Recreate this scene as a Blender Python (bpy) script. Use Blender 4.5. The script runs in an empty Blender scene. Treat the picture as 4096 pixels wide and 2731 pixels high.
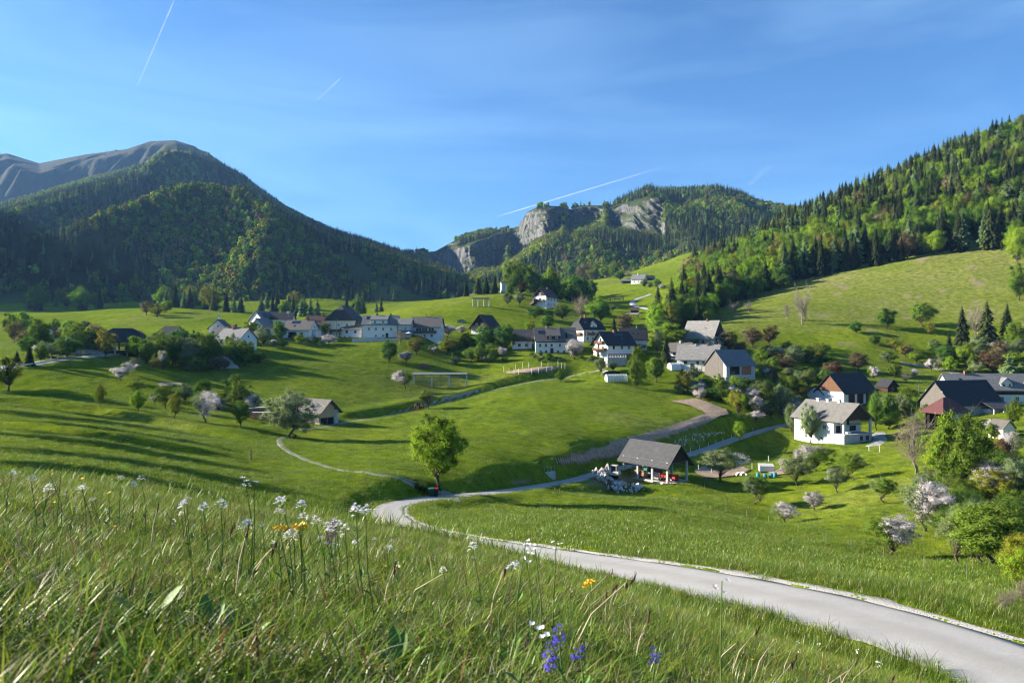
import bpy, bmesh, math, random
import numpy as np
from mathutils import Vector, Matrix

random.seed(11)
RNG = np.random.default_rng(11)
scene = bpy.context.scene
COL = scene.collection

# ------------------------------------------------------------------ camera, sky, sun, exposure
F = 740.0                      # focal length in pixels of a 1024 wide frame
cam_data = bpy.data.cameras.new("camera")
cam_data.sensor_width = 36.0
cam_data.lens = 36.0 * F / 1024.0
cam_data.clip_start = 0.05
cam_data.clip_end = 40000.0
cam_data.dof.use_dof = True
cam_data.dof.focus_distance = 70.0
cam_data.dof.aperture_fstop = 11.0
cam = bpy.data.objects.new("camera", cam_data)
cam.location = (0, 0, 0)
cam.rotation_euler = (math.radians(90), 0, 0)
COL.objects.link(cam)
scene.camera = cam

SUN_ELEV = 20.5                # degrees above the horizon
SUN_AZ = 11.0                   # degrees: the sun stands to the left, this far beyond square-on
_e, _a = math.radians(SUN_ELEV), math.radians(SUN_AZ)
TO_SUN = Vector((-math.cos(_e) * math.cos(_a), math.cos(_e) * math.sin(_a), math.sin(_e)))

world = bpy.data.worlds.new("World")
scene.world = world
world.use_nodes = True
wn, wl = world.node_tree.nodes, world.node_tree.links
wn.clear()
w_out = wn.new("ShaderNodeOutputWorld")
w_bg = wn.new("ShaderNodeBackground")
w_sky = wn.new("ShaderNodeTexSky")
w_sky.sky_type = 'NISHITA'
w_sky.sun_disc = False
w_sky.sun_elevation = _e
w_sky.sun_rotation = math.atan2(TO_SUN.x, TO_SUN.y)
w_sky.altitude = 700.0
w_sky.air_density = 1.0
w_sky.dust_density = 0.9
w_sky.ozone_density = 3.2
w_bg.inputs[1].default_value = 0.05
# thin high cirrus, a little paler than the blue around it
w_tc = wn.new("ShaderNodeTexCoord")
w_sep = wn.new("ShaderNodeSeparateXYZ")
w_z = wn.new("ShaderNodeMath"); w_z.operation = 'MAXIMUM'; w_z.inputs[1].default_value = 0.06
w_dx = wn.new("ShaderNodeMath"); w_dx.operation = 'DIVIDE'
w_dy = wn.new("ShaderNodeMath"); w_dy.operation = 'DIVIDE'
w_cmb = wn.new("ShaderNodeCombineXYZ")
w_map = wn.new("ShaderNodeMapping")
w_map.inputs['Rotation'].default_value = (0, math.radians(33), 0)
w_map.inputs['Scale'].default_value = (1.3, 1.6, 7.5)
w_no = wn.new("ShaderNodeTexNoise")
w_no.inputs['Scale'].default_value = 1.5
w_no.inputs['Detail'].default_value = 4.0
w_no.inputs['Roughness'].default_value = 0.55
w_no.inputs['Distortion'].default_value = 0.6
w_rm = wn.new("ShaderNodeMapRange")
w_rm.inputs[1].default_value = 0.43
w_rm.inputs[2].default_value = 0.68
w_rm.inputs[3].default_value = 0.0
w_rm.inputs[4].default_value = 0.46
w_mix = wn.new("ShaderNodeMix"); w_mix.data_type = 'RGBA'; w_mix.blend_type = 'MIX'
w_gain = wn.new("ShaderNodeVectorMath"); w_gain.operation = 'MULTIPLY_ADD'
w_gain.inputs[1].default_value = (0.8, 0.8, 0.8)
w_gain.inputs[2].default_value = (2.1, 2.1, 2.1)
wl.new(w_tc.outputs['Generated'], w_sep.inputs[0])
wl.new(w_sep.outputs[2], w_z.inputs[0])
wl.new(w_sep.outputs[0], w_dx.inputs[0]); wl.new(w_z.outputs[0], w_dx.inputs[1])
wl.new(w_sep.outputs[1], w_dy.inputs[0]); wl.new(w_z.outputs[0], w_dy.inputs[1])
wl.new(w_dx.outputs[0], w_cmb.inputs[0]); wl.new(w_dy.outputs[0], w_cmb.inputs[1])
wl.new(w_tc.outputs['Generated'], w_map.inputs[0])
wl.new(w_map.outputs[0], w_no.inputs['Vector'])
wl.new(w_no.outputs['Fac'], w_rm.inputs[0])
wl.new(w_rm.outputs[0], w_mix.inputs[0])
wl.new(w_sky.outputs[0], w_mix.inputs[6])
wl.new(w_sky.outputs[0], w_gain.inputs[0])
wl.new(w_gain.outputs[0], w_mix.inputs[7])
w_tint = wn.new("ShaderNodeVectorMath"); w_tint.operation = 'MULTIPLY'; w_tint.inputs[1].default_value = (0.62, 0.95, 1.22)
wl.new(w_mix.outputs[2], w_tint.inputs[0])
wl.new(w_tint.outputs[0], w_bg.inputs[0])
wl.new(w_bg.outputs[0], w_out.inputs[0])

sun_data = bpy.data.lights.new("sun", 'SUN')
sun_data.energy = 5.0
sun_data.angle = math.radians(0.53)
sun_data.color = (1.0, 0.90, 0.74)
sun = bpy.data.objects.new("sun", sun_data)
sun.rotation_euler = TO_SUN.to_track_quat('Z', 'Y').to_euler()
sun.location = (-200, 40, 150)
COL.objects.link(sun)

scene.view_settings.view_transform = 'Standard'
scene.view_settings.look = 'None'
scene.view_settings.gamma = 1.0
scene.view_settings.use_curve_mapping = False
scene.view_settings.exposure = 1.78
scene.cycles.max_bounces = 4
scene.cycles.diffuse_bounces = 1
scene.cycles.glossy_bounces = 2
scene.cycles.transmission_bounces = 3
scene.cycles.transparent_max_bounces = 8
scene.cycles.volume_bounces = 0
scene.cycles.filter_width = 1.15
scene.cycles.use_adaptive_sampling = True
scene.cycles.adaptive_threshold = 0.025
scene.cycles.caustics_reflective = False
scene.cycles.caustics_refractive = False

# ------------------------------------------------------------------ helpers
def tag(o, label=None, cat=None, group=None, kind=None):
    if label: o["label"] = label
    if cat: o["category"] = cat
    if group: o["group"] = group
    if kind: o["kind"] = kind
    return o

def empty(name, loc, rz=0.0, label=None, cat=None, group=None):
    o = bpy.data.objects.new(name, None)
    o.empty_display_size = 0.3
    o.location = loc
    o.rotation_euler = (0, 0, rz)
    COL.objects.link(o)
    return tag(o, label, cat, group)

def link_mesh(name, me, parent=None, loc=None):
    o = bpy.data.objects.new(name, me)
    COL.objects.link(o)
    if parent is not None: o.parent = parent
    if loc is not None: o.location = loc
    return o

def np_mesh(name, verts, faces, mat=None, smooth=False):
    """verts (N,3), faces (M,k) arrays of equal k, or a list of such arrays"""
    me = bpy.data.meshes.new(name)
    verts = np.asarray(verts, dtype=np.float32)
    if not isinstance(faces, list): faces = [faces]
    faces = [np.asarray(f, dtype=np.int32) for f in faces if len(f)]
    me.vertices.add(len(verts))
    me.vertices.foreach_set("co", verts.ravel())
    nl = sum(f.size for f in faces)
    npoly = sum(len(f) for f in faces)
    me.loops.add(nl)
    me.loops.foreach_set("vertex_index", np.concatenate([f.ravel() for f in faces]))
    me.polygons.add(npoly)
    starts, s = [], 0
    for f in faces:
        starts.append(s + np.arange(len(f)) * f.shape[1]); s += f.size
    me.polygons.foreach_set("loop_start", np.concatenate(starts).astype(np.int32))
    if smooth: me.polygons.foreach_set("use_smooth", np.ones(npoly, dtype=bool))
    me.update(calc_edges=True)
    if mat is not None: me.materials.append(mat)
    return me

def face_color(me, cols):
    """per face colours (M,3) -> corner colour attribute Col"""
    at = me.color_attributes.new("Col", 'FLOAT_COLOR', 'CORNER')
    tot = np.empty(len(me.polygons), dtype=np.int32)
    me.polygons.foreach_get("loop_total", tot)
    c = np.ones((len(cols), 4), dtype=np.float32); c[:, :3] = cols
    at.data.foreach_set("color", np.repeat(c, tot, axis=0).ravel())

def vert_color(me, cols, name="Col"):
    at = me.color_attributes.new(name, 'FLOAT_COLOR', 'POINT')
    c = np.ones((len(cols), 4), dtype=np.float32); c[:, :3] = cols
    at.data.foreach_set("color", c.ravel())

class MB:
    """collects boxes, bars, prisms and tubes into one mesh"""
    def __init__(self): self.v = []; self.f = []
    def _add(self, vs, fs):
        b = len(self.v); self.v += [tuple(p) for p in vs]
        self.f += [tuple(b + i for i in f) for f in fs]
    def box(self, x0, x1, y0, y1, z0, z1):
        self._add([(x0,y0,z0),(x1,y0,z0),(x1,y1,z0),(x0,y1,z0),(x0,y0,z1),(x1,y0,z1),(x1,y1,z1),(x0,y1,z1)],
                  [(0,3,2,1),(4,5,6,7),(0,1,5,4),(1,2,6,5),(2,3,7,6),(3,0,4,7)])
        return self
    def hexa(self, p):
        """8 points: bottom ring 0-3, top ring 4-7 (counter-clockwise from above)"""
        self._add(p, [(0,3,2,1),(4,5,6,7),(0,1,5,4),(1,2,6,5),(2,3,7,6),(3,0,4,7)]); return self
    def bar(self, a, b, w, h=None):
        a, b = Vector(a), Vector(b); h = h or w
        d = (b - a).normalized()
        up = Vector((0,0,1)) if abs(d.z) < 0.95 else Vector((0,1,0))
        s = d.cross(up).normalized(); t = s.cross(d)
        r = []
        for q in (a, b):
            for sx, sy in ((-1,-1),(1,-1),(1,1),(-1,1)):
                r.append(q + s*sx*w/2 + t*sy*h/2)
        self._add(r, [(0,1,2,3),(7,6,5,4),(0,4,5,1),(1,5,6,2),(2,6,7,3),(3,7,4,0)]); return self
    def tube(self, pts, rad, n=6, cap=True):
        pts = [Vector(p) for p in pts]
        if not hasattr(rad, '__len__'): rad = [rad]*len(pts)
        rings = []
        for i, p in enumerate(pts):
            d = (pts[min(i+1,len(pts)-1)] - pts[max(i-1,0)]).normalized()
            up = Vector((0,0,1)) if abs(d.z) < 0.9 else Vector((1,0,0))
            s = d.cross(up).normalized(); t = s.cross(d)
            rings.append([p + (s*math.cos(2*math.pi*k/n) + t*math.sin(2*math.pi*k/n))*rad[i] for k in range(n)])
        vs = [q for r in rings for q in r]; fs = []
        for i in range(len(pts)-1):
            for k in range(n):
                fs.append((i*n+k, (i+1)*n+k, (i+1)*n+(k+1)%n, i*n+(k+1)%n))
        if cap:
            fs.append(tuple(range(n))); fs.append(tuple(reversed(range((len(pts)-1)*n, len(pts)*n))))
        self._add(vs, fs); return self
    def prism(self, poly, axis, a, b):
        """extrude a 2-D polygon along axis 'x' (poly in y,z) or 'y' (poly in x,z) or 'z' (poly in x,y)"""
        n = len(poly)
        def P(q, t):
            return (t,q[0],q[1]) if axis=='x' else ((q[0],t,q[1]) if axis=='y' else (q[0],q[1],t))
        vs = [P(q,a) for q in poly] + [P(q,b) for q in poly]
        fs = [tuple(reversed(range(n))), tuple(range(n,2*n))] + [(i,(i+1)%n,n+(i+1)%n,n+i) for i in range(n)]
        self._add(vs, fs); return self
    def build(self, name, mat, parent=None, loc=None, smooth=False):
        me = bpy.data.meshes.new(name)
        me.from_pydata(self.v, [], self.f)
        bm = bmesh.new(); bm.from_mesh(me); bmesh.ops.recalc_face_normals(bm, faces=bm.faces); bm.to_mesh(me); bm.free()
        if smooth:
            for p in me.polygons: p.use_smooth = True
        me.materials.append(mat)
        return link_mesh(name, me, parent, loc)

def _hash(ix, iy, seed):
    n = (ix.astype(np.int64)*374761393 + iy.astype(np.int64)*668265263 + seed*1442695041) & 0x7fffffff
    n = ((n ^ (n >> 13))*1274126177) & 0x7fffffff
    n = (n ^ (n >> 16)) & 0xffff
    return n / 65535.0
def vnoise(x, y, seed=0):
    x = np.asarray(x, float); y = np.asarray(y, float)
    ix, iy = np.floor(x), np.floor(y); fx, fy = x-ix, y-iy
    fx = fx*fx*(3-2*fx); fy = fy*fy*(3-2*fy)
    a = _hash(ix,iy,seed); b = _hash(ix+1,iy,seed); c = _hash(ix,iy+1,seed); d = _hash(ix+1,iy+1,seed)
    return (a+(b-a)*fx)*(1-fy) + (c+(d-c)*fx)*fy
def fbm(x, y, seed=0, oct=4, gain=0.5):
    s = 0; a = 1; t = 0
    for o in range(oct):
        s = s + a*vnoise(x*2**o + o*17.3, y*2**o - o*9.1, seed+o); t += a; a *= gain
    return s/t - 0.5
def smooth01(t):
    t = np.clip(t, 0, 1); return t*t*(3-2*t)

# ------------------------------------------------------------------ materials
MATS = {}
def newmat(name):
    m = bpy.data.materials.new(name); m.use_nodes = True
    m.node_tree.nodes.clear(); MATS[name] = m
    return m, m.node_tree.nodes, m.node_tree.links

def plain(name, col, rough=0.85, metal=0.0, spec=0.3, var=0.12, scale=3.0, bump=0.0, bscale=20.0, stretch=(1,1,1), alpha=None, col2=None, trans=0.0):
    """principled material with broken-up colour, optional fine relief"""
    m, n, l = newmat(name)
    o = n.new("ShaderNodeOutputMaterial"); b = n.new("ShaderNodeBsdfPrincipled")
    b.inputs['Roughness'].default_value = rough; b.inputs['Metallic'].default_value = metal
    b.inputs['Specular IOR Level'].default_value = spec
    tc = n.new("ShaderNodeTexCoord"); mp = n.new("ShaderNodeMapping"); mp.inputs['Scale'].default_value = stretch
    l.new(tc.outputs['Object'], mp.inputs[0])
    no = n.new("ShaderNodeTexNoise"); no.inputs['Scale'].default_value = scale; no.inputs['Detail'].default_value = 5
    l.new(mp.outputs[0], no.inputs['Vector'])
    r = n.new("ShaderNodeValToRGB")
    c2 = col2 or tuple(min(1, c*(1+var)) for c in col)
    c1 = tuple(c*(1-var) for c in col)
    r.color_ramp.elements[0].position = 0.3; r.color_ramp.elements[1].position = 0.7
    r.color_ramp.elements[0].color = (*c1, 1); r.color_ramp.elements[1].color = (*c2, 1)
    l.new(no.outputs['Fac'], r.inputs[0]); l.new(r.outputs[0], b.inputs['Base Color'])
    if bump:
        n2 = n.new("ShaderNodeTexNoise"); n2.inputs['Scale'].default_value = bscale; n2.inputs['Detail'].default_value = 4
        l.new(mp.outputs[0], n2.inputs['Vector'])
        bp = n.new("ShaderNodeBump"); bp.inputs['Strength'].default_value = bump; bp.inputs['Distance'].default_value = 0.05
        l.new(n2.outputs['Fac'], bp.inputs['Height']); l.new(bp.outputs[0], b.inputs['Normal'])
    if alpha is not None: b.inputs['Alpha'].default_value = alpha
    if trans: b.inputs['Transmission Weight'].default_value = trans
    l.new(b.outputs[0], o.inputs[0])
    return m

def foliage_mat(name, trans=0.35, gloss=0.0, hue_var=0.03, val_var=0.35, rough=0.5):
    """leaf colour from the mesh's own Col attribute, shifted a little per tree"""
    m, n, l = newmat(name)
    o = n.new("ShaderNodeOutputMaterial")
    at = n.new("ShaderNodeVertexColor"); at.layer_name = "Col"
    oi = n.new("ShaderNodeObjectInfo")
    hs = n.new("ShaderNodeHueSaturation")
    mr = n.new("ShaderNodeMapRange"); mr.inputs[3].default_value = 0.5-hue_var; mr.inputs[4].default_value = 0.5+hue_var
    mv = n.new("ShaderNodeMapRange"); mv.inputs[3].default_value = 1-val_var; mv.inputs[4].default_value = 1+val_var
    wn2 = n.new("ShaderNodeTexWhiteNoise"); wn2.noise_dimensions = '1D'
    l.new(oi.outputs['Random'], mr.inputs[0]); l.new(oi.outputs['Random'], wn2.inputs['W'])
    l.new(wn2.outputs['Value'], mv.inputs[0])
    l.new(at.outputs[0], hs.inputs['Color']); l.new(mr.outputs[0], hs.inputs['Hue']); l.new(mv.outputs[0], hs.inputs['Value'])
    d = n.new("ShaderNodeBsdfDiffuse"); t = n.new("ShaderNodeBsdfTranslucent"); mx = n.new("ShaderNodeMixShader")
    mx.inputs[0].default_value = trans
    l.new(hs.outputs[0], d.inputs[0]); l.new(hs.outputs[0], t.inputs[0])
    l.new(d.outputs[0], mx.inputs[1]); l.new(t.outputs[0], mx.inputs[2])
    last = mx
    if gloss:
        g = n.new("ShaderNodeBsdfGlossy"); g.inputs['Roughness'].default_value = rough
        g.inputs['Color'].default_value = (1, 1, 1, 1)
        m2 = n.new("ShaderNodeMixShader"); m2.inputs[0].default_value = gloss
        l.new(mx.outputs[0], m2.inputs[1]); l.new(g.outputs[0], m2.inputs[2]); last = m2
    l.new(last.outputs[0], o.inputs[0])
    return m

M_LEAF = foliage_mat("leaves", 0.42, val_var=.22, hue_var=.014)
M_FAR = foliage_mat("far_leaves", 0.3, val_var=0.4, hue_var=0.02)
M_GRASSBLADE = foliage_mat("grass_blades", 0.40, gloss=0.025, hue_var=0.03, val_var=0.3, rough=0.4)
M_BARK = plain("bark", (0.075, 0.058, 0.043), 0.95, bump=0.6, bscale=14, stretch=(1,1,0.25), scale=6, var=0.35)
M_BARKPALE = plain("pale_bark", (0.22, 0.19, 0.15), 0.95, bump=0.5, bscale=14, stretch=(1,1,0.25), scale=6, var=0.3)
M_LIME = plain("limewashed_bark", (0.62, 0.61, 0.58), 0.9, var=0.2, scale=8)
# ------------------------------------------------------------------ the lie of the land
# survey points: bearing (as picture column), level (as picture row) and distance in metres, turned into one height field
SURVEY = """
-260,470,60 -260,420,120 -260,375,180 -260,350,230 -260,325,340 -260,300,620 -260,292,1000
0,486,6 0,488,12 0,520,22 0,500,40 0,470,60 0,440,85 0,415,125 0,400,150 7,388,168 20,366,180 20,345,262 0,330,340 0,312,560 0,300,720 0,295,1000
65,359,197 60,322,400 60,308,620 117,353.5,214 120,325,380 150,380,184 100,405,156 138,411,150
130,499,6 130,501,12 130,528,22 130,510,38 130,480,60 130,448,92 130,426,125
210,395,183 174,365,219 207,420,147 180,310,450 174,300,700 174,292,1000
260,519,7 260,521,13 260,556,24 260,540,36 260,508,60 260,470,92 260,448,117 260,428,143 230,372,214
240,345,258 290,337,280 240,325,380 300,318,420 300,301,680 300,290,1000
305,350,260 305,370,225 305,395,194 322,421,167 285,437,139 310,454,115 340,335,290 357,316,425 357,322,520 357,300,760 357,285,1000
370,535,7 370,538,14 370,575,26 370,560,42 360,472,96 390,472,91 340,482,84 330,498,72 350,513,66
381,336,285 423,336,280 380,355,257 380,385,221 392,414,184 418,407,195 418,306,448 418,312,560 425,296,900
470,553,8 470,557,15 440,387,236 440,372,243 440,350,280 450,365,258 450,440,138 437,488,92 479,392,222 470,297,468 470,303,600 479,305,400 479,325,322 440,322,332 470,285,1000
500,293,480 500,298,620 500,345,284 520,318,370 540,303,432 560,300,482 560,306,600 530,285,1000
522,470,116 522,440,147 522,418,174 522,396,206 545,450,143 575,440,153 600,425,172 640,415,188 566,377,247 555,352,270 555,362,257 533,369,250 600,362,257 565,469,127 560,457.5,135 575,487.5,123 560,491,112 590,484.5,131 545,480,124
587,584,10 587,587,18 627,357,262 616,377,236 610,386,228 640,400,211 668,401,217 705,413,200 727,410,213 730,417,199 698,432,180 631,454,155 631,437,165 597,463,142.5 590,448,150 665,443,167 679,423,184
640,388,229 650,365,250 680,352,270 690,335,300 655,321,400 637,314,432 645,301,515 609,297,600 638,283,735 679,266,850 700,248,960 600,283,800 640,270,1000 560,292,760
680,622,10 680,622,16 740,640,12 827,664,9 827,664,15 925,692,7 925,694,13 1024,720,7 1100,740,7
624,476,151 667,484,143 688,480,146 640,491,136 600,489,133 720,481,147 757,504,126 785,523,113 757,449,190
600,520,62 600,506,92 600,495,113 680,532,60 680,512,90 680,498,115 780,554,52 780,537,82
850,570,50 850,545,78 850,515,108 892,555,77 957,564,70 960,502,108 925,530,92 892,476,132 936,494,116 1024,600,34 1024,560,60 1024,520,90 1100,590,45 1100,530,90 1200,600,50
736,379,236 720,396,224 757,401,221 790,416,214 834,443,185 800,432,202 871,438,196 853,404,227 870,376,262 914,367,274 958,373,264 1010,379,246 1000,401,214 975,419,187 1010,440,160 930,440,170 1000,470,125
780,350,290 870,341,299 740,331,314 714,326,326 800,316,340 900,311,345 1000,311,330 827,296,382 760,301,392 718,307,410 818,275,440 914,259,430 1006,246,415 770,291,425
672,336,332 690,313,398 1100,330,290 1100,290,340 1100,240,400 1100,400,190 1250,320,280 1250,250,380 1250,400,170
1024,140,620 935,172,640 850,208,670 784,235,700 740,262,715 710,272,760 1100,125,620 1250,100,600 1024,190,900 935,205,950 850,235,950 784,250,950 1250,160,900 740,252,1000
"""
# inner edge of the farm road: bearing, level, distance
ROAD_EDGE = [(1160,690,13.0),(1024,642,16),(958,622,17.8),(871,599,20),(784,582.5,22.7),(697,567,26.5),(610,555,32),(522,543,40),(470,535.5,47),(429,526,57),
 (411,518,64.5),(405,511.5,71),(408,505,77),(429,500.7,83.5),(457,497,89.5),(501,493,101),(544,487,117),(583,480,132),(618,470,148),(660,462,160),(701,453,172),
 (740,439,190),(766,431,203),(784,426,212),(815,421,220),(850,419,225)]
_cp = np.array([[float(q) for q in w.split(',')] for w in SURVEY.split()])
_cp = np.concatenate([_cp, np.array(ROAD_EDGE[1:-1], float)])
KT = 6.0
def _uv(u, d): return np.stack([np.asarray(u)/100.0, KT*np.log(np.asarray(d))], -1)
def _tps_kernel(r2): return 0.5*r2*np.log(r2 + 1e-9)
_P = _uv(_cp[:,0], _cp[:,2]); _n = len(_P)
_A = np.zeros((_n+3, _n+3))
_A[:_n,:_n] = _tps_kernel(((_P[:,None]-_P[None])**2).sum(-1)) + np.eye(_n)*0.03
_A[:_n,_n] = 1; _A[:_n,_n+1:] = _P; _A[_n,:_n] = 1; _A[_n+1:,:_n] = _P.T
_W = np.linalg.solve(_A, np.concatenate([_cp[:,1], [0,0,0]]))
def tps(u, d):
    u = np.clip(np.asarray(u, float), -300, 1320); d = np.clip(np.asarray(d, float), 4.0, 1100)
    q = _uv(u, d).reshape(-1, 2); out = np.empty(len(q))
    for i in range(0, len(q), 20000):
        c = q[i:i+20000]
        out[i:i+20000] = _tps_kernel(((c[:,None]-_P[None])**2).sum(-1)) @ _W[:_n] + _W[_n] + c @ _W[_n+1:]
    return out.reshape(u.shape)

def world_pt(u, v, d): return Vector(((u-512)/F*d, d, (341-v)/F*d))
def spline(pts, step):
    pts = np.array(pts, float); n = len(pts); out = []
    for i in range(n-1):
        p0, p1, p2, p3 = pts[max(i-1,0)], pts[i], pts[i+1], pts[min(i+2,n-1)]
        k = max(2, int(np.linalg.norm(p2-p1)/step))
        for t in np.arange(k)/k:
            out.append(0.5*((2*p1)+(-p0+p2)*t+(2*p0-5*p1+4*p2-p3)*t*t+(-p0+3*p1-3*p2+p3)*t**3))
    out.append(pts[-1]); return np.array(out)
_edge = spline([world_pt(*e) for e in ROAD_EDGE], 0.5)
for _ in range(20):   # even out the gradient
    _edge[1:-1] = 0.5*_edge[1:-1] + 0.25*(_edge[:-2]+_edge[2:])
def left_of(line):
    t = np.gradient(line[:,:2], axis=0); t /= np.linalg.norm(t, axis=1)[:,None]
    return np.stack([-t[:,1], t[:,0]], 1)
ROAD_W = 3.2
_nl = left_of(_edge)
for _ in range(30): _nl[1:-1] = 0.5*_nl[1:-1] + 0.25*(_nl[:-2]+_nl[2:])
_nl /= np.linalg.norm(_nl, axis=1)[:,None]
ROAD_C = _edge.copy(); ROAD_C[:,:2] += _nl*ROAD_W/2
_rc = ROAD_C[::2]

# level platforms cut for buildings and the yard by the stone wall: x, y, z, radius
PADS = []
def near_plane(x, y):
    return -0.25 - 0.165*x - 0.27*y - 0.135*np.maximum(x,0)**1.1 - 0.010*np.maximum(y-2,0)**1.5*0.3
def height0(x, y):
    x = np.asarray(x, float); y = np.asarray(y, float)
    ys = np.maximum(y, 3.0)
    u = 512 + F*x/ys
    z = (341 - tps(u, ys))/F*ys
    w = smooth01((y-3.2)/5.0)
    return near_plane(x, y)*(1-w) + z*w
_rt = np.gradient(_rc, axis=0); _rl = np.linalg.norm(_rt[:,:2], axis=1); _rsl = _rt[:,2]/_rl; _rt = _rt[:,:2]/_rl[:,None]
def road_dist(x, y):
    """distance from the road's centre line and the road's level there"""
    sh = np.shape(x); x = np.ravel(x); y = np.ravel(y)
    best = np.full(len(x), 1e9); zz = np.zeros(len(x))
    for i in range(0, len(x), 20000):
        dx = x[i:i+20000,None]-_rc[None,:,0]; dy = y[i:i+20000,None]-_rc[None,:,1]
        d2 = dx*dx+dy*dy; k = d2.argmin(1); r = np.arange(len(k))
        along = np.clip(dx[r,k]*_rt[k,0]+dy[r,k]*_rt[k,1], -1, 1)
        best[i:i+20000] = np.sqrt(d2[r,k]-along**2*0.999); zz[i:i+20000] = _rc[k,2]+along*_rsl[k]
    return best.reshape(sh), zz.reshape(sh)
def height(x, y, rough=True):
    x = np.asarray(x, float); y = np.asarray(y, float)
    z = height0(x, y)
    if rough:
        amp = np.clip((y-6)/60.0, 0, 1)
        z = z + amp*(fbm(x/16, y/16, 3, 3)*0.6 + fbm(x/3.1, y/3.1, 9, 3)*0.15) + np.clip((y-2)/10,0,1)*fbm(x/1.2, y/1.2, 5, 2)*0.10
        z = z + np.clip((y-280)/300,0,1)*fbm(x/60, y/60, 21, 4)*7.0
    if BANKS: z = z + bank_height(x, y)
    for (px, py, pz, pr) in PADS:
        dd = np.hypot(x-px, y-py); w = smooth01((pr*2.3-dd)/(pr*1.3)); z = z*(1-w) + pz*w
    m = (y > 4) & (y < 260) & (np.abs(x) < 130)
    if np.any(m):
        dd, rz = road_dist(x[m], y[m])
        zc = rz - 0.10 + 0.13*smooth01((dd-ROAD_W/2+0.22+0.55*fbm(x[m]/1.1,y[m]/1.1,88,3))/0.22)
        w = smooth01((ROAD_W/2+3.4-dd)/2.6)
        zz = z[m]*(1-w) + zc*w
        z = np.array(z); z[m] = zz
    return z
def H(x, y): return float(height(np.array([x]), np.array([y]))[0])

def ray(u, v, hint=None, lo=12.0, hi=1050.0):
    """where the line of sight through a picture point first meets the ground"""
    d = np.geomspace(lo, hi, 900) if hint is None else np.linspace(hint*0.72, hint*1.35, 500)
    x = (u-512)/F*d; z = (341-v)/F*d
    g = height(x, d) - z
    k = np.where((g[1:] >= 0) & (g[:-1] < 0))[0]
    if len(k) == 0:
        i = int(np.abs(g/d).argmin())
        return Vector((x[i], d[i], float(height(x[i:i+1], d[i:i+1])[0])))
    if hint is not None:
        i = k[np.abs(d[k]-hint).argmin()]
    else: i = k[0]
    t = g[i]/(g[i]-g[i+1]); dd = d[i]+(d[i+1]-d[i])*t
    return Vector(((u-512)/F*dd, dd, (341-v)/F*dd))

def _line_xy(pts): return spline([tuple(world_pt(*q)[:2])+(0,) for q in pts], 2.0)[:,:2]
BANKS = []
def add_bank(pts, A, wid):
    L = _line_xy(pts); t = np.gradient(L, axis=0); t /= np.linalg.norm(t,axis=1)[:,None]; BANKS.append((L, np.stack([-t[:,1],t[:,0]],1), A, wid))
def bank_height(x, y):
    out = np.zeros(np.shape(x))
    for (L, N, A, wid) in BANKS:
        lo = L.min(0)-wid*2; hi = L.max(0)+wid*2
        m = (x>lo[0])&(x<hi[0])&(y>lo[1])&(y<hi[1])
        if not np.any(m): continue
        dx = x[m][:,None]-L[None,:,0]; dy = y[m][:,None]-L[None,:,1]; k = (dx*dx+dy*dy).argmin(1); r = np.arange(len(k))
        s = dx[r,k]*N[k,0]+dy[r,k]*N[k,1]; ds = np.hypot(dx[r,k],dy[r,k]); fade = smooth01(np.minimum(k,len(L)-1-k)/6.0)*smooth01((wid*1.6-ds)/wid)
        q = out[m]; q += A*np.tanh(s/0.8)*np.exp(-(np.abs(s)/wid)**1.5)*fade; out[m] = q
    return out
PADS += [(27.0, 145.0, -26.9, 7.0)]
add_bank([(-40,398,150),(20,400,152),(60,402,150),(100,408,148),(140,417,140),(180,424,135),(230,433,130),(270,440,126)], 0.75, 7)
add_bank([(-40,425,112),(40,428,110),(110,438,105),(180,450,101),(240,462,97)], 0.55, 7)
add_bank([(330,421.5,171),(365,417,182),(392,411.5,190),(425,403.5,203),(455,395.5,216),(479,389.5,227),(520,381.5,241),(566,374.5,252),(600,369,250)], 0.9, 6)
add_bank([(40,370,180),(80,366,190),(110,361,200),(130,360,206)], 0.8, 6)

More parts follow.
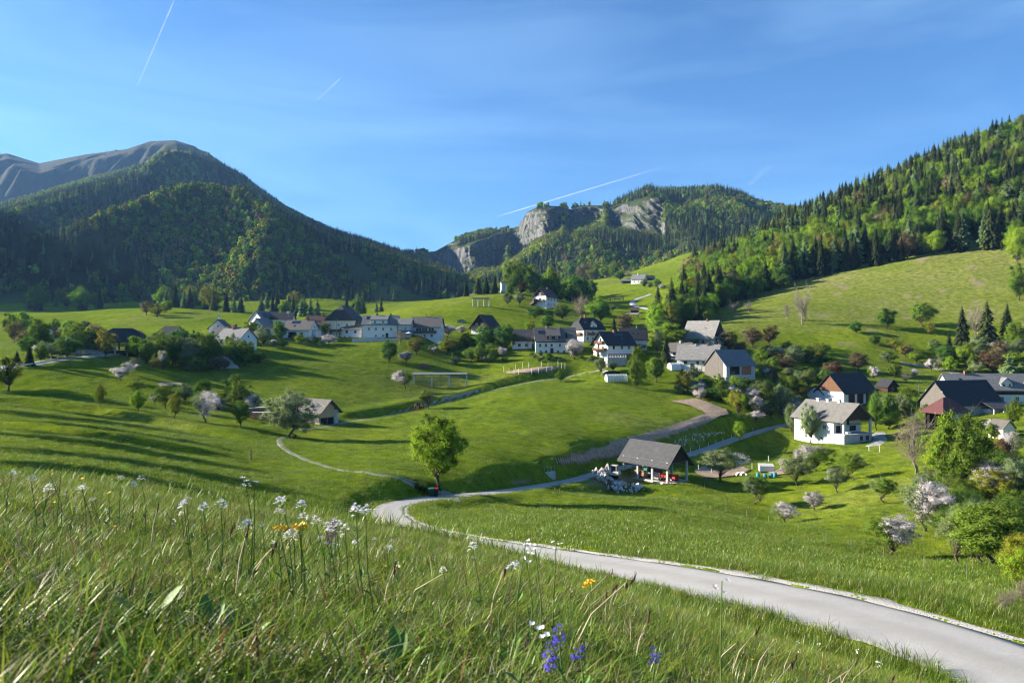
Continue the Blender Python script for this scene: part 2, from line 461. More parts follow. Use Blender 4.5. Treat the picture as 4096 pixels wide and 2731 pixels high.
# ------------------------------------------------------------------ ground sheet
def ground_material():
    m, n, l = newmat("meadow_grass")
    o = n.new("ShaderNodeOutputMaterial"); b = n.new("ShaderNodeBsdfPrincipled")
    b.inputs['Roughness'].default_value = 1.0; b.inputs['Specular IOR Level'].default_value = 0.0
    geo = n.new("ShaderNodeNewGeometry")
    tone = n.new("ShaderNodeVertexColor"); tone.layer_name = "Tone"
    sep = n.new("ShaderNodeSeparateColor"); l.new(tone.outputs[0], sep.inputs[0])
    def noise(scale, detail=4, rough=0.55, dist=0.0, stretch=None):
        t = n.new("ShaderNodeTexNoise"); t.inputs['Scale'].default_value = scale; t.inputs['Detail'].default_value = detail
        t.inputs['Roughness'].default_value = rough; t.inputs['Distortion'].default_value = dist
        if stretch:
            mp = n.new("ShaderNodeMapping"); mp.inputs['Scale'].default_value = stretch
            l.new(geo.outputs['Position'], mp.inputs[0]); l.new(mp.outputs[0], t.inputs['Vector'])
        else: l.new(geo.outputs['Position'], t.inputs['Vector'])
        return t
    def ramp(src, stops):
        r = n.new("ShaderNodeValToRGB"); e = r.color_ramp.elements
        e[0].position, e[0].color = stops[0][0], (*stops[0][1],1); e[1].position, e[1].color = stops[-1][0], (*stops[-1][1],1)
        for p, c in stops[1:-1]:
            q = e.new(p); q.color = (*c,1)
        l.new(src, r.inputs[0]); return r
    def mix(f, a, c, mode='MIX'):
        x = n.new("ShaderNodeMix"); x.data_type = 'RGBA'; x.blend_type = mode
        if hasattr(f, 'default_value') or hasattr(f, 'links'): l.new(f, x.inputs[0])
        else: x.inputs[0].default_value = f
        for s, i in ((a,6),(c,7)):
            if isinstance(s, tuple): x.inputs[i].default_value = (*s,1)
            else: l.new(s, x.inputs[i])
        return x.outputs[2]
    big = noise(0.025, 3); mid = noise(0.45, 4, 0.65); fine = noise(3.2, 4, 0.7); streak = noise(0.16, 3, 0.6, 0.8, (1.0,0.35,1.0))
    c = ramp(big.outputs['Fac'], [(0.33,(0.090,0.142,0.008)),(0.5,(0.124,0.176,0.010)),(0.68,(0.165,0.206,0.015))]).outputs[0]
    c = mix(0.55, c, ramp(streak.outputs['Fac'], [(0.35,(0.080,0.130,0.008)),(0.65,(0.165,0.205,0.016))]).outputs[0])
    dry = ramp(mid.outputs['Fac'], [(0.3,(0.128,0.150,0.036)),(0.7,(0.215,0.215,0.068))]).outputs[0]
    c = mix(sep.outputs[0], c, dry)
    v1 = ramp(mid.outputs['Fac'], [(0.30,(0.60,0.62,0.60)),(0.52,(1.0,1.0,1.0)),(0.75,(1.30,1.26,1.22))]).outputs[0]
    c = mix(1.0, c, v1, 'MULTIPLY')
    v2 = ramp(fine.outputs['Fac'], [(0.30,(0.55,0.58,0.55)),(0.5,(1,1,1)),(0.72,(1.42,1.36,1.25))]).outputs[0]
    c = mix(0.85, c, v2, 'MULTIPLY')
    soil = ramp(fine.outputs['Fac'], [(0.35,(0.17,0.13,0.085)),(0.65,(0.30,0.235,0.16))]).outputs[0]
    c = mix(sep.outputs[2], c, soil)
    # cow parsley and dandelion heads in the sward
    vor = n.new("ShaderNodeTexVoronoi"); vor.inputs['Scale'].default_value = 1.9; l.new(geo.outputs['Position'], vor.inputs['Vector'])
    th = n.new("ShaderNodeMapRange"); th.inputs[1].default_value = 0.23; th.inputs[2].default_value = 0.13; l.new(vor.outputs['Distance'], th.inputs[0])
    pat = noise(0.11, 4, 0.6)
    pm = n.new("ShaderNodeMapRange"); pm.inputs[1].default_value = 0.50; pm.inputs[2].default_value = 0.62; l.new(pat.outputs['Fac'], pm.inputs[0])
    a1 = n.new("ShaderNodeMath"); a1.operation = 'MULTIPLY'; l.new(th.outputs[0], a1.inputs[0]); l.new(pm.outputs[0], a1.inputs[1])
    a2 = n.new("ShaderNodeMath"); a2.operation = 'MULTIPLY'; l.new(a1.outputs[0], a2.inputs[0]); l.new(sep.outputs[1], a2.inputs[1])
    c = mix(a2.outputs[0], c, (0.50,0.52,0.38))
    l.new(c, b.inputs['Base Color'])
    # relief of the sward: tussocks and blades
    b1 = n.new("ShaderNodeBump"); b1.inputs['Strength'].default_value = 0.5; b1.inputs['Distance'].default_value = 0.30
    l.new(mid.outputs['Fac'], b1.inputs['Height'])
    b2 = n.new("ShaderNodeBump"); b2.inputs['Strength'].default_value = 0.7; b2.inputs['Distance'].default_value = 0.12
    l.new(fine.outputs['Fac'], b2.inputs['Height']); l.new(b1.outputs[0], b2.inputs['Normal'])
    l.new(b2.outputs[0], b.inputs['Normal'])
    l.new(b.outputs[0], o.inputs[0])
    return m
M_GROUND = ground_material()

def in_poly(px, py, poly):
    inside = np.zeros(np.shape(px), bool); n = len(poly); j = n-1
    for i in range(n):
        xi, yi = poly[i]; xj, yj = poly[j]
        c = ((yi > py) != (yj > py)) & (px < (xj-xi)*(py-yi)/(yj-yi+1e-12)+xi)
        inside ^= c; j = i
    return inside

NC, NR = 520, 600
_ys = np.concatenate([np.linspace(-6, 3.8, 40), np.geomspace(4, 1090, NR-40)])
_ss = np.linspace(-1.02, 1.02, NC)
GX = _ss[None,:]*(_ys[:,None]+10); GY = np.repeat(_ys[:,None], NC, 1)
GZ = height(GX, GY)
_i = (np.arange(NR-1)[:,None]*NC + np.arange(NC-1)[None,:]).ravel()
_me = np_mesh("meadow", np.stack([GX.ravel(),GY.ravel(),GZ.ravel()],1), np.stack([_i,_i+1,_i+NC+1,_i+NC],1), M_GROUND, True)
_pu = 512 + F*GX/np.maximum(GY,1); _pv = 341 - F*GZ/np.maximum(GY,1)
_tone = np.zeros((NR*NC,3)); _n1 = fbm(GX/30, GY/30, 40, 4)
_dry = smooth01((GY-300)/60)*smooth01((_pu-690)/60)*smooth01((620-GY)/100)*(0.75+1.2*_n1)      # poorer grass on the steep pasture
_dry += 0.35*smooth01((_n1-0.12)/0.15)
_dry += 0.35*smooth01((20-GY)/10)
_fl = smooth01((GY-60)/40)*smooth01((330-GY)/60)*(0.6+0.4*smooth01((420-_pu)/200))
_bare = 0.9*smooth01((0.9-np.hypot((_pu-520)/18.0,(_pv-481)/3.0))/0.5)*(GY>60)                # worn patch by the road
_bare = np.maximum(_bare, 0.8*smooth01((fbm(GX/9,GY/9,77,3)-0.24)/0.06)*smooth01((GY-280)/40)*(_pu>800))
_bare = np.maximum(_bare, 0.75*smooth01((1.0-np.hypot((_pu-615)/34.0,(_pv-481)/8.0))/0.4)*(GY>120)*(GY<175))  # yard in front of the shed
_tone[:,0] = np.clip(_dry,0,1).ravel(); _tone[:,1] = np.clip(_fl,0,1).ravel(); _tone[:,2] = np.clip(_bare,0,1).ravel()
vert_color(_me, _tone, "Tone")
meadow = tag(link_mesh("meadow_ground", _me), kind="structure")

# ------------------------------------------------------------------ farm road and tracks
def road_material(name, c1, c2, c3):
    m, n, l = newmat(name)
    o = n.new("ShaderNodeOutputMaterial"); b = n.new("ShaderNodeBsdfPrincipled"); b.inputs['Roughness'].default_value = 0.8
    b.inputs['Specular IOR Level'].default_value = 0.25
    geo = n.new("ShaderNodeNewGeometry")
    a = n.new("ShaderNodeTexNoise"); a.inputs['Scale'].default_value = 0.9; a.inputs['Detail'].default_value = 7; a.inputs['Roughness'].default_value = 0.68
    f = n.new("ShaderNodeTexNoise"); f.inputs['Scale'].default_value = 55; f.inputs['Detail'].default_value = 3
    for t in (a,f): l.new(geo.outputs['Position'], t.inputs['Vector'])
    r = n.new("ShaderNodeValToRGB"); r.color_ramp.elements[0].position=.3; r.color_ramp.elements[1].position=.7
    r.color_ramp.elements[0].color=(*c1,1); r.color_ramp.elements[1].color=(*c2,1)
    l.new(a.outputs['Fac'], r.inputs[0])
    r2 = n.new("ShaderNodeValToRGB"); r2.color_ramp.elements[0].position=.35; r2.color_ramp.elements[1].position=.62
    r2.color_ramp.elements[0].color=(0.55,0.55,0.55,1); r2.color_ramp.elements[1].color=(1.12,1.12,1.12,1)
    l.new(f.outputs['Fac'], r2.inputs[0])
    mx = n.new("ShaderNodeMix"); mx.data_type='RGBA'; mx.blend_type='MULTIPLY'; mx.inputs[0].default_value=0.8
    l.new(r.outputs[0], mx.inputs[6]); l.new(r2.outputs[0], mx.inputs[7])
    tone = n.new("ShaderNodeVertexColor"); tone.layer_name = "Tone"; sp = n.new("ShaderNodeSeparateColor"); l.new(tone.outputs[0], sp.inputs[0])
    m2 = n.new("ShaderNodeMix"); m2.data_type='RGBA'; l.new(sp.outputs[0], m2.inputs[0]); l.new(mx.outputs[2], m2.inputs[6]); m2.inputs[7].default_value=(*c3,1)
    l.new(m2.outputs[2], b.inputs['Base Color'])
    bp = n.new("ShaderNodeBump"); bp.inputs['Strength'].default_value=.4; bp.inputs['Distance'].default_value=.01
    l.new(f.outputs['Fac'], bp.inputs['Height']); l.new(bp.outputs[0], b.inputs['Normal'])
    l.new(b.outputs[0], o.inputs[0]); return m
M_ROAD = road_material("worn_asphalt", (0.33,0.322,0.308), (0.41,0.402,0.388), (0.25,0.235,0.20))
M_TRACK = road_material("gravel_track", (0.30,0.28,0.24), (0.38,0.35,0.30), (0.12,0.13,0.05))

def ribbon(name, line, nrm, offs, zoff, mat, tone=None, jit=None):
    n, k = len(line), len(offs); V = np.zeros((n,k,3)); tn = np.zeros((n,k,3))
    for j,(o,dz) in enumerate(zip(offs, zoff)):
        oo = o + (jit[j] if jit is not None else 0)
        V[:,j,:2] = line[:,:2] + nrm*np.asarray(oo).reshape(-1,1) if np.ndim(oo) else line[:,:2] + nrm*oo
        V[:,j,2] = line[:,2] + dz
        if tone is not None: tn[:,j,0] = tone[j]
    i = (np.arange(n-1)[:,None]*k + np.arange(k-1)[None,:]).ravel()
    me = np_mesh(name, V.reshape(-1,3), np.stack([i,i+k,i+k+1,i+1],1), mat, False)
    vert_color(me, tn.reshape(-1,3), "Tone")
    return tag(link_mesh(name, me), kind="structure")
hw = ROAD_W/2
_rn = left_of(ROAD_C)
for _ in range(30): _rn[1:-1] = 0.5*_rn[1:-1] + 0.25*(_rn[:-2]+_rn[2:])
_rn /= np.linalg.norm(_rn, axis=1)[:,None]
road = ribbon("farm_road", ROAD_C, _rn, [hw+.05,hw,hw-.35,1.0,.62,.2,-.2,-.62,-1.0,-hw+.35,-hw,-hw-.05], [-.2,0,.012,.016,.012,.03,.03,.012,.016,.012,0,-.2], M_ROAD, (1,.9,.35,.1,0,.38,.38,0,.1,.35,.9,1))
# loose gravel along the inner edge
M_GRAVEL = plain("gravel", (0.36,0.345,0.315), 0.95, var=0.35, scale=30, bump=1.0, bscale=28)
_sa = np.arange(len(ROAD_C))*0.5
_j0 = 0.55*(fbm(_sa/1.3, _sa*0, 61, 4)); _j1 = 0.55*fbm(_sa/1.1, _sa*0+7, 62, 4)
verge = ribbon("gravel_shoulder", ROAD_C, _rn, [-hw+.08,-hw-.10,-hw-.28,-hw-.45], [0.010,0.045,0.045,-0.10], M_GRAVEL, None, [_j0*.5,_j0,_j1,_j1])

def drape(name, pts, width, mat, off=0.05, step=1.0, tone=(0.3,0,0.7,0,0.3), hints=True):
    P = [ray(u,v,d) for (u,v,d) in pts]
    L = spline([(p.x,p.y,0) for p in P], step)
    for _ in range(6): L[1:-1] = 0.5*L[1:-1]+0.25*(L[:-2]+L[2:])
    nr = left_of(L); k = 5; offs = np.linspace(-width/2, width/2, k)
    wob = 0.10*width*np.stack([fbm(np.arange(len(L))*step/2.2, np.zeros(len(L))+j*9.0, 70, 3) for j in (0,1)],1)
    V = np.zeros((len(L),k,3)); tn = np.zeros((len(L),k,3))
    for j in range(k):
        o = offs[j] + (wob[:,0] if j==0 else (wob[:,1] if j==k-1 else 0))
        V[:,j,:2] = L[:,:2] + nr*np.reshape(o,(-1,1)) if np.ndim(o) else L[:,:2]+nr*o
        tn[:,j,0] = tone[j]
    V[:,:,2] = height(V[:,:,0], V[:,:,1]) + off
    V[:,0,2] -= off+0.06; V[:,-1,2] -= off+0.06
    i = (np.arange(len(L)-1)[:,None]*k + np.arange(k-1)[None,:]).ravel()
    me = np_mesh(name, V.reshape(-1,3), np.stack([i,i+k,i+k+1,i+1],1), mat, True)
    vert_color(me, tn.reshape(-1,3), "Tone")
    return tag(link_mesh(name, me), kind="structure")
M_CONC = road_material("pale_road", (0.36,0.36,0.37), (0.44,0.44,0.45), (0.36,0.36,0.36))
drape("gravel_path", [(285,436,139),(279,440,134),(283,447,124),(297,455,114),(318,463,105),(345,470,97),(375,475,92),(405,481,90),(428,487,91)], 1.4, M_TRACK)
drape("field_track", [(300,430,152),(335,424,165),(365,419,178),(392,414,184),(425,406,198),(455,398,211),(479,392,222),(520,384,236),(566,377,247),(590,372,246),(606,369,244)], 2.0, M_TRACK)
drape("gravel_spur", [(452,500,92),(447,494,95),(443,490,98)], 3.0, M_TRACK, tone=(0.1,0,0,0,0.1))
drape("valley_road", [(663,311,432),(650,309,440),(640,307,470),(632,304,500),(634,300,520),(642,297,545),(650,294,560)], 4.0, M_CONC, 0.35, 3.0, (0,0,0,0,0))
drape("village_road", [(-40,372,170),(10,367,180),(40,363,188),(65,359,197),(90,356,206),(117,353.5,214)], 5.0, M_CONC, 0.12, 2.0, (0,0,0,0,0))
drape("hillside_path", [(900,362,268),(930,366,268),(958,373,264),(985,376,256),(1015,380,246)], 3.0, M_TRACK, 0.15, 2.0, (0,0,0,0,0))
drape("yard_drive", [(872,446,176),(880,440,186),(878,432,196)], 4.0, M_CONC, 0.10, 1.0, (0,0,0,0,0))
drape("hill_lane", [(467,291,474),(480,289.5,480),(500,289,486)], 2.2, M_CONC, 0.25, 2.0, (0,0,0,0,0))

# ------------------------------------------------------------------ mountains
def interp(tab, u):
    t = np.array(tab, float); return [np.interp(u, t[:,0], t[:,k]) for k in range(1, t.shape[1])]
def smooth1(a, n):
    for _ in range(n): a[1:-1] = 0.5*a[1:-1]+0.25*(a[:-2]+a[2:])
    return a
def mountain_material(name, floor1, floor2, rock1, rock2, lo=0.30, hi=0.45):
    m, n, l = newmat(name)
    o = n.new("ShaderNodeOutputMaterial"); b = n.new("ShaderNodeBsdfPrincipled"); b.inputs['Roughness'].default_value=.95
    b.inputs['Specular IOR Level'].default_value = 0.1
    geo = n.new("ShaderNodeNewGeometry"); sx = n.new("ShaderNodeSeparateXYZ"); l.new(geo.outputs['True Normal'], sx.inputs[0])
    a = n.new("ShaderNodeTexNoise"); a.inputs['Scale'].default_value=.02; a.inputs['Detail'].default_value=8
    l.new(geo.outputs['Position'], a.inputs['Vector'])
    mp = n.new("ShaderNodeMapping"); mp.inputs['Scale'].default_value=(1,1,.22); l.new(geo.outputs['Position'], mp.inputs[0])
    k = n.new("ShaderNodeTexNoise"); k.inputs['Scale'].default_value=.075; k.inputs['Detail'].default_value=9; k.inputs['Roughness'].default_value=.68
    l.new(mp.outputs[0], k.inputs['Vector'])
    def rp(s, c1, c2, p=(.33,.67)):
        r = n.new("ShaderNodeValToRGB"); r.color_ramp.elements[0].position=p[0]; r.color_ramp.elements[1].position=p[1]
        r.color_ramp.elements[0].color=(*c1,1); r.color_ramp.elements[1].color=(*c2,1); l.new(s, r.inputs[0]); return r.outputs[0]
    fl = rp(a.outputs['Fac'], floor1, floor2); rk = rp(k.outputs['Fac'], rock1, rock2, (.36,.62))
    mr = n.new("ShaderNodeMapRange"); mr.inputs[1].default_value=lo; mr.inputs[2].default_value=hi; l.new(sx.outputs[2], mr.inputs[0])
    mx = n.new("ShaderNodeMix"); mx.data_type='RGBA'; l.new(mr.outputs[0], mx.inputs[0]); l.new(rk, mx.inputs[6]); l.new(fl, mx.inputs[7])
    tone = n.new("ShaderNodeVertexColor"); tone.layer_name="Tone"; sp = n.new("ShaderNodeSeparateColor"); l.new(tone.outputs[0], sp.inputs[0])
    gr = rp(a.outputs['Fac'], (0.055,0.085,0.018), (0.085,0.115,0.028))
    m2 = n.new("ShaderNodeMix"); m2.data_type='RGBA'; l.new(sp.outputs[0], m2.inputs[0]); l.new(mx.outputs[2], m2.inputs[6]); l.new(gr, m2.inputs[7])
    l.new(m2.outputs[2], b.inputs['Base Color'])
    bp = n.new("ShaderNodeBump"); bp.inputs['Strength'].default_value=1; bp.inputs['Distance'].default_value=9
    l.new(k.outputs['Fac'], bp.inputs['Height']); l.new(bp.outputs[0], b.inputs['Normal'])
    l.new(b.outputs[0], o.inputs[0]); return m

class Range: pass
def mountain(name, crest, foot, mat, ncol, nrow, power, spur, spurlen, seed, cliffs=(), meadows=(), rockamp=14.0, relief=1.0, spuramp=115):
    us = np.linspace(crest[0][0], crest[-1][0], ncol)
    cv, cd = interp(crest, us); fv, fd = interp(foot, us)
    cd = smooth1(cd, 20); fv = smooth1(fv, 20); fd = smooth1(fd, 20)
    w = np.concatenate([np.linspace(0,1,nrow-8), 1+np.linspace(0.02,0.25,8)])
    W = w[:,None]; Wc = np.minimum(W,1)
    D = fd[None]+(cd-fd)[None]*W
    zf = (341-fv)/F*fd; zc = (341-cv)/F*cd
    Z = zf[None]+(zc-zf)[None]*(Wc**power)
    env = np.clip(4*Wc*(1-Wc),0,1)**0.8
    X = (us-512)[None]/F*D
    r1 = np.abs(fbm((X+60*fbm(X/300,D/300,seed+5,2))/spur, D/spurlen, seed, 3))*2
    r2 = fbm(X/(spur*.4), D/(spurlen*.45), seed+7, 4)
    Z = Z + env*relief*((0.42-r1)*spuramp + r2*70)
    cm = np.zeros_like(Z)
    for (u0,u1,vt,vb,soft) in cliffs:
        # a rock wall: the ground steps up almost sheer between two levels
        vt_ = np.interp(us, [u0,u1], vt); vb_ = np.interp(us, [u0,u1], vb)
        mu = smooth01((us-u0)/soft)*smooth01((u1-us)/soft)
        if mu.max() <= 0: continue
        Vrow = 341 - F*Z/D
        t = smooth01((vb_[None]-Vrow)/np.maximum((vb_-vt_)[None],1)+0.0)
        inside = smooth01((Vrow-vt_[None]+3)/4)*smooth01((vb_[None]+3-Vrow)/4)
        band = mu[None]*inside
        # pull the wall's rows to one distance
        k = np.argmin(np.abs(Vrow-(0.3*vb_+0.7*vt_)[None]), axis=0)
        Dw = smooth1(D[k, np.arange(ncol)].copy(), 60)
        rowsel = mu[None]*smooth01((Vrow-vt_[None]+1)/3)*smooth01((vb_[None]+14-Vrow)/14)
        newD = D + (Dw[None]-D)*rowsel*0.74
        jag = rowsel*rockamp*(fbm((X+40*fbm(X/60,Z/60,seed+2,3))/62, Z/70, seed+31, 5, 0.66)*3.0 + np.abs(fbm((X+0.3*Z)/80, Z/260, seed+33, 4))*3.2 + fbm((X+0.2*Z)/13, Z/55, seed+41, 4, 0.7)*2.4 - .5)
        newD = newD + jag
        Z = Z*newD/D; X = X*newD/D; D = newD
        cm = np.maximum(cm, band)
    Vn = np.maximum(341 - F*Z/D, cv[None] + 9.0*np.clip(1-W,0,1)*2.2)      # nothing in front rises past the crest
    Z = np.where(W<=1, (341-Vn)/F*D, Z)
    Z = np.where(W>1, Z-(W-1)*900, Z)
    tone = np.zeros((len(w),ncol,3))
    PU = 512+F*X/D; PV = 341-F*Z/D
    md = np.zeros_like(Z, bool)
    for poly in meadows: md |= in_poly(PU, PV, poly)
    tone[:,:,0] = md
    i = (np.arange(len(w)-1)[:,None]*ncol + np.arange(ncol-1)[None,:]).ravel()
    me = np_mesh(name, np.stack([X.ravel(),D.ravel(),Z.ravel()],1), np.stack([i,i+1,i+ncol+1,i+ncol],1), mat, True)
    vert_color(me, tone.reshape(-1,3), "Tone")
    R = Range(); R.obj = tag(link_mesh(name, me), kind="structure")
    R.X, R.Y, R.Z, R.cm, R.md, R.W, R.nr, R.nc = X, D, Z, cm, md, W, len(w), ncol
    return R

M_FORESTFLOOR = mountain_material("forest_floor_and_rock", (0.030,0.042,0.014), (0.050,0.066,0.020), (0.036,0.040,0.046), (0.190,0.188,0.186))
M_ALP = mountain_material("high_pasture", (0.026,0.030,0.015), (0.052,0.050,0.026), (0.032,0.033,0.028), (0.060,0.058,0.048), 0.40, 0.60)
FAR = mountain("grassy_mountain", [(-420,150,3000),(-200,165,3000),(0,154,2950),(7,153,2950),(39,163,2950),(65,158,2950),(87,154,2950),(126,149,2900),(150,141,2850),(175,140,2800),(195,146,2800),(240,180,2800),(330,232,2800)],
    [(-420,260,2100),(330,270,2100)], M_ALP, 300, 90, 1.0, 150, 700, 5, relief=2.2)
LEFT = mountain("forested_mountain", [(-420,80,860),(-320,84,880),(-240,110,1050),(-170,150,1400),(-90,198,1800),(0,206,1900),(57,188,2000),(109,175,2150),(140,166,2250),(155,153,2300),(166,144,2300),(176,142,2300),(191,146,2280),(209,153,2250),(226,166,2200),(244,178,2150),(257,189,2100),(283,207,2000),(305,219,1920),(331,231,1830),(366,242,1700),(392,251,1580),(418,261,1450),(440,269,1350),(462,278,1250),(520,296,1100)],  # crest beyond the left frame edge raised, unseen, to shade the valley foot
    [(-420,330,540),(-200,326,580),(0,322,640),(180,318,660),(300,316,680),(400,308,740),(520,308,820)], M_FORESTFLOOR, 330, 130, 1.15, 300, 1500, 11, relief=1.6, spuramp=230,
    meadows=[[(338,252),(352,253),(380,275),(412,293),(440,300),(440,318),(380,318),(376,300),(350,280)], [(-60,300),(20,296),(45,301),(35,310),(-60,316)],[(176,276),(200,282),(215,289),(176,289)]])
BACK = mountain("cliff_ridge", [(330,262,1800),(385,258,1800),(405,253,1780),(435,251,1760),(457,239,1750),(479,233,1740),(505,230,1730),(518,226,1700),(527,212,1680),(540,205,1680),(562,206,1680),(570,209,1690),(580,205,1690),(610,205,1700),(627,197,1720),(649,188,1740),(662,191,1740),(688,190,1750),(714,188,1740),(740,193,1700),(757,203,1650),(784,208,1600),(830,212,1600),(930,222,1600)],
    [(330,312,1020),(500,304,980),(600,292,950),(690,272,960),(760,272,900),(930,275,900)], M_FORESTFLOOR, 420, 150, 1.2, 170, 700, 23,
    cliffs=[(506,566,(209,202),(260,226),7),(562,606,(208,203),(230,218),6),(604,668,(206,194),(226,240),8),(420,512,(246,230),(284,264),12)], rockamp=22, relief=0.8)
# ------------------------------------------------------------------ trees
def leaf_quads(C, N, size, rng, aspect=1.0, spread=0.35):
    """quads at centres C with rough normals N"""
    n = len(C)
    N = N + rng.normal(0, spread, (n,3)); N /= np.linalg.norm(N,axis=1)[:,None]+1e-9
    R = rng.normal(0,1,(n,3)); T = np.cross(N,R); T /= np.linalg.norm(T,axis=1)[:,None]+1e-9
    B = np.cross(N,T); s = (size*rng.uniform(0.6,1.35,n))[:,None]
    a = T*s; b = B*s*aspect
    bend = N*s*0.25
    V = np.stack([C-a-bend*0.5, C-b*0.62+bend*0.3, C+a-bend*0.5, C+b*0.62+bend*0.3],1).reshape(-1,3)
    return V, np.arange(n*4).reshape(-1,4)

def limb(rng, a, b, r0, r1, sag=0.06, seg=5, n=5):
    a, b = np.array(a), np.array(b); L = np.linalg.norm(b-a)
    pts, rad = [], []
    w = rng.normal(0, 0.05*L, (seg+1,3)); w[0] = 0; w[-1] = 0
    for k in range(seg+1):
        t = k/seg; p = a+(b-a)*t + w[k]; p[2] -= sag*L*math.sin(math.pi*t)*-1*0.5
        pts.append(p); rad.append(r0+(r1-r0)*t**0.8)
    return pts, rad

PAL = {  # leaf colours: pairs that the leaves vary between
 'green': [(0.105,0.185,0.022),(0.165,0.245,0.036)], 'dark': [(0.061,0.135,0.022),(0.103,0.193,0.033)],
 'lime': [(0.179,0.310,0.019),(0.255,0.366,0.036)], 'olive': [(0.193,0.221,0.022),(0.269,0.262,0.036)],
 'grey': [(0.138,0.193,0.080),(0.235,0.283,0.138)], 'brown': [(0.138,0.110,0.050),(0.206,0.156,0.075)],
 'blossom': [(0.520,0.460,0.460),(0.740,0.690,0.680)], 'larch': [(0.117,0.186,0.069),(0.172,0.241,0.097)],
 'spruce': [(0.027,0.043,0.018),(0.050,0.065,0.025)], 'pine': [(0.056,0.077,0.025),(0.088,0.103,0.035)],
 'bud': [(0.180,0.150,0.090),(0.240,0.198,0.120)], 'copper': [(0.117,0.069,0.041),(0.179,0.103,0.062)],
}
def pal(kind, t):
    a, b = np.array(PAL[kind][0]), np.array(PAL[kind][1]); return a+(b-a)*np.asarray(t)[:,None]

def broadleaf(seed, mix, nclump=46, per=95, leaf=0.019, trunk_h=0.15, shape=(0.5,0.5,0.40), lean=0.0, sparse=1.0, clump_r=0.135, bare=False, forks=1, pear=0.0, flat=0.0, twigs=0):
    """unit tree: 1 high, crown 1 wide. Returns (wood verts, wood faces, leaf verts, faces, colours)"""
    rng = np.random.default_rng(seed)
    if nclump > 20 and nclump < 80: nclump = int(nclump*1.5); per = int(per*2.1)
    cz = trunk_h + (1-trunk_h)*0.5; rz = (1-trunk_h)*0.53
    C = []
    while len(C) < nclump:
        p = rng.normal(0,1,3); p /= np.linalg.norm(p); r = rng.uniform(0.25,1.0)**0.55
        az = math.atan2(p[1],p[0])
        bump = 1 + 0.17*math.sin(az*2+seed) + 0.16*math.sin(az*3+seed*1.7+p[2]*4) + 0.10*math.sin(az*5+seed*2.3-p[2]*6)
        q = np.array([p[0]*0.43*bump*r, p[1]*0.43*bump*r, p[2]*rz*0.86*r*(1+0.16*math.sin(az*2.0+seed*3.1))])
        q[:2] *= 1 - pear*max(0,q[2]/rz)
        if flat and q[2] < -rz*0.45: q[2] *= 0.7
        q[2] += cz; q[0] += lean*q[2]
        C.append(q)
    C = np.array(C)
    wood = MB()
    top = np.array([lean*0.55+rng.normal(0,.02), rng.normal(0,.02), cz+rz*0.30])
    for f in range(forks):
        ox, oy = (0,0) if f == 0 else (rng.normal(0,.05), rng.normal(0,.05))
        base = np.array([ox,oy,-0.04]); tp = top + (np.array([rng.normal(0,.10),rng.normal(0,.10),-0.04]) if f else 0)
        pts, rad = limb(rng, base, tp, 0.030*(1 if forks==1 else .8), 0.009, 0, 8, 7); rad[0] *= 1.45; rad[1] *= 1.05
        wood.tube(pts, rad, 7)
    tr = np.array(pts)
    for i, c in enumerate(C):
        if nclump > 80 and i % 3: continue
        k = min(len(tr)-1, max(2, int(len(tr)*(0.30+0.55*rng.random())*min(1,max(0.35,(c[2]-0.1)/0.9)))))
        pts, rad = limb(rng, tr[k], c, 0.011*rng.uniform(.7,1.25)*min(1,60/nclump), 0.0028*min(1,90/nclump), 0.12, 4, 4)
        wood.tube(pts, rad, 4, False)
        for t in range(twigs):
            e = c + rng.normal(0, clump_r*1.0, 3)*np.array([1,1,.8]) + np.array([0,0,.03])
            q = pts[rng.integers(2,5)]
            p2, r2 = limb(rng, q, e, 0.0034, 0.0012, 0.05, 2, 3); wood.tube(p2, r2, 3, False)
    if bare: return wood, None
    Lc, Ln, Lk, Lt = [], [], [], []
    kinds = list(mix.keys()); wts = np.array([mix[k] for k in kinds]); wts = wts/wts.sum()
    side = rng.normal(0,1,3); side[2] *= .4; side /= np.linalg.norm(side)
    order = np.argsort(C @ side)           # blossom gathers on one side of a mixed crown
    cuts = np.cumsum(wts)*nclump
    for rank, ci in enumerate(order):
        c = C[ci]; n = int(per*rng.uniform(0.45,1.4)*sparse)
        rr = clump_r*rng.uniform(0.65,1.2)
        d = rng.normal(0,1,(n,3)); d /= np.linalg.norm(d,axis=1)[:,None]
        r = np.abs(rng.normal(0,.62,n))+.12
        p = c + d*r[:,None]*rr*np.array([1,1,0.70])
        Lc.append(p); out = d*0.7 + (c-np.array([lean*.5,0,cz]))*1.6 + np.array([0,0,.35]); Ln.append(out)
        soft = rank + rng.normal(0, nclump*0.08, n)
        Lk.append(np.clip(np.searchsorted(cuts, soft), 0, len(kinds)-1)); Lt.append(np.clip(rng.random()*0.4 + rng.random(n)*0.6,0,1))
    P = np.concatenate(Lc); Nn = np.concatenate(Ln); K = np.concatenate(Lk); T = np.concatenate(Lt)
    V, Fc = leaf_quads(P, Nn, leaf, rng)
    col = np.zeros((len(P),3))
    for i,k in enumerate(kinds):
        s = K==i; col[s] = pal(k, T[s])
    col *= rng.uniform(0.82,1.18,(len(P),1))
    return wood, (V, Fc, col)

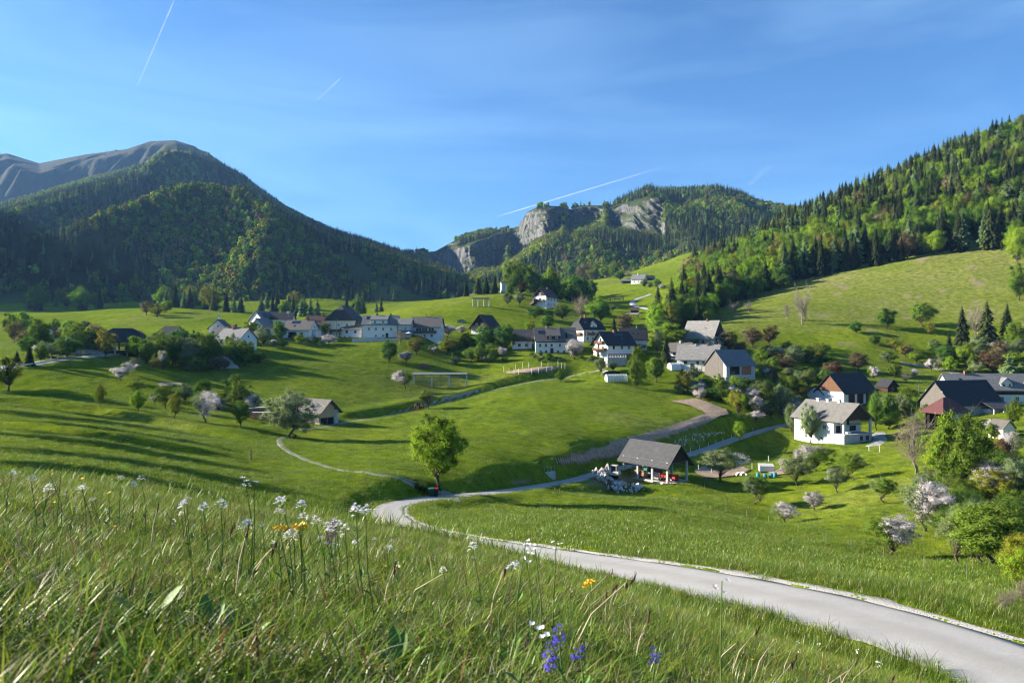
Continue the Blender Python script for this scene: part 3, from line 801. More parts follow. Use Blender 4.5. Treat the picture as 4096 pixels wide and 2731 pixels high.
def conifer(seed, kind='spruce', layers=26, arms=10, droop=0.35, narrow=1.12, leafs=4, ragged=0.25, start=0.06):
    """unit conifer: 1 high, 1 wide at the skirt"""
    rng = np.random.default_rng(seed)
    wood = MB(); wood.tube([(0,0,-0.03),(0.003,0,0.35),(0,0.003,0.7),(0,0,0.985)], [0.020,0.014,0.008,0.002], 6)
    V, Fc, T = [], [], []; b = 0
    for i in range(layers):
        t = i/(layers-1); z = start+(0.985-start)*t**0.92
        rad = 0.5*(1-t)**0.80*narrow + 0.012
        if t < 0.12: rad *= 0.72+2.2*t
        na = max(4, int(arms*(1-0.55*t)))
        for a in range(na):
            if rng.random() < 0.08: continue
            az = 2*math.pi*(a+rng.uniform(-.35,.35))/na + i*1.3
            L = rad*rng.uniform(1-ragged,1+ragged*.6); ca, sa = math.cos(az), math.sin(az)
            for s in range(leafs):
                f0, f1 = s/leafs, (s+1.25)/leafs
                wd = L*0.30*(1-0.55*s/leafs)*rng.uniform(.7,1.25)+.004
                z0 = z - droop*L*f0**1.3 + 0.06*L*f0; z1 = z - droop*L*f1**1.3 + 0.05*L*f1 + rng.normal(0,.004)
                x0,y0,x1,y1 = ca*L*f0, sa*L*f0, ca*L*f1, sa*L*f1
                hang = wd*rng.uniform(.3,.8)
                V += [(x0-sa*wd,y0+ca*wd,z0-hang),(x1,y1,z1-.2*hang),(x0+sa*wd,y0-ca*wd,z0-hang),(x0*.82,y0*.82,z0+wd*.22)]
                Fc += [(b,b+1,b+3),(b+1,b+2,b+3)]; b += 4
                tt = rng.random()*.7+.3*(s/leafs); T += [tt,tt]
    return wood, (np.array(V), np.array(Fc), pal(kind, np.array(T))*rng.uniform(.8,1.2,(len(T),1)))

PROTO = {}
def proto(kind, gen):
    wood, lf = gen
    w = bpy.data.meshes.new(kind+"_trunk"); w.from_pydata(wood.v, [], wood.f); w.materials.append(M_BARK)
    for p in w.polygons: p.use_smooth = True
    c = None
    if lf:
        c = np_mesh(kind+"_crown", lf[0], lf[1], M_LEAF); face_color(c, lf[2])
    PROTO.setdefault(kind, []).append((w, c))
def near(seed, mix, **k):
    k = dict(dict(leaf=.0115, clump_r=.095, trunk_h=.15, twigs=2), **k); return broadleaf(seed, mix, 150, 150, **k)
proto('green_near', near(101,{'green':1})); proto('grey_near', near(102,{'grey':.85,'green':.15})); proto('dark_near', near(103,{'dark':.7,'green':.3})); proto('blossom_near', near(104,{'blossom':.8,'grey':.2}, leaf=.0105)); proto('blossom_near', near(105,{'grey':.35,'blossom':.65}, leaf=.0105))
proto('apple_near', near(106,{'green':.6,'grey':.4}, trunk_h=.26, flat=1)); proto('apple_near', near(107,{'grey':.6,'green':.25,'blossom':.15}, trunk_h=.26, flat=1, lean=.1)); proto('half_near', near(108,{'blossom':.45,'green':.55}, trunk_h=.22)); proto('olive_near', near(109,{'olive':.8,'lime':.2}, trunk_h=.1)); proto('brown_near', near(110,{'brown':.6,'olive':.4}, trunk_h=.1, twigs=4, sparse=.6))
proto('green', broadleaf(1, {'green':1})); proto('green', broadleaf(2, {'green':1}, 52, 85)); proto('green', broadleaf(3, {'green':.8,'lime':.2}, 40, 110, clump_r=.17))
proto('lime', broadleaf(4, {'lime':1}, 44)); proto('lime', broadleaf(5, {'lime':.7,'green':.3}, 50))
proto('dark', broadleaf(6, {'dark':1}, 56, 100, trunk_h=.12)); proto('dark', broadleaf(7, {'dark':.8,'green':.2}, 48, 105, trunk_h=.15))
proto('olive', broadleaf(8, {'olive':1}, 36, 70, sparse=.8, twigs=3)); proto('olive', broadleaf(9, {'olive':.8,'lime':.2}, 34, 75, sparse=.8, twigs=3))
proto('grey', broadleaf(10, {'grey':.9,'blossom':.1}, 46, 95)); proto('grey', broadleaf(12, {'grey':.75,'green':.25}, 46, 90, twigs=1))
proto('brown', broadleaf(13, {'brown':.7,'bud':.3}, 48, 60, sparse=.8, twigs=5)); proto('brown', broadleaf(14, {'brown':.5,'olive':.5}, 46, 60, sparse=.85, twigs=4))
proto('blossom', broadleaf(15, {'blossom':.86,'grey':.14}, 40, 100, trunk_h=.2, leaf=.018)); proto('blossom', broadleaf(16, {'grey':.25,'blossom':.75}, 42, 95, trunk_h=.18, leaf=.018)); proto('blossom', broadleaf(17, {'blossom':.9,'green':.1}, 36, 95, trunk_h=.15, leaf=.018, clump_r=.13))
proto('half', broadleaf(18, {'blossom':.42,'green':.58}, 44, 95, trunk_h=.24, lean=.10)); proto('half', broadleaf(19, {'green':.6,'blossom':.4}, 42, 95, trunk_h=.24))
proto('apple', broadleaf(20, {'grey':.55,'blossom':.3,'green':.15}, 40, 90, trunk_h=.30, flat=1, leaf=.017, twigs=3)); proto('apple', broadleaf(21, {'green':.75,'grey':.25}, 40, 85, trunk_h=.30, flat=1, leaf=.017, lean=.12, twigs=2)); proto('apple', broadleaf(22, {'grey':.5,'green':.35,'blossom':.15}, 42, 85, trunk_h=.28, flat=1, leaf=.017, lean=-.1, twigs=2))
proto('bare', broadleaf(23, {}, 60, trunk_h=.16, bare=True, twigs=16, forks=2, clump_r=.17)); proto('bare', broadleaf(24, {'bud':1}, 54, 10, trunk_h=.14, twigs=12, forks=3, leaf=.011, clump_r=.16))
proto('copper', broadleaf(25, {'copper':.8,'brown':.2}, 46, 80, twigs=2))
proto('maple', broadleaf(26, {'lime':.55,'green':.45}, 230, 190, leaf=.0125, trunk_h=.19, clump_r=.088, twigs=3, forks=2, pear=.10))
proto('bigpear', broadleaf(27, {'grey':.85,'blossom':.15}, 150, 140, leaf=.014, trunk_h=.14, clump_r=.10, twigs=2, forks=2))
proto('tall', broadleaf(28, {'lime':.5,'green':.5}, 110, 170, leaf=.019, trunk_h=.08, clump_r=.12, pear=.25)); proto('tall', broadleaf(29, {'green':1}, 110, 170, leaf=.019, trunk_h=.1, clump_r=.12, pear=.2))
proto('bigmaple', broadleaf(30, {'green':.8,'lime':.2}, 190, 150, leaf=.0135, trunk_h=.14, clump_r=.095, twigs=2))
proto('spruce', conifer(1)); proto('spruce', conifer(2, narrow=.9, ragged=.35)); proto('spruce', conifer(3, layers=30, droop=.45)); proto('spruce', conifer(4,'pine', layers=24, ragged=.4, start=.16))
proto('larch', conifer(5,'larch', layers=24, arms=7, droop=.2, ragged=.4)); proto('larch', conifer(6,'larch', layers=22, arms=8, droop=.1, ragged=.45, start=.12))

_count = {}
def tree(kind, u, v, hpx, wpx, label, group=None, hint=None, variant=None, name=None, bark=None, pos=None, cat=None, rz=None):
    P = pos if pos is not None else ray(u, v, hint)
    hgt, wid = hpx/F*P.y, wpx/F*P.y
    _count[kind] = _count.get(kind, -1)+1
    vs = PROTO[kind+'_near'] if (P.y < 160 and kind+'_near' in PROTO) else PROTO[kind]; w, c = vs[(variant if variant is not None else _count[kind]) % len(vs)]
    nm = name or {'blossom':'blossoming_tree','half':'blossoming_tree','apple':'apple_tree','bare':'bare_tree','spruce':'spruce_tree','larch':'larch_tree','maple':'maple_tree','bigmaple':'maple_tree','bigpear':'pear_tree','grey':'pear_tree','brown':'budding_tree','olive':'walnut_tree','copper':'budding_tree'}.get(kind,'leafy_tree')
    e = empty(nm, P, rz if rz is not None else random.uniform(0,6.28), label, cat or ('bush' if 'bush' in nm else 'tree'), group)
    e.scale = (wid, wid, hgt)
    t = link_mesh("trunk", w, e)
    if bark is None and kind == 'bare': bark = M_BARKPALE
    if bark is not None:
        t.material_slots[0].link = 'OBJECT'; t.material_slots[0].material = bark
    if c is not None: link_mesh("crown", c, e)
    return e

# ---- scattering for what nobody could count: one object carrying instances
def scatter_group(name, coll):
    g = bpy.data.node_groups.new(name, 'GeometryNodeTree')
    g.interface.new_socket("Geometry", in_out='INPUT', socket_type='NodeSocketGeometry')
    g.interface.new_socket("Geometry", in_out='OUTPUT', socket_type='NodeSocketGeometry')
    n, l = g.nodes, g.links
    gi, go = n.new('NodeGroupInput'), n.new('NodeGroupOutput')
    ci = n.new('GeometryNodeCollectionInfo'); ci.inputs[0].default_value = coll
    ci.inputs['Separate Children'].default_value = True; ci.inputs['Reset Children'].default_value = True
    ip = n.new('GeometryNodeInstanceOnPoints'); ip.inputs['Pick Instance'].default_value = True
    def attr(nm, ty):
        a = n.new('GeometryNodeInputNamedAttribute'); a.data_type = ty; a.inputs[0].default_value = nm; return a.outputs[0]
    l.new(gi.outputs[0], ip.inputs['Points']); l.new(ci.outputs[0], ip.inputs['Instance'])
    l.new(attr('idx','INT'), ip.inputs['Instance Index']); l.new(attr('rot','FLOAT_VECTOR'), ip.inputs['Rotation']); l.new(attr('scl','FLOAT_VECTOR'), ip.inputs['Scale'])
    l.new(ip.outputs[0], go.inputs[0]); return g
def scatter(name, label, cat, coll, P, idx, rot, scl):
    me = bpy.data.meshes.new(name); me.vertices.add(len(P)); me.vertices.foreach_set("co", np.asarray(P,np.float32).ravel())
    a = me.attributes.new('idx','INT','POINT'); a.data.foreach_set('value', np.asarray(idx,np.int32))
    a = me.attributes.new('rot','FLOAT_VECTOR','POINT'); a.data.foreach_set('vector', np.asarray(rot,np.float32).ravel())
    a = me.attributes.new('scl','FLOAT_VECTOR','POINT'); a.data.foreach_set('vector', np.asarray(scl,np.float32).ravel())
    o = link_mesh(name, me); md = o.modifiers.new("scatter",'NODES'); md.node_group = scatter_group(name, coll)
    return tag(o, label, cat, kind="stuff")
def stock(name, meshes):
    c = bpy.data.collections.new(name)
    for i, me in enumerate(meshes):
        o = bpy.data.objects.new("%s_%02d" % (name, i), me); c.objects.link(o)
    return c

# far trees: cheap crowns for the mountains
def far_mesh(gen, mat=M_FAR):
    wood, (V, Fc, col) = gen
    me = np_mesh("far_tree", V, Fc, mat); face_color(me, col); return me
def far_broad(seed, mix): return far_mesh(broadleaf(seed, mix, 13, 26, leaf=.115, trunk_h=.05, clump_r=.24))
FARSTOCK = stock("far_trees", [far_mesh(conifer(40+i, 'spruce', layers=9, arms=6, leafs=2, ragged=.3)) for i in range(3)] +
    [far_mesh(conifer(44,'larch', layers=8, arms=6, leafs=2, ragged=.4))] +
    [far_broad(50,{'green':1}), far_broad(51,{'lime':.6,'green':.4}), far_broad(52,{'dark':1}), far_broad(53,{'lime':1}), far_broad(54,{'olive':.6,'green':.4}), far_broad(55,{'brown':1})])
# unlinked collections keep their children's names in order: 0-2 spruce, 3 larch, 4.. broadleaved
def forest_on(R, n, label, name, seed, decid_bias=0.0, hcon=(12,21), hdec=(8,12.5), dens_seed=3, keep=None):
    rng = np.random.default_rng(seed)
    nr, nc = R.nr-6, R.nc
    X, Y, Z = R.X[:nr], R.Y[:nr], R.Z[:nr]
    ax = np.hypot(np.hypot(X[:-1,1:]-X[:-1,:-1], Y[:-1,1:]-Y[:-1,:-1]), 0*X[:-1,1:])
    ay = np.hypot(X[1:,:-1]-X[:-1,:-1], Y[1:,:-1]-Y[:-1,:-1])
    area = np.clip(ax*ay, 0, None).ravel(); cdf = np.cumsum(area); cdf /= cdf[-1]
    k = np.searchsorted(cdf, rng.random(n)); i, j = k//(nc-1), k % (nc-1); a, b = rng.random(n), rng.random(n)
    def bl(A): return A[i,j]*(1-a)*(1-b)+A[i,j+1]*a*(1-b)+A[i+1,j]*(1-a)*b+A[i+1,j+1]*a*b
    x, y, z = bl(X), bl(Y), bl(Z); cm = bl(R.cm[:nr]); md = bl(R.md[:nr].astype(float))
    pu = 512+F*x/y
    ok = (cm < 0.28) & (md < 0.5) & (np.abs(pu-512) < 760)
    ok |= (cm < 0.9) & (rng.random(n) < 0.07) & (np.abs(pu-512) < 760)
    if keep is not None: ok &= keep(x,y,z,rng)
    x,y,z = x[ok],y[ok],z[ok]; m = len(x)
    f = fbm(x/150, y/150, dens_seed, 4)*3.0 + rng.normal(0,.20,m) + decid_bias
    dec = f > 0.0
    idx = np.where(dec, rng.choice([4,4,4,5,5,6,6,7,8,8,9], m), rng.choice([0,1,2,0,1,2,3], m))
    hh = np.where(dec, rng.uniform(*hdec,m), rng.uniform(*hcon,m)*rng.uniform(.75,1.1,m))
    ww = np.where(dec, hh*rng.uniform(.65,.95,m), hh*rng.uniform(.30,.40,m))
    P = np.stack([x,y,z-0.6],1); rot = np.zeros((m,3)); rot[:,2] = rng.uniform(0,6.28,m)
    return scatter(name, label, "forest", FARSTOCK, P, idx, rot, np.stack([ww,ww,hh],1))
def keep_left(x,y,z,rng):
    pv = 341-F*z/y; pu = 512+F*x/y
    top = np.interp(pu,[-200,57,110,140,176,209,257,300],[150,165,166,168,158,163,185,150])
    return (pv > top + rng.normal(0,4,len(x))) | ((pu>185)&(pv>np.interp(pu,[185,260,300],[168,196,160])) )
forest_on(LEFT, 46000, "mixed forest of dark spruce and pale spring beech covering the left mountain", "mountain_forest", 5, -0.10, keep=keep_left)
forest_on(BACK, 32000, "mixed forest around and above the grey cliffs of the middle ridge", "ridge_forest", 6, -0.02, dens_seed=8)
forest_on(FAR, 2600, "scattered dark trees and scrub over the far grassy mountain", "crest_trees", 7, -0.5, hcon=(6,13), hdec=(4,8), keep=lambda x,y,z,rng: rng.random(len(x)) < np.clip(fbm(x/160,y/160,66,3)*3.0+.12,.02,.9))
# ------------------------------------------------------------------ forest on the right hill
EDGE_U = [640,668,690,718,740,770,818,860,914,960,1006,1100,1250,1320]
EDGE_D = [420,332,395,412,418,425,440,437,430,424,415,400,380,370]
def crown_of(kind, i): return PROTO[kind][i % len(PROTO[kind])][1]
HILLSTOCK = stock("hill_trees", [crown_of('spruce',0),crown_of('spruce',1),crown_of('spruce',2),crown_of('spruce',3),crown_of('larch',0),crown_of('larch',1),
    crown_of('green',0),crown_of('green',1),crown_of('green',2),crown_of('lime',0),crown_of('lime',1),crown_of('dark',0),crown_of('dark',1),crown_of('brown',0),crown_of('olive',0)])
def hill_forest():
    rng = np.random.default_rng(77); n = 15000
    u = rng.uniform(655,1330,n); d = np.sqrt(rng.uniform(330**2, 900**2, n))
    edge = np.interp(u, EDGE_U, EDGE_D)
    ok = (d > edge+16) & (u > 668 + (d-330)*0.10); u, d = u[ok], d[ok]
    # thin out to about one tree each 6 m
    cell = {}; keep = []
    x = (u-512)/F*d
    for i in range(len(u)):
        k = (int(x[i]//5.2), int(d[i]//5.2))
        if k not in cell: cell[k] = 1; keep.append(i)
    x, d, u = x[keep], d[keep], u[keep]; m = len(x)
    z = height(x, d)
    f = fbm(x/70, d/70, 91, 3)*2.6 + rng.normal(0,.25,m) + 0.34 - 0.34*smooth01((u-850)/150)
    dec = f > 0
    idx = np.where(dec, rng.choice([6,7,8,9,9,10,10,11,12,13,14], m), rng.choice([0,1,2,3,0,1,2,3,4,5], m))
    hh = np.where(dec, rng.uniform(13,22,m), rng.uniform(15,29,m))
    ww = np.where(dec, hh*rng.uniform(.55,.8,m), hh*rng.uniform(.34,.50,m))
    rot = np.zeros((m,3)); rot[:,2] = rng.uniform(0,6.28,m)
    scatter("hillside_forest", "dense mixed forest of spruce, larch and fresh beech on the right hill", "forest", HILLSTOCK, np.stack([x,d,z-.4],1), idx, rot, np.stack([ww,ww,hh],1))
    # the front rows, tree by tree
    n = 0
    for k in range(150):
        uu = rng.uniform(662,1120); off = rng.uniform(-2,15)
        dd = float(np.interp(uu, EDGE_U, EDGE_D)) + off
        if uu < 668: dd = rng.uniform(330,420)
        xx = (uu-512)/F*dd; P = Vector((xx, dd, H(xx,dd)-0.3))
        f = float(fbm(np.array([xx/45]), np.array([dd/45]), 93, 2)[0])*2.4 + rng.normal(0,.25) - 0.05 + (0.25 if uu < 700 else 0)
        if f < 0:
            kind = 'spruce' if rng.random() < .8 else 'larch'; h = rng.uniform(14,28); w = h*rng.uniform(.32,.44)
            lab = "dark spruce in the front row of the right hillside forest" if kind=='spruce' else "pale feathery larch in the front row of the right hillside forest"
        else:
            kind = rng.choice(['green','lime','dark','brown','olive'], p=[.36,.28,.18,.08,.10]); h = rng.uniform(9,19); w = h*rng.uniform(.6,.9)
            lab = {'green':"fresh green broadleaf tree",'lime':"bright lime green beech",'dark':"deep green broadleaf tree",'brown':"brownish budding tree",'olive':"yellowish broadleaf tree"}[kind]+" in the front row of the right hillside forest"
        tree(kind, 0,0, h*F/dd, w*F/dd, lab, "front rows of the hillside forest", pos=P)
hill_forest()
_rg = np.random.default_rng(5)
for k in range(44):      # the wooded tip that comes down to the village
    uu = _rg.uniform(657,716); dd = _rg.uniform(338, max(345,float(np.interp(uu,EDGE_U,EDGE_D))+6)); xx=(uu-512)/F*dd
    kind = _rg.choice(['spruce','lime','green','dark','brown'],p=[.26,.26,.26,.14,.08]); hh_=_rg.uniform(14,25) if kind=='spruce' else _rg.uniform(8,16)
    tree(kind,0,0,hh_*F/dd,hh_*(.38 if kind=='spruce' else .8)*F/dd,{'spruce':"dark spruce",'lime':"lime green tree",'green':"fresh green tree",'dark':"deep green tree",'brown':"brownish tree"}[kind]+" on the wooded tip above the right farm","trees on the wooded tip",pos=Vector((xx,dd,H(xx,dd)-.3)))

def grove(rows, label_of, group, seed, hint):
    """several alike trees: rows of (kind, u, v, h, w)"""
    for (k,u,v,h,w) in rows: tree(k,u,v,h,w,label_of[k],group,hint)

# wood on the middle hill
rng = np.random.default_rng(8)
L = {'dark':"deep green tree in the wood on the middle hill",'green':"fresh green tree in the wood on the middle hill",'spruce':"dark spruce in the wood on the middle hill",'lime':"bright green tree in the wood on the middle hill",'brown':"brownish tree in the wood on the middle hill"}
for k in range(44):
    u = rng.uniform(515,596); d = rng.uniform(485,560)
    if u > 560: d = rng.uniform(520,640)
    x = (u-512)/F*d; kk = rng.choice(['dark','green','spruce','lime','brown'], p=[.42,.26,.10,.14,.08])
    hm = rng.uniform(14,22); wm = hm*(.33 if kk=='spruce' else rng.uniform(.6,.8))
    tree(kk,0,0,hm*F/d,wm*F/d,L[kk],"trees of the wood on the middle hill",pos=Vector((x,d,H(x,d)-.3)))
grove([('green',597,279,17,15),('lime',606,278,15,14),('brown',584,279,19,17),('green',614,278,17,12),('brown',592,280,14,14),('dark',620,280,10,12),('bare',628,278,9,10)],
      {'green':"fresh green tree on the skyline above the valley meadow",'lime':"bright tree on the skyline above the valley meadow",'brown':"brownish budding tree on the skyline above the valley meadow",'dark':"dark bush on the skyline above the valley meadow",'bare':"bare bush on the skyline above the valley meadow"},"trees above the valley meadow",1,690)
# conifers along the foot of the left mountain
L = {'larch':"pale larch in the belt along the left mountain's foot",'spruce':"dark spruce in the belt along the left mountain's foot",'green':"fresh green tree in the belt along the left mountain's foot",'olive':"yellowish tree in the belt along the left mountain's foot"}
for k in range(86):
    u = rng.uniform(15,382); d = rng.uniform(540,650) - (40 if 200 < u < 380 else 0)
    if 100 < u < 140: continue
    x = (u-512)/F*d; kk = rng.choice(['larch','spruce','green','olive'], p=[.46,.30,.16,.08])
    hm = rng.uniform(12,21); wm = hm*(.36 if kk in('larch','spruce') else .75)
    tree(kk,0,0,hm*F/d,wm*F/d,L[kk],"tree belt at the mountain foot",pos=Vector((x,d,H(x,d)-.3)))

# ------------------------------------------------------------------ orchard, garden and meadow trees, one by one
T = tree
def B(*a, **k): return tree(*a, name='bush', **k)
# left side
T('olive',8,390.6,36,28,"yellow-green young tree with whitewashed trunk at the left picture edge",hint=168,variant=0)
T('olive',100,405.5,23,14,"small yellow-green tree with whitewashed trunk standing alone on the left meadow")
T('olive',136,394,19,22,"broad yellow-green tree behind the slim one below the pale blossom pair")
T('lime',138,412,23,15,"slim yellowish tree at the edge of the left meadow terrace")
T('olive',174.5,418,26,16,"yellow-green tree with white trunk left of the big blossoming tree")
T('blossom',205.5,422,34,30,"large blossoming cherry tree with white trunk on the left meadow",variant=1)
T('green',165,408,25,20,"round fresh green tree left of the big blossoming cherry")
T('grey',154,404,13,12,"small grey-green tree at the left end of the orchard clump")
T('grey',185,402,20,15,"grey-green tree behind the big blossoming cherry")
T('dark',204,400,22,19,"dark green tree topping the orchard clump behind the cherry")
T('dark',233,405,33,24,"tall dark green tree behind the bright one in the orchard clump")
T('green',240,409,29,25,"bright round green tree right of the blossoming cherry")
T('green',241,427,29,19,"young green tree with whitewashed trunk right of the blossoming cherry",variant=1)
T('blossom',253.7,411,18,18,"grey-white blossoming tree beside the stacked firewood")
T('grey',262,416,9,8,"small pale bush tree next to the red slide")
T('bigpear',293,438,50,54,"big grey-green pear tree in front of the wooden barn",hint=139)
T('blossom',129,374,14,14,"upper of the two pale blossoming trees below the left hay barn")
T('blossom',120.6,380,14,16,"lower of the two pale blossoming trees below the left hay barn")
for (k,u,v,h,w,l) in [
 ('green',131,357,17,12,"green tree touching the right side of the left hay barn"),('green',146,363,27,22,"broad green tree second right of the left hay barn"),
 ('green',158,357,27,16,"tall pointed green tree in the grove right of the hay barn"),('brown',138,346,16,18,"brownish tree behind the hay barn roof"),
 ('grey',175,365,25,23,"broad grey-green tree in the middle of the hay barn grove"),('apple',162.5,369,20,11,"pinkish slender tree at the lower edge of the hay barn grove"),
 ('dark',196,363,34,17,"tall dark tree in the grove below the grey-roofed house"),('green',209,364,29,20,"round green tree beside the gravel heap below the house"),
 ('grey',231,353,21,17,"grey-green tree in front of the grey-roofed gable house"),('green',249,361,20,13,"fresh green tree at the right end of the hay barn grove"),
 ('dark',240,363,17,12,"small dark tree right of the gravel heap"),('dark',222,347,16,14,"dark tree behind the grey-roofed gable house"),
 ('grey',187,371,7,9,"low pale bush under the grove on the left meadow"),('green',202,371,12,10,"small green bush tree under the grove on the left meadow"),
 ('grey',264,346,22,20,"grey-green tree below the house with solar panels"),('dark',279,341,22,13,"dark upright tree left of the solar panel house"),
 ('green',269,334,16,16,"green tree behind the dark upright one by the solar panel house"),('lime',252,337,17,18,"yellowish tree in front of the blue-white gable houses"),
 ('lime',300,345,12,12,"bright lime bush below the solar panel house"),('green',314,335,13,10,"left of two green trees before the brown-roofed house"),
 ('green',325,336,14,11,"right of two green trees before the brown-roofed house"),('blossom',329,344,10,16,"low white blossoming tree below the white annex"),
 ('half',315,344,9,12,"small pinkish tree left of the low white blossoming tree"),('olive',293.5,322,7,9,"round yellowish bush behind the solar panel roof"),
 ('grey',283,347,8,11,"small grey bush below the solar panel house wall"),
 ('lime',10.6,338,28,15,"tall pale green tree at the far left valley edge"),('lime',23,335,25,18,"broad pale green tree beside the tall one at far left"),
 ('grey',39,344,22,16,"grey-green tree by the small dark hut in the left valley"),('green',55,333,15,11,"slim green tree right of the small dark hut"),
 ('green',67.5,335,14,11,"green tree right of the slim one in the left valley"),('grey',85.5,328,8,10,"small round tree beside the log stack in the valley"),
 ('brown',77,342,10,16,"broad brownish thicket tree in the hollow behind the guard rail"),('green',41,363,20,14,"green tree behind the guard rail at left"),
 ('green',63,358,18,18,"broad green tree behind the lamp post and guard rail"),('brown',52,357,14,14,"brownish tree between two green ones behind the guard rail"),
 ('spruce',29.7,365,21,12,"dark spruce behind the left end of the guard rail"),('brown',100,353,15,16,"dull brownish tree left of the hay barn"),
 ('spruce',17,363,14,8,"small dark spruce at far left behind the road"),
 ('brown',146,315,14,14,"brownish tree of three on the spur under the mountain"),('olive',157,317,15,17,"middle tree of three on the spur under the mountain"),('lime',167,312,13,12,"pale right-hand tree of three on the spur under the mountain"),
 ]: T(k,u,v,h,w,l)
# middle
T('maple',437,488,77,65,"large bright green maple standing alone beside the road bend",name='maple_tree',hint=92)
B('dark',424,492,13,26,"dark bush at the foot of the lone maple")
B('dark',434,494,10,14,"small dark bush right of the bins under the lone maple")
T('apple',428,409,20,21,"round apple tree beside the bee house on the field track",variant=1)
T('half',404.6,388,18,24,"leaning apple tree with blossom on its left, beside the long hay rack",variant=0,rz=3.6)
B('dark',388.6,362,23,21,"dense round dark bush on the slope under the white houses")
for (k,u,v,h,w,l) in [
 ('blossom',405.6,362,13,16,"white blossoming tree right of the dense round bush"),('bare',400,344,15,13,"bare grey tree before the parasol terrace"),
 ('brown',416,354,19,21,"brown thorny tree above the white blossoming one"),('grey',433,354,11,11,"thin grey tree right of the brown thorny one"),
 ('olive',448,354,18,20,"yellowish tree on the slope right of the thin grey tree"),('blossom',448,337,13,19,"broad white blossoming tree right of the balcony house"),
 ('blossom',462,334,9,11,"smaller white blossoming tree beside the dark chalet"),('dark',485,350,26,23,"large dark tree in front of the dark chalet"),
 ('dark',506,350,27,20,"large dark tree left of the white house with black fence"),('green',467,348,16,17,"green tree left of the large dark ones below the chalet"),
 ('olive',454,353,15,13,"yellowish bush tree at the left of the chalet garden"),('green',471,361,14,18,"green bush tree in the lower chalet garden"),
 ('green',479,362,18,12,"upright green tree in the lower chalet garden"),('lime',493,361,14,10,"bright small tree in the lower chalet garden"),
 ('blossom',502,356,11,11,"small blossoming tree left of the long white house"),('grey',456,365,10,12,"pale bush at the lower edge of the chalet garden"),
 ('blossom',574,359,21,21,"large white blossoming tree in front of the long white house"),('apple',600,374,17,15,"apple tree below the stone terrace wall"),
 ('grey',613.6,371,11,11,"pale bush tree in front of the stone terrace wall"),('tall',637.5,388,42,21,"tall bright green pear tree right of the greenhouse"),
 ('tall',656,382,27,18,"shorter bright green tree right of the tall one by the greenhouse"),('green',560.5,381,11,13,"small round green tree by the field track"),
 ('grey',657,354,27,14,"slender birch behind the tall green pear trees"),('spruce',666,362,29,12,"dark spruce beside the slender birch"),
 ('olive',531,335,17,13,"thin yellowish tree behind the long white house"),('green',547,329,15,16,"round green tree behind the long white house"),
 ('dark',535,318,12,22,"wide dark bush below the hill house"),('dark',549,319,10,14,"dark bush right of the wide one below the hill house"),
 ('dark',562,320,17,17,"rounded dark tree right of the bushes below the hill house"),('bare',556,310,10,10,"small bare tree behind the rounded dark one"),
 ('bare',580,320,26,18,"tall bare grey tree left of the large green lime tree"),('green',599,323,27,25,"large round green lime tree behind the hipped-roof house"),
 ('spruce',614,335,22,9,"dark narrow conifer right of the large green lime tree"),('brown',625,332,19,20,"brown bushy tree in the valley behind the houses"),
 ('grey',613,311,8,9,"grey-green tree near the open valley shelters"),
 ('spruce',466,296,17,7,"lone dark spruce left of the hilltop grove"),('spruce',478,294,19,10,"left spruce of the trio on the hilltop"),('spruce',486,293,20,10,"middle spruce of the trio on the hilltop"),
 ('spruce',495,293,22,10,"right spruce of the trio on the hilltop"),('green',512,292,31,25,"tall broad green tree behind the transformer tower"),('green',529,293,30,16,"tall green tree second right of the transformer tower"),
 ('green',510,297,14,9,"small green tree right beside the transformer tower"),('grey',508,305,13,12,"left of two orchard trees before the hill house"),('grey',520,305,14,12,"right of two orchard trees before the hill house"),
 ('copper',522,294,13,9,"reddish brown tree behind the hill house"),
 ('green',644,287,9,8,"green tree right of the far valley farmhouse"),('green',657,288,10,10,"round green tree further right of the far valley farmhouse"),('blossom',662,289,5,9,"white blossoming bushes near the far valley farmhouse"),
 ('grey',650,288,6,7,"small grey tree beside the far valley farmhouse"),
 ]: T(k,u,v,h,w,l)
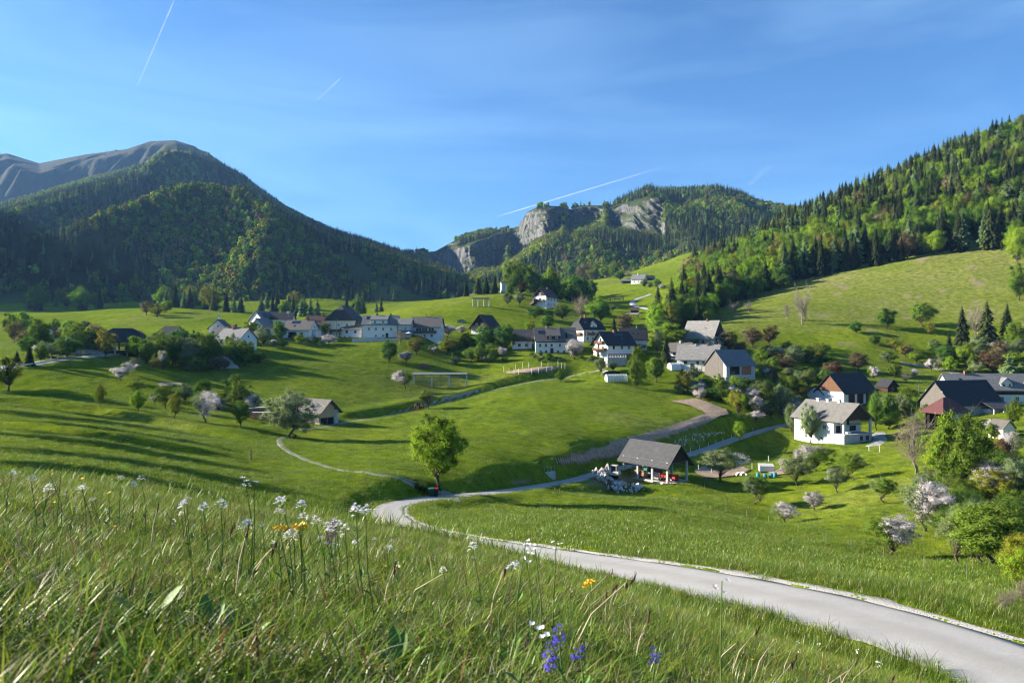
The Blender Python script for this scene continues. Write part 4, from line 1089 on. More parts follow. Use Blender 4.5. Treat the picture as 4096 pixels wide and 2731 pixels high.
# right farm and its orchard
for (k,u,v,h,w,l) in [
 ('olive',684,393,24,22,"yellow-green tree in front of the white farm building"),('half',678,394,11,9,"crooked small tree at the corner of the ploughed field"),
 ('blossom',700,399,13,15,"small blossoming tree above the ploughed field's end"),('grey',693,380,15,16,"grey-green tree before the white farm building wall"),
 ('green',705,389,14,14,"bright green tree left below the grey barn"),('green',720,398,25,17,"round bright green tree in front of the grey barn"),
 ('lime',735,388,14,13,"lime green tree at the grey barn's stone corner"),('olive',738,416,31,17,"yellow-brown tree at the end of the ploughed strip"),
 ('grey',762,404,25,24,"broad grey-green tree right of the grey barn"),('blossom',757,415,20,15,"blossoming tree below the broad grey-green one"),
 ('blossom',756,420,10,18,"low blossoming bush beside the end of the stone wall"),('olive',771,418,18,14,"yellowish tree left of the driveway's end"),
 ('grey',782,414,32,20,"tall grey-green tree above the driveway's end"),('green',790,396,22,20,"green tree in the middle of the right orchard"),
 ('grey',808,387,18,16,"grey-green tree up left of the dark-roofed barn"),('brown',801,401,18,14,"brownish tree left of the dark-roofed barn"),
 ('green',761,363,16,15,"dark green tree right behind the grey barn roof"),('grey',764,377,13,12,"grey tree beside the grey barn's right wall"),
 ('brown',774.6,386,17,8,"thin brown tree right of the grey barn"),('green',773,370,14,14,"green tree on the slope right of the grey barn"),
 ('grey',795,364,20,22,"broad grey-green tree on the slope above the orchard"),('green',809,364,20,14,"green tree right of the broad grey-green one on the slope"),
 ('grey',778,357,13,12,"small grey tree on the slope above the grey barn"),('brown',729,351,22,22,"brown and green tree behind the cream house"),
 ('copper',739,352,11,17,"low reddish brown tree behind the grey barn"),('brown',752,347,20,24,"large brown tree right of the cream house"),
 ('brown',769,345,22,22,"second large brown tree right of the cream house"),('lime',696,347,12,9,"lime green tree before the old stone farmhouse"),
 ('bare',802,324,40,20,"tall bare tree on the open steep pasture"),('bare',787,320,18,8,"thin bare tree left of the tall bare one on the pasture"),
 ('bare',733,313,13,13,"left bare fruit tree under the forest edge"),('bare',748,312,11,10,"right bare fruit tree under the forest edge"),
 ('green',698,323,17,14,"round bright tree at the forest tip above the farmhouse"),
 ('brown',858.6,371,20,22,"brown spreading tree on the upper right meadow"),('copper',832,378,18,24,"reddish brown tree above the dark-roofed barn"),
 ('green',810,386,18,14,"green tree above left of the dark-roofed barn"),('lime',826,383,14,14,"lime green bush tree behind the dark-roofed barn"),
 ('half',873,380,15,12,"half blossoming tree behind the dark-roofed barn"),('green',895,377,15,14,"green bush tree up the slope behind the small shed"),
 ('bare',906,382,10,10,"small bare tree right of the small shed"),('blossom',915,376,9,9,"tiny blossoming tree on the slope below the path"),
 ('half',931,371,13,11,"half blossoming tree by the hillside path"),('bare',938.7,370,14,10,"bare tree by the hillside path"),
 ('lime',950,373,18,15,"pale green tree by the hillside path's stones"),('green',916,363,14,16,"bright green tree above the hillside path"),
 ('grey',888,363,13,16,"grey-green spreading tree on the upper right meadow"),('larch',1009,381,30,20,"yellowish larch behind the dormer house"),
 ('green',973,374,22,12,"green tree at the dark wood's edge above the dormer house"),('grey',935,352,14,14,"grey-green tree at the foot of the right grove"),
 ('brown',905,356,13,16,"brownish tree below the round bright bush"),('olive',895,350,14,18,"yellow-green tree on the upper right meadow"),
 ('spruce',962,344,40,18,"brownish spruce at the left of the right grove"),('spruce',987,346,48,22,"tallest dark spruce of the right grove"),
 ('spruce',1007,341,40,18,"dark spruce at the right of the right grove"),('bare',978,338,36,22,"bare grey tree between the spruces of the right grove"),
 ('green',1015,350,30,20,"green tree at the picture's right edge by the grove"),('copper',990,372,22,24,"reddish brown bush below the right grove"),
 ('green',965,366,24,18,"bright green tree below the spruces of the right grove"),('brown',1000,362,22,20,"brown tree inside the right grove"),
 ('dark',945,366,20,16,"dark tree at the left foot of the right grove"),('green',1020,300,38,24,"large bright tree on the picture's right edge below the forest"),
 ('lime',1018,266,42,26,"lime green tree at the forest corner on the right edge"),('spruce',949,352,22,12,"small spruce at the left foot of the right grove"),
 ('green',923,326,25,28,"round bright green tree on the steep pasture"),('dark',887,329,23,22,"dark green tree left of the round bright one on the pasture"),
 ('olive',930,334,13,12,"yellow bush in front of the round bright tree"),('dark',856,333,12,14,"dark bush on the left of the steep pasture"),
 ('dark',875,345,11,14,"low dark bush under the dark green pasture tree"),
 ('green',876,430,38,16,"bright tall tree right behind the white house"),('green',890,426,33,19,"second bright tree right of the white house"),
 ('grey',902,421,28,19,"grey-green tree between white house and red-roofed barn"),('green',909,411,26,21,"green tree behind the grey-green one by the red-roofed barn"),
 ('lime',930,421,25,14,"bright tree left of the red hipped roof"),('bare',913,473,62,44,"large bare grey tree right of the white house"),
 ('bigmaple',960,500,90,60,"very large green maple at the right below the red roof"),('olive',940,488,50,36,"yellow-green shrubby tree left of the very large maple"),
 ('copper',1000,476,40,29,"reddish brown tree right of the very large maple"),('blossom',1013,459,30,24,"white blossoming tree at the right edge below the cream shed"),
 ('green',1014,426,27,15,"green tree at the right edge behind the cream shed"),('blossom',993,433,14,22,"blossoming tree before the black barn roof"),
 ('green',992,438,16,14,"small green tree left of the cream shed"),
 ('apple',797,485,29,38,"spreading apple tree on the terrace right of the white coop"),('half',815,471,28,40,"apple tree half white with blossom below the white house"),
 ('apple',852,480,28,30,"apple tree right of the half white one below the house"),('apple',837,492,26,24,"leaning green apple tree in the lower orchard"),
 ('blossom',814,509,20,24,"low blossoming bush tree casting a long shadow on the slope"),('blossom',785,523,23,27,"small round blossoming tree lowest on the open meadow"),
 ('apple',884,503,27,28,"green apple tree on the brow of the lower orchard"),('apple',720,481,33,47,"wide spreading apple tree by the ploughed patch right of the shed"),
 ('lime',739.6,441,22,14,"small bright tree beside the driveway"),('apple',757,504,29,34,"green apple tree in front of the white coop"),
 ('half',892,555,42,52,"large apple tree white with blossom on its left side"),('blossom',925,531,56,52,"large white blossoming tree above the ravine"),
 ('apple',957,564,58,50,"grey-green tree leaning over the ravine at right"),('grey',978,548,52,50,"broad grey-green tree behind the ravine at right"),
 ('blossom',992,502,42,44,"grey-white blossoming tree right of the very large maple"),('olive',1022,590,60,48,"yellowish maple at the right edge above the road verge"),
 ]: T(k,u,v,h,w,l)
T('grey',792,435,33,15,"pale green tree left of the white house on the driveway",hint=192)
T('grey',812,443.5,42,24,"tall thin-leaved pear tree in front of the white house wall",hint=176)
# scrubby saplings by the road verge
for i,(u,v,h,w) in enumerate([(1003,612,22,16),(1012,607,20,14),(1022,603,26,16)]):
    T('bare',u,v,h,w,["left","middle","right"][i]+" bare sapling of three at the right end of the verge",variant=1)
# trees outside the picture on the left whose long shadows cross the meadow
for i,(x,y,h,w) in enumerate([(-.692*118-6,118,15,8),(-.692*96-7,96,14,8),(-.692*148-7,148,15,8),(-.692*80-6,80,13,7),(-.692*134-8,134,16,9),(-.692*108-7,108,14,7),(-.692*66-6,66,9,6),(-.692*165-7,165,14,8)]):
    tree('green',0,0,h*F/y,w*F/y,"green meadow tree beyond the left picture edge","trees left of the picture",pos=Vector((x,y,H(x,y))))

# hedges and undergrowth between the trees: bush by bush
def thicket(n, poly, kinds, hr, label, group, seed, hint):
    rg = np.random.default_rng(seed); us=[q[0] for q in poly]; vs=[q[1] for q in poly]; k=0
    while k < n:
        u, v = rg.uniform(min(us),max(us)), rg.uniform(min(vs),max(vs))
        if not bool(in_poly(np.array([u]),np.array([v]),poly)[0]): continue
        kind = kinds[rg.integers(len(kinds))]; P = ray(u,v,hint); h = rg.uniform(*hr); w = h*rg.uniform(1.0,1.6)
        tree(kind,0,0,h*F/P.y,w*F/P.y,label[kind],group,pos=P,name='bush'); k += 1
def lab(where): return {'green':"fresh green bush "+where,'dark':"dark green bush "+where,'grey':"grey-green bush "+where,'brown':"brownish bush "+where,'blossom':"white flowering bush "+where,'olive':"yellowish bush "+where,'lime':"lime green bush "+where}
thicket(26,[(128,362),(150,352),(215,352),(258,352),(262,362),(215,372),(140,372)],['green','dark','grey','green','brown'],(2.2,5),lab("in the grove below the left houses"),"bushes of the left grove",1,222)
thicket(22,[(440,350),(470,342),(512,346),(515,362),(450,366)],['green','dark','olive','grey'],(1.8,4.2),lab("in the garden below the dark chalet"),"bushes of the chalet garden",2,268)
thicket(16,[(525,354),(600,358),(606,364),(540,362)],['dark','green','grey'],(1.0,2.2),lab("along the bank under the long white house"),"bushes under the long white house",3,262)
thicket(40,[(664,382),(700,386),(750,392),(800,396),(800,420),(760,416),(735,408),(680,392)],['green','grey','dark','olive','blossom'],(2.2,5),lab("in the orchard belt below the grey barn"),"bushes below the grey barn",4,222)
thicket(30,[(755,345),(830,352),(830,384),(770,380)],['brown','grey','green','dark','olive'],(2.5,5.5),lab("on the scrubby slope right of the farm"),"bushes on the scrubby slope",5,278)
thicket(26,[(925,350),(1024,345),(1024,378),(940,372)],['brown','green','dark','grey'],(3,6.5),lab("in the grove at the right edge"),"bushes of the right grove",6,280)
thicket(18,[(880,408),(935,410),(935,432),(880,432)],['green','lime','grey'],(3,6),lab("between the white house and the red porch"),"bushes by the red porch",7,196)
thicket(24,[(915,480),(1024,470),(1024,500),(960,512),(925,505)],['green','olive','brown','grey','dark'],(3,6.5),lab("in the thicket under the large maple"),"bushes under the large maple",8,115)
thicket(30,[(940,530),(1024,515),(1024,575),(985,590),(965,565)],['dark','grey','green','dark'],(2.5,5.2),lab("filling the ravine at right"),"bushes in the ravine",9,78)
thicket(14,[(655,318),(672,330),(676,350),(662,345)],['lime','green','dark'],(5,9),lab("at the forest tip above the village"),"bushes at the forest tip",10,345)
thicket(12,[(264,340),(335,338),(335,345),(264,349)],['green','grey','blossom'],(1.4,2.8),lab("along the gardens of the upper houses"),"garden bushes of the upper houses",11,276)
thicket(16,[(20,345),(120,338),(105,352),(30,362)],['brown','green','dark','grey'],(3,6),lab("in the hollow behind the guard rail"),"bushes in the left hollow",12,260)
thicket(14,[(170,396),(250,398),(250,414),(180,412)],['green','dark','grey'],(2,3.6),lab("inside the orchard clump on the left meadow"),"bushes of the orchard clump",13,160)

_rg = np.random.default_rng(15)
for k in range(20):
    u, v = _rg.uniform(128,262), _rg.uniform(353,367); kk = _rg.choice(['green','dark','grey','lime'],p=[.4,.28,.2,.12]); P = ray(u,v,225); hm = _rg.uniform(5.5,9.5)
    tree(kk,0,0,hm*F/P.y,hm*.72*F/P.y,{'green':"tall fresh green tree",'dark':"tall dark green tree",'grey':"tall grey-green tree",'lime':"tall lime green tree"}[kk]+" crowding the grove below the left houses","taller trees of the left grove",pos=P)
for k in range(12):
    u, v = _rg.uniform(12,112), _rg.uniform(338,358); kk = _rg.choice(['green','dark','brown'],p=[.5,.3,.2]); P = ray(u,v,250); hm = _rg.uniform(6,10)
    tree(kk,0,0,hm*F/P.y,hm*.75*F/P.y,{'green':"tall fresh green tree",'dark':"tall dark green tree",'brown':"tall brownish tree"}[kk]+" in the hollow behind the left road","taller trees of the left hollow",pos=P)
# ------------------------------------------------------------------ buildings
def roof_mat(name, c1, c2, rows=3.4, rough=0.75, moss=None):
    """weathered roofing with courses running along the eaves"""
    m, n, l = newmat(name)
    o = n.new("ShaderNodeOutputMaterial"); b = n.new("ShaderNodeBsdfPrincipled"); b.inputs['Roughness'].default_value = rough
    b.inputs['Specular IOR Level'].default_value = 0.3
    tc = n.new("ShaderNodeTexCoord")
    no = n.new("ShaderNodeTexNoise"); no.inputs['Scale'].default_value = 1.1; no.inputs['Detail'].default_value = 6; no.inputs['Roughness'].default_value=.7
    l.new(tc.outputs['Object'], no.inputs['Vector'])
    r = n.new("ShaderNodeValToRGB"); r.color_ramp.elements[0].position=.3; r.color_ramp.elements[1].position=.7
    r.color_ramp.elements[0].color=(*c1,1); r.color_ramp.elements[1].color=(*c2,1); l.new(no.outputs['Fac'], r.inputs[0])
    w = n.new("ShaderNodeTexWave"); w.wave_type='BANDS'; w.bands_direction='Z'; w.wave_profile='SAW'; w.inputs['Scale'].default_value = rows*0.5
    w.inputs['Distortion'].default_value = 0.25; w.inputs['Detail'].default_value = 1
    l.new(tc.outputs['Object'], w.inputs['Vector'])
    r2 = n.new("ShaderNodeValToRGB"); r2.color_ramp.elements[0].color=(.72,.72,.72,1); r2.color_ramp.elements[1].color=(1.08,1.08,1.08,1); r2.color_ramp.elements[1].position=.35
    l.new(w.outputs['Fac'], r2.inputs[0])
    mx = n.new("ShaderNodeMix"); mx.data_type='RGBA'; mx.blend_type='MULTIPLY'; mx.inputs[0].default_value=.9
    l.new(r.outputs[0], mx.inputs[6]); l.new(r2.outputs[0], mx.inputs[7]); l.new(mx.outputs[2], b.inputs['Base Color'])
    bp = n.new("ShaderNodeBump"); bp.inputs['Strength'].default_value=.6; bp.inputs['Distance'].default_value=.03
    l.new(w.outputs['Fac'], bp.inputs['Height']); l.new(bp.outputs[0], b.inputs['Normal'])
    l.new(b.outputs[0], o.inputs[0]); return m
R_GREY = roof_mat("grey_roofing", (0.115,0.115,0.118), (0.19,0.188,0.185))
R_PALE = roof_mat("pale_weathered_shingle", (0.15,0.146,0.138), (0.265,0.255,0.235))
R_WORN = roof_mat("worn_grey_shingle", (0.105,0.100,0.094), (0.175,0.166,0.152))
R_DARK = roof_mat("black_roofing", (0.018,0.019,0.022), (0.034,0.035,0.04))
R_CHAR = roof_mat("charcoal_tiles", (0.036,0.037,0.041), (0.064,0.064,0.068))
R_BROWN = roof_mat("brown_tiles", (0.060,0.036,0.028), (0.10,0.058,0.043))
R_TAUPE = roof_mat("brown_grey_tiles", (0.085,0.078,0.072), (0.135,0.122,0.11))
R_RED = roof_mat("dark_red_tiles", (0.075,0.026,0.026), (0.11,0.038,0.036), 4.2, .6)
R_BARN = roof_mat("blue_grey_sheet_roof", (0.100,0.110,0.122), (0.150,0.158,0.168))
W_WHITE = plain("white_render", (0.66,0.655,0.63), 0.9, var=0.06, scale=.8, bump=.15, bscale=25)
W_CREAM = plain("cream_render", (0.66,0.61,0.47), 0.9, var=0.07, scale=.8)
W_GREY = plain("grey_render", (0.42,0.42,0.41), 0.92, var=0.12, scale=1.2, bump=.2)
W_OLD = plain("old_rubble_wall", (0.30,0.275,0.23), 0.95, var=0.35, scale=2.2, bump=.8, bscale=6)
W_STONE = plain("stone_masonry", (0.40,0.385,0.36), 0.95, var=0.35, scale=2.5, bump=.8, bscale=5)
W_CONC = plain("concrete", (0.46,0.45,0.43), 0.9, var=0.15, scale=1.5, bump=.3)
W_DWOOD = plain("dark_timber", (0.050,0.030,0.020), 0.9, var=0.4, scale=3, stretch=(6,6,0.5), bump=.3)
W_GWOOD = plain("weathered_boards", (0.135,0.122,0.108), 0.95, var=0.4, scale=3, stretch=(7,7,0.35), bump=.5)
W_BWOOD = plain("brown_boards", (0.15,0.075,0.042), 0.9, var=0.35, scale=3, stretch=(6,6,0.4), bump=.3)
W_NWOOD = plain("new_larch_boards", (0.46,0.315,0.165), 0.85, var=0.25, scale=3, stretch=(6,6,0.4), bump=.2)
W_BRICK = plain("brick_infill", (0.30,0.125,0.075), 0.95, var=0.3, scale=5, bump=.5)
W_DARK = plain("painted_interior_shade", (0.012,0.011,0.010), 1.0, var=.3)  # near-black colour that paints the shade inside openings
M_GLASS = plain("window_glass", (0.020,0.026,0.034), 0.08, spec=.9, var=.3, scale=.6)
M_FRAME = plain("white_window_frame", (0.68,0.67,0.64), 0.6, var=.05)
M_FRAMEB = plain("brown_window_frame", (0.10,0.055,0.032), 0.7, var=.2)
M_METAL = plain("galvanised_steel", (0.42,0.43,0.45), 0.45, metal=.85, var=.1)
M_CHIM = plain("chimney_brick", (0.26,0.105,0.070), 0.95, var=.25, scale=6)
M_SOLAR = plain("solar_panel_glass", (0.012,0.016,0.030), 0.12, spec=.8, var=.2)
M_BLACK = plain("black_paint", (0.012,0.012,0.012), 0.7, var=.2)

class House:
    def __init__(s, name, label, at, yaw, W, D, wh, rh, axis='x', wall=None, roof=None, gable=None, over=.55, gover=.5, base=3.0, cat='house', hip=None, thick=.17, pos=None, walls=True):
        s.P = pos if pos is not None else ray(*at); s.W, s.D, s.wh, s.rh, s.axis, s.over, s.gover = W, D, wh, rh, axis, over, gover
        s.e = empty(name, s.P, math.radians(yaw), label, cat)
        wall = wall or W_WHITE; roof = roof or R_GREY
        half = (D if axis=='x' else W)/2; s.half = half; sl = rh/half; s.sl = sl
        h2 = W/2
        if walls:
            m = MB()
            if axis == 'x':
                m.prism([(0,-base),(D,-base),(D,wh),(D/2,wh+rh-.02),(0,wh)] if not (gable or hip) else [(0,-base),(D,-base),(D,wh),(0,wh)], 'x', -h2, h2)
            else:
                m.prism([(-h2,-base),(h2,-base),(h2,wh),(0,wh+rh-.02),(-h2,wh)] if not (gable or hip) else [(-h2,-base),(h2,-base),(h2,wh),(-h2,wh)], 'y', 0, D)
            s.wall = m.build("wall", wall, s.e)
        if gable and not hip:
            g = MB()
            if axis == 'x':
                for sx in (-1,1):
                    a = sx*(h2+.02); g = MB().prism([(0.02,wh+.003),(D-.02,wh+.003),(D/2,wh+rh-.03)], 'x', a, a-sx*.12); g.build("gable", gable, s.e)
            else:
                for y0,y1 in ((-.02,.1),(D+.02,D-.1)):
                    MB().prism([(-h2+.02,wh+.003),(h2-.02,wh+.003),(0,wh+rh-.03)], 'y', y0, y1).build("gable", gable, s.e)
        if hip is None:
            ev = over; ez = wh - ev*sl; t = thick
            ch = [(-half-ev, ez), (0, wh+rh), (half+ev, ez), (half+ev, ez+t*1.1), (0, wh+rh+t*1.25), (-half-ev, ez+t*1.1)]
            m = MB()
            if axis == 'x':
                poly = [(D/2+a, z) for a,z in ch]; poly = poly[::-1]
                n = len(poly); vs = [(-h2-gover,y,z) for y,z in poly]+[(h2+gover,y,z) for y,z in poly]
            else:
                poly = ch; n = len(poly); vs = [(x,-gover,z) for x,z in poly]+[(x,D+gover,z) for x,z in poly]
            # two slopes, each a closed slab
            idx = {'lo':None}
            a0,a1,a2,a3,a4,a5 = (range(6) if axis=='y' else (5,4,3,2,1,0))
            fs = [(a0,a1,n+a1,n+a0),(a1,a2,n+a2,n+a1),(a3,a4,n+a4,n+a3),(a4,a5,n+a5,n+a4),(a2,a3,n+a3,n+a2),(a5,a0,n+a0,n+a5),
                  (a0,a1,a4,a5),(a1,a2,a3,a4),(n+a0,n+a1,n+a4,n+a5),(n+a1,n+a2,n+a3,n+a4)]
            m._add(vs, fs); s.roof = m.build("roof", roof, s.e)
        else:
            inset, cut = hip        # inset of the ridge ends, height share where the hip starts (0 = full hip)
            ev = over; ez = wh - ev*sl; t = thick
            L = (W if axis=='x' else D)
            lo = [(-gover,-ev),(L+gover,-ev),(L+gover,2*half+ev),(-gover,2*half+ev)]
            pts = [(a,b,ez) for a,b in lo]+[(a,b,ez+t) for a,b in lo]
            pts += [(inset,half,wh+rh+t),(L-inset,half,wh+rh+t)]
            if cut > 0:
                k = half*(1-cut); zc = wh+rh*cut
                pts += [(-gover,half-k,zc+t),(-gover,half+k,zc+t),(L+gover,half-k,zc+t),(L+gover,half+k,zc+t)]
            pts = [(a-h2,b,z) for a,b,z in pts] if axis=='x' else [(b-h2,a,z) for a,b,z in pts]
            bm = bmesh.new(); vv = [bm.verts.new(p) for p in pts]; r = bmesh.ops.convex_hull(bm, input=vv)
            bmesh.ops.delete(bm, geom=[g for g in r['geom_interior'] if isinstance(g, bmesh.types.BMVert)], context='VERTS')
            me = bpy.data.meshes.new("roof"); bm.to_mesh(me); bm.free(); me.materials.append(roof)
            s.roof = link_mesh("roof", me, s.e)
    def fpt(s, face, a, z, out=0.0):
        """a point on a face: a runs left to right as seen from outside, 0 in the middle"""
        if face=='f': return (a,-out,z)
        if face=='b': return (-a,s.D+out,z)
        if face=='l': return (-s.W/2-out, s.D/2-a, z)
        return (s.W/2+out, s.D/2+a, z)
    def slab(s, face, a0, a1, z0, z1, o0, o1):
        p = [s.fpt(face,a0,z0,o0), s.fpt(face,a1,z1,o1)]
        (xa,ya,za),(xb,yb,zb) = p
        return (min(xa,xb),max(xa,xb),min(ya,yb),max(ya,yb),min(za,zb),max(za,zb))
    def win(s, face, a, z, w=1.0, h=1.2, frame=None, shutters=None, name="window", glass=None, sill=True, back=0.0):
        fr = frame or M_FRAME; b = .10; m = MB(); o = .045-back
        m.box(*s.slab(face,a-w/2,a-w/2+b,z,z+h,-.06-back,o)); m.box(*s.slab(face,a+w/2-b,a+w/2,z,z+h,-.06-back,o))
        m.box(*s.slab(face,a-w/2+b,a+w/2-b,z,z+b,-.06-back,o-.002)); m.box(*s.slab(face,a-w/2+b,a+w/2-b,z+h-b,z+h,-.06-back,o-.002))
        if w > .8: m.box(*s.slab(face,a-.04,a+.04,z+b,z+h-b,-.06-back,o-.004))
        f = m.build(name, fr, s.e)
        g = MB().box(*s.slab(face,a-w/2+b-.01,a+w/2-b+.01,z+b-.01,z+h-b+.01,-.05-back,o-.025)).build("pane", glass or M_GLASS, f)
        if sill: MB().box(*s.slab(face,a-w/2-.08,a+w/2+.08,z-.09,z-.003,0-back,o+.07)).build("sill", W_CONC, f)
        if shutters:
            for q in (-1,1): MB().box(*s.slab(face,a+q*(w/2+.28)-.26,a+q*(w/2+.28)+.26,z-.02,z+h+.02,.005,.06)).build("shutter", shutters, f)
        return f
    def door(s, face, a, w=1.0, h=2.05, mat=None, z=0.0, name="door"):
        d = MB().box(*s.slab(face,a-w/2,a+w/2,z-.3,z+h,-.05,.05)).build(name, mat or W_DWOOD, s.e)
        MB().box(*s.slab(face,a+w/2-.16,a+w/2-.10,z+h*.45,z+h*.45+.14,.05,.10)).build("handle", M_METAL, d)
        return d
    def panel(s, name, face, a0, a1, z0, z1, mat, out=.03, inn=-.1): return MB().box(*s.slab(face,a0,a1,z0,z1,inn,out)).build(name, mat, s.e)
    def boards(s, name, face, a0, a1, z0, z1, mat, w=.25, out=.05, top=None, parent=None):
        """upright boards, each its own piece, with open joints; top(a) gives the cut height"""
        a = a0; k = 0
        while a < a1-.05:
            b = min(a+w*random.uniform(.85,1.15), a1); zt = z1 if top is None else min(top((a+.02)), top(b-.02))
            if zt-z0 > .15: MB().box(*s.slab(face,a+.012,b-.012,z0-random.uniform(0,.05),zt,.0,out+random.uniform(-.012,.012))).build(name, mat, parent or s.e)
            a = b
    def balcony(s, face, a0, a1, z, dep=1.1, mat=None, h=.95, slats=True):
        mat = mat or W_DWOOD
        b = MB().box(*s.slab(face,a0,a1,z-.14,z,-.05,dep)).build("balcony", mat, s.e)
        MB().box(*s.slab(face,a0,a1,z+h-.08,z+h,dep-.10,dep+.004)).build("handrail", mat, b)
        n = max(3,int((a1-a0)/.30))
        for i in range(n):
            c = a0+(i+.5)*(a1-a0)/n; MB().box(*s.slab(face,c-.10,c+.10,z+.03,z+h-.083,dep-.06,dep-.02)).build("railing_board", mat, b)
        for c in (a0,a1-.08): MB().box(*s.slab(face,c,c+.08,z+.003,z+h-.02,-.02,dep-.101)).build("side_rail", mat, b)
        return b
    def on_roof(s, t, q, side=0):
        """point on a slope: t along the ridge (-.5..+.5), q 0 ridge..1 eave; side 0 front/left, 1 back/right"""
        z = s.wh+s.rh*(1-q)+.19; k = s.half*q*(1 if side else -1)
        return Vector((t*s.W, s.D/2+k, z)) if s.axis=='x' else Vector((k, s.D*(.5+t), z))
    def chimney(s, t, q=0.12, side=0, w=.55, h=1.3, mat=None, cap=True):
        p = s.on_roof(t,q,side); c = MB().box(p.x-w/2,p.x+w/2,p.y-w/2,p.y+w/2,p.z-.9,p.z+h).build("chimney", mat or M_CHIM, s.roof)
        return c
    def rpanel(s, name, t, q0, q1, w, mat, side=0, lift=.06, frame=True):
        a, b = s.on_roof(t,q0,side), s.on_roof(t,q1,side)
        ax = Vector((1,0,0)) if s.axis=='x' else Vector((0,1,0)); d = (b-a); nrm = ax.cross(d).normalized(); nrm = nrm if nrm.z>0 else -nrm
        p = [a-ax*w/2-nrm*.1, a+ax*w/2-nrm*.1, b+ax*w/2-nrm*.1, b-ax*w/2-nrm*.1]
        up = nrm*(.1+lift); MB().hexa(p+[q+up for q in p]).build(name, mat, s.roof)
    def dormer(s, t, w, z0, z1, rh=1.0, wall=None, roof=None, front=0.0, gable=True, wins=1):
        """dormer on the front slope (ridge along x), its face 'front' metres behind the wall line"""
        x = t*s.W; y1 = s.D/2*(z1-s.wh)/s.rh+front if s.rh else 1; y1 = min(s.D/2, (z1+ (rh if gable else .4)-s.wh)/s.sl+.3)
        d = MB().prism([(x-w/2,z0),(x+w/2,z0),(x+w/2,z1),(x,z1+(rh if gable else 0.001)),(x-w/2,z1)], 'y', front, y1).build("dormer", wall or W_WHITE, s.e)
        m = MB(); t_=.13; e=.28
        if gable:
            sl = rh/(w/2); pl=[(x-w/2-e,z1-e*sl),(x,z1+rh),(x+w/2+e,z1-e*sl),(x+w/2+e,z1-e*sl+t_),(x,z1+rh+t_*1.3),(x-w/2-e,z1-e*sl+t_)]
            n=6; vs=[(a,front-.35,b) for a,b in pl]+[(a,y1+.4,b) for a,b in pl]
            m._add(vs,[(0,1,7,6),(1,2,8,7),(3,4,10,9),(4,5,11,10),(2,3,9,8),(5,0,6,11),(0,1,4,5),(1,2,3,4),(6,7,10,11),(7,8,9,10)])
        else:
            back = (s.D/2, s.wh+s.rh+.1)
            m.hexa([(x-w/2-e,front-.4,z1+.02),(x+w/2+e,front-.4,z1+.02),(x+w/2+e,back[0],back[1]),(x-w/2-e,back[0],back[1]),
                    (x-w/2-e,front-.4,z1+.17),(x+w/2+e,front-.4,z1+.17),(x+w/2+e,back[0],back[1]+.15),(x-w/2-e,back[0],back[1]+.15)])
        m.build("dormer_roof", roof or R_GREY, d)
        for i in range(wins):
            a = x+(i-(wins-1)/2)*w/ max(1,wins); f = s.win('f', a, z0+.35, .8, min(1.1,z1-z0-.2), back=front, sill=False)
        return d
V = House
# --- left edge of the village
h = V("long_barn","long barn with black hipped roof behind the left grove",(165,349,246),-4,12,9,3.6,4.2,'x',W_GREY,R_DARK,hip=(3.5,0),cat='barn')
h.win('f',-2,1.2); h.win('f',2,1.2); h.door('f',0)
h = V("gable_house","white gable house with a metal pipe tower, farthest left of the village",(218,339,300),8,6.5,9,4.2,3.0,'y',W_WHITE,R_CHAR)
h.win('f',0,4.5,.8,.8); h.win('f',-1.5,1.6); h.win('f',1.5,1.6); h.chimney(.0,.25,0,.9,1.6,W_WHITE)
p = h.on_roof(-.1,.2,0)
MB().tube([(p.x,p.y,p.z),(p.x,p.y,p.z+3.0)],.10,8).build("flue_pipe",M_METAL,h.roof); MB().box(p.x-.45,p.x+.45,p.y-.4,p.y+.4,p.z+2.2,p.z+2.5).build("flue_cap",M_METAL,h.roof)
h = V("grey_roof_house","low house with grey roof between the pipe-tower house and the grove",(222,343,281),-6,9,8,3.0,2.7,'x',W_WHITE,R_TAUPE)
h.chimney(.1,.1); h.chimney(.38,.1); h.rpanel("skylight",.05,.45,.62,.8,M_GLASS); h.win('f',-2,1.0); h.win('f',2,1.0)
h = V("grey_gable_house","pale house with grey roof and black gable edge above the gravel heap",(228,351,262),-22,10,8,4.4,3.2,'x',W_WHITE,R_GREY)
h.win('f',-3,2.4); h.win('f',0,2.4); h.win('f',3,2.4); h.win('r',-1.5,2.2); h.win('r',1.5,2.2); h.win('r',0,4.6,.8,.9); h.chimney(-.1,.1); h.door('r',0)
h.panel("barge_board",'r',-.1,.1,7.2,7.5,M_BLACK,.6,.5)
h = V("white_gable_house","white gable house with solar roof highest at the left of the village",(256,334,332),-32,8,10,5.6,3.4,'y',W_WHITE,R_GREY)
h.win('f',0,5.8,.9,.9); h.win('f',-2,3.2); h.win('f',2,3.2); h.rpanel("solar_panel",-.1,.2,.8,5,M_SOLAR,1); h.win('r',-2,3.0); h.win('r',2,3.0)
h = V("small_gable_house","small bluish white gable house below the solar-roofed one",(257.5,337,306),-12,5.4,8,4.2,2.8,'y',W_WHITE,R_GREY)
h.win('f',0,4.3,.8,.9); h.win('f',0,1.6)
h = V("black_roof_house","house with black roof and satellite dish at the back of the village",(281,334,336),6,8,8,6.0,2.4,'x',W_WHITE,R_DARK)
MB().tube([(2.6,1.0,6.6),(2.6,.6,8.6)],.05,6).build("dish_pole",M_METAL,h.roof)
MB().tube([(2.6,.55,8.6),(2.62,.38,8.66)],[.55,.5],14).build("satellite_dish",M_FRAME,h.roof)
h.win('f',-2,3.5); h.win('f',1,3.5)
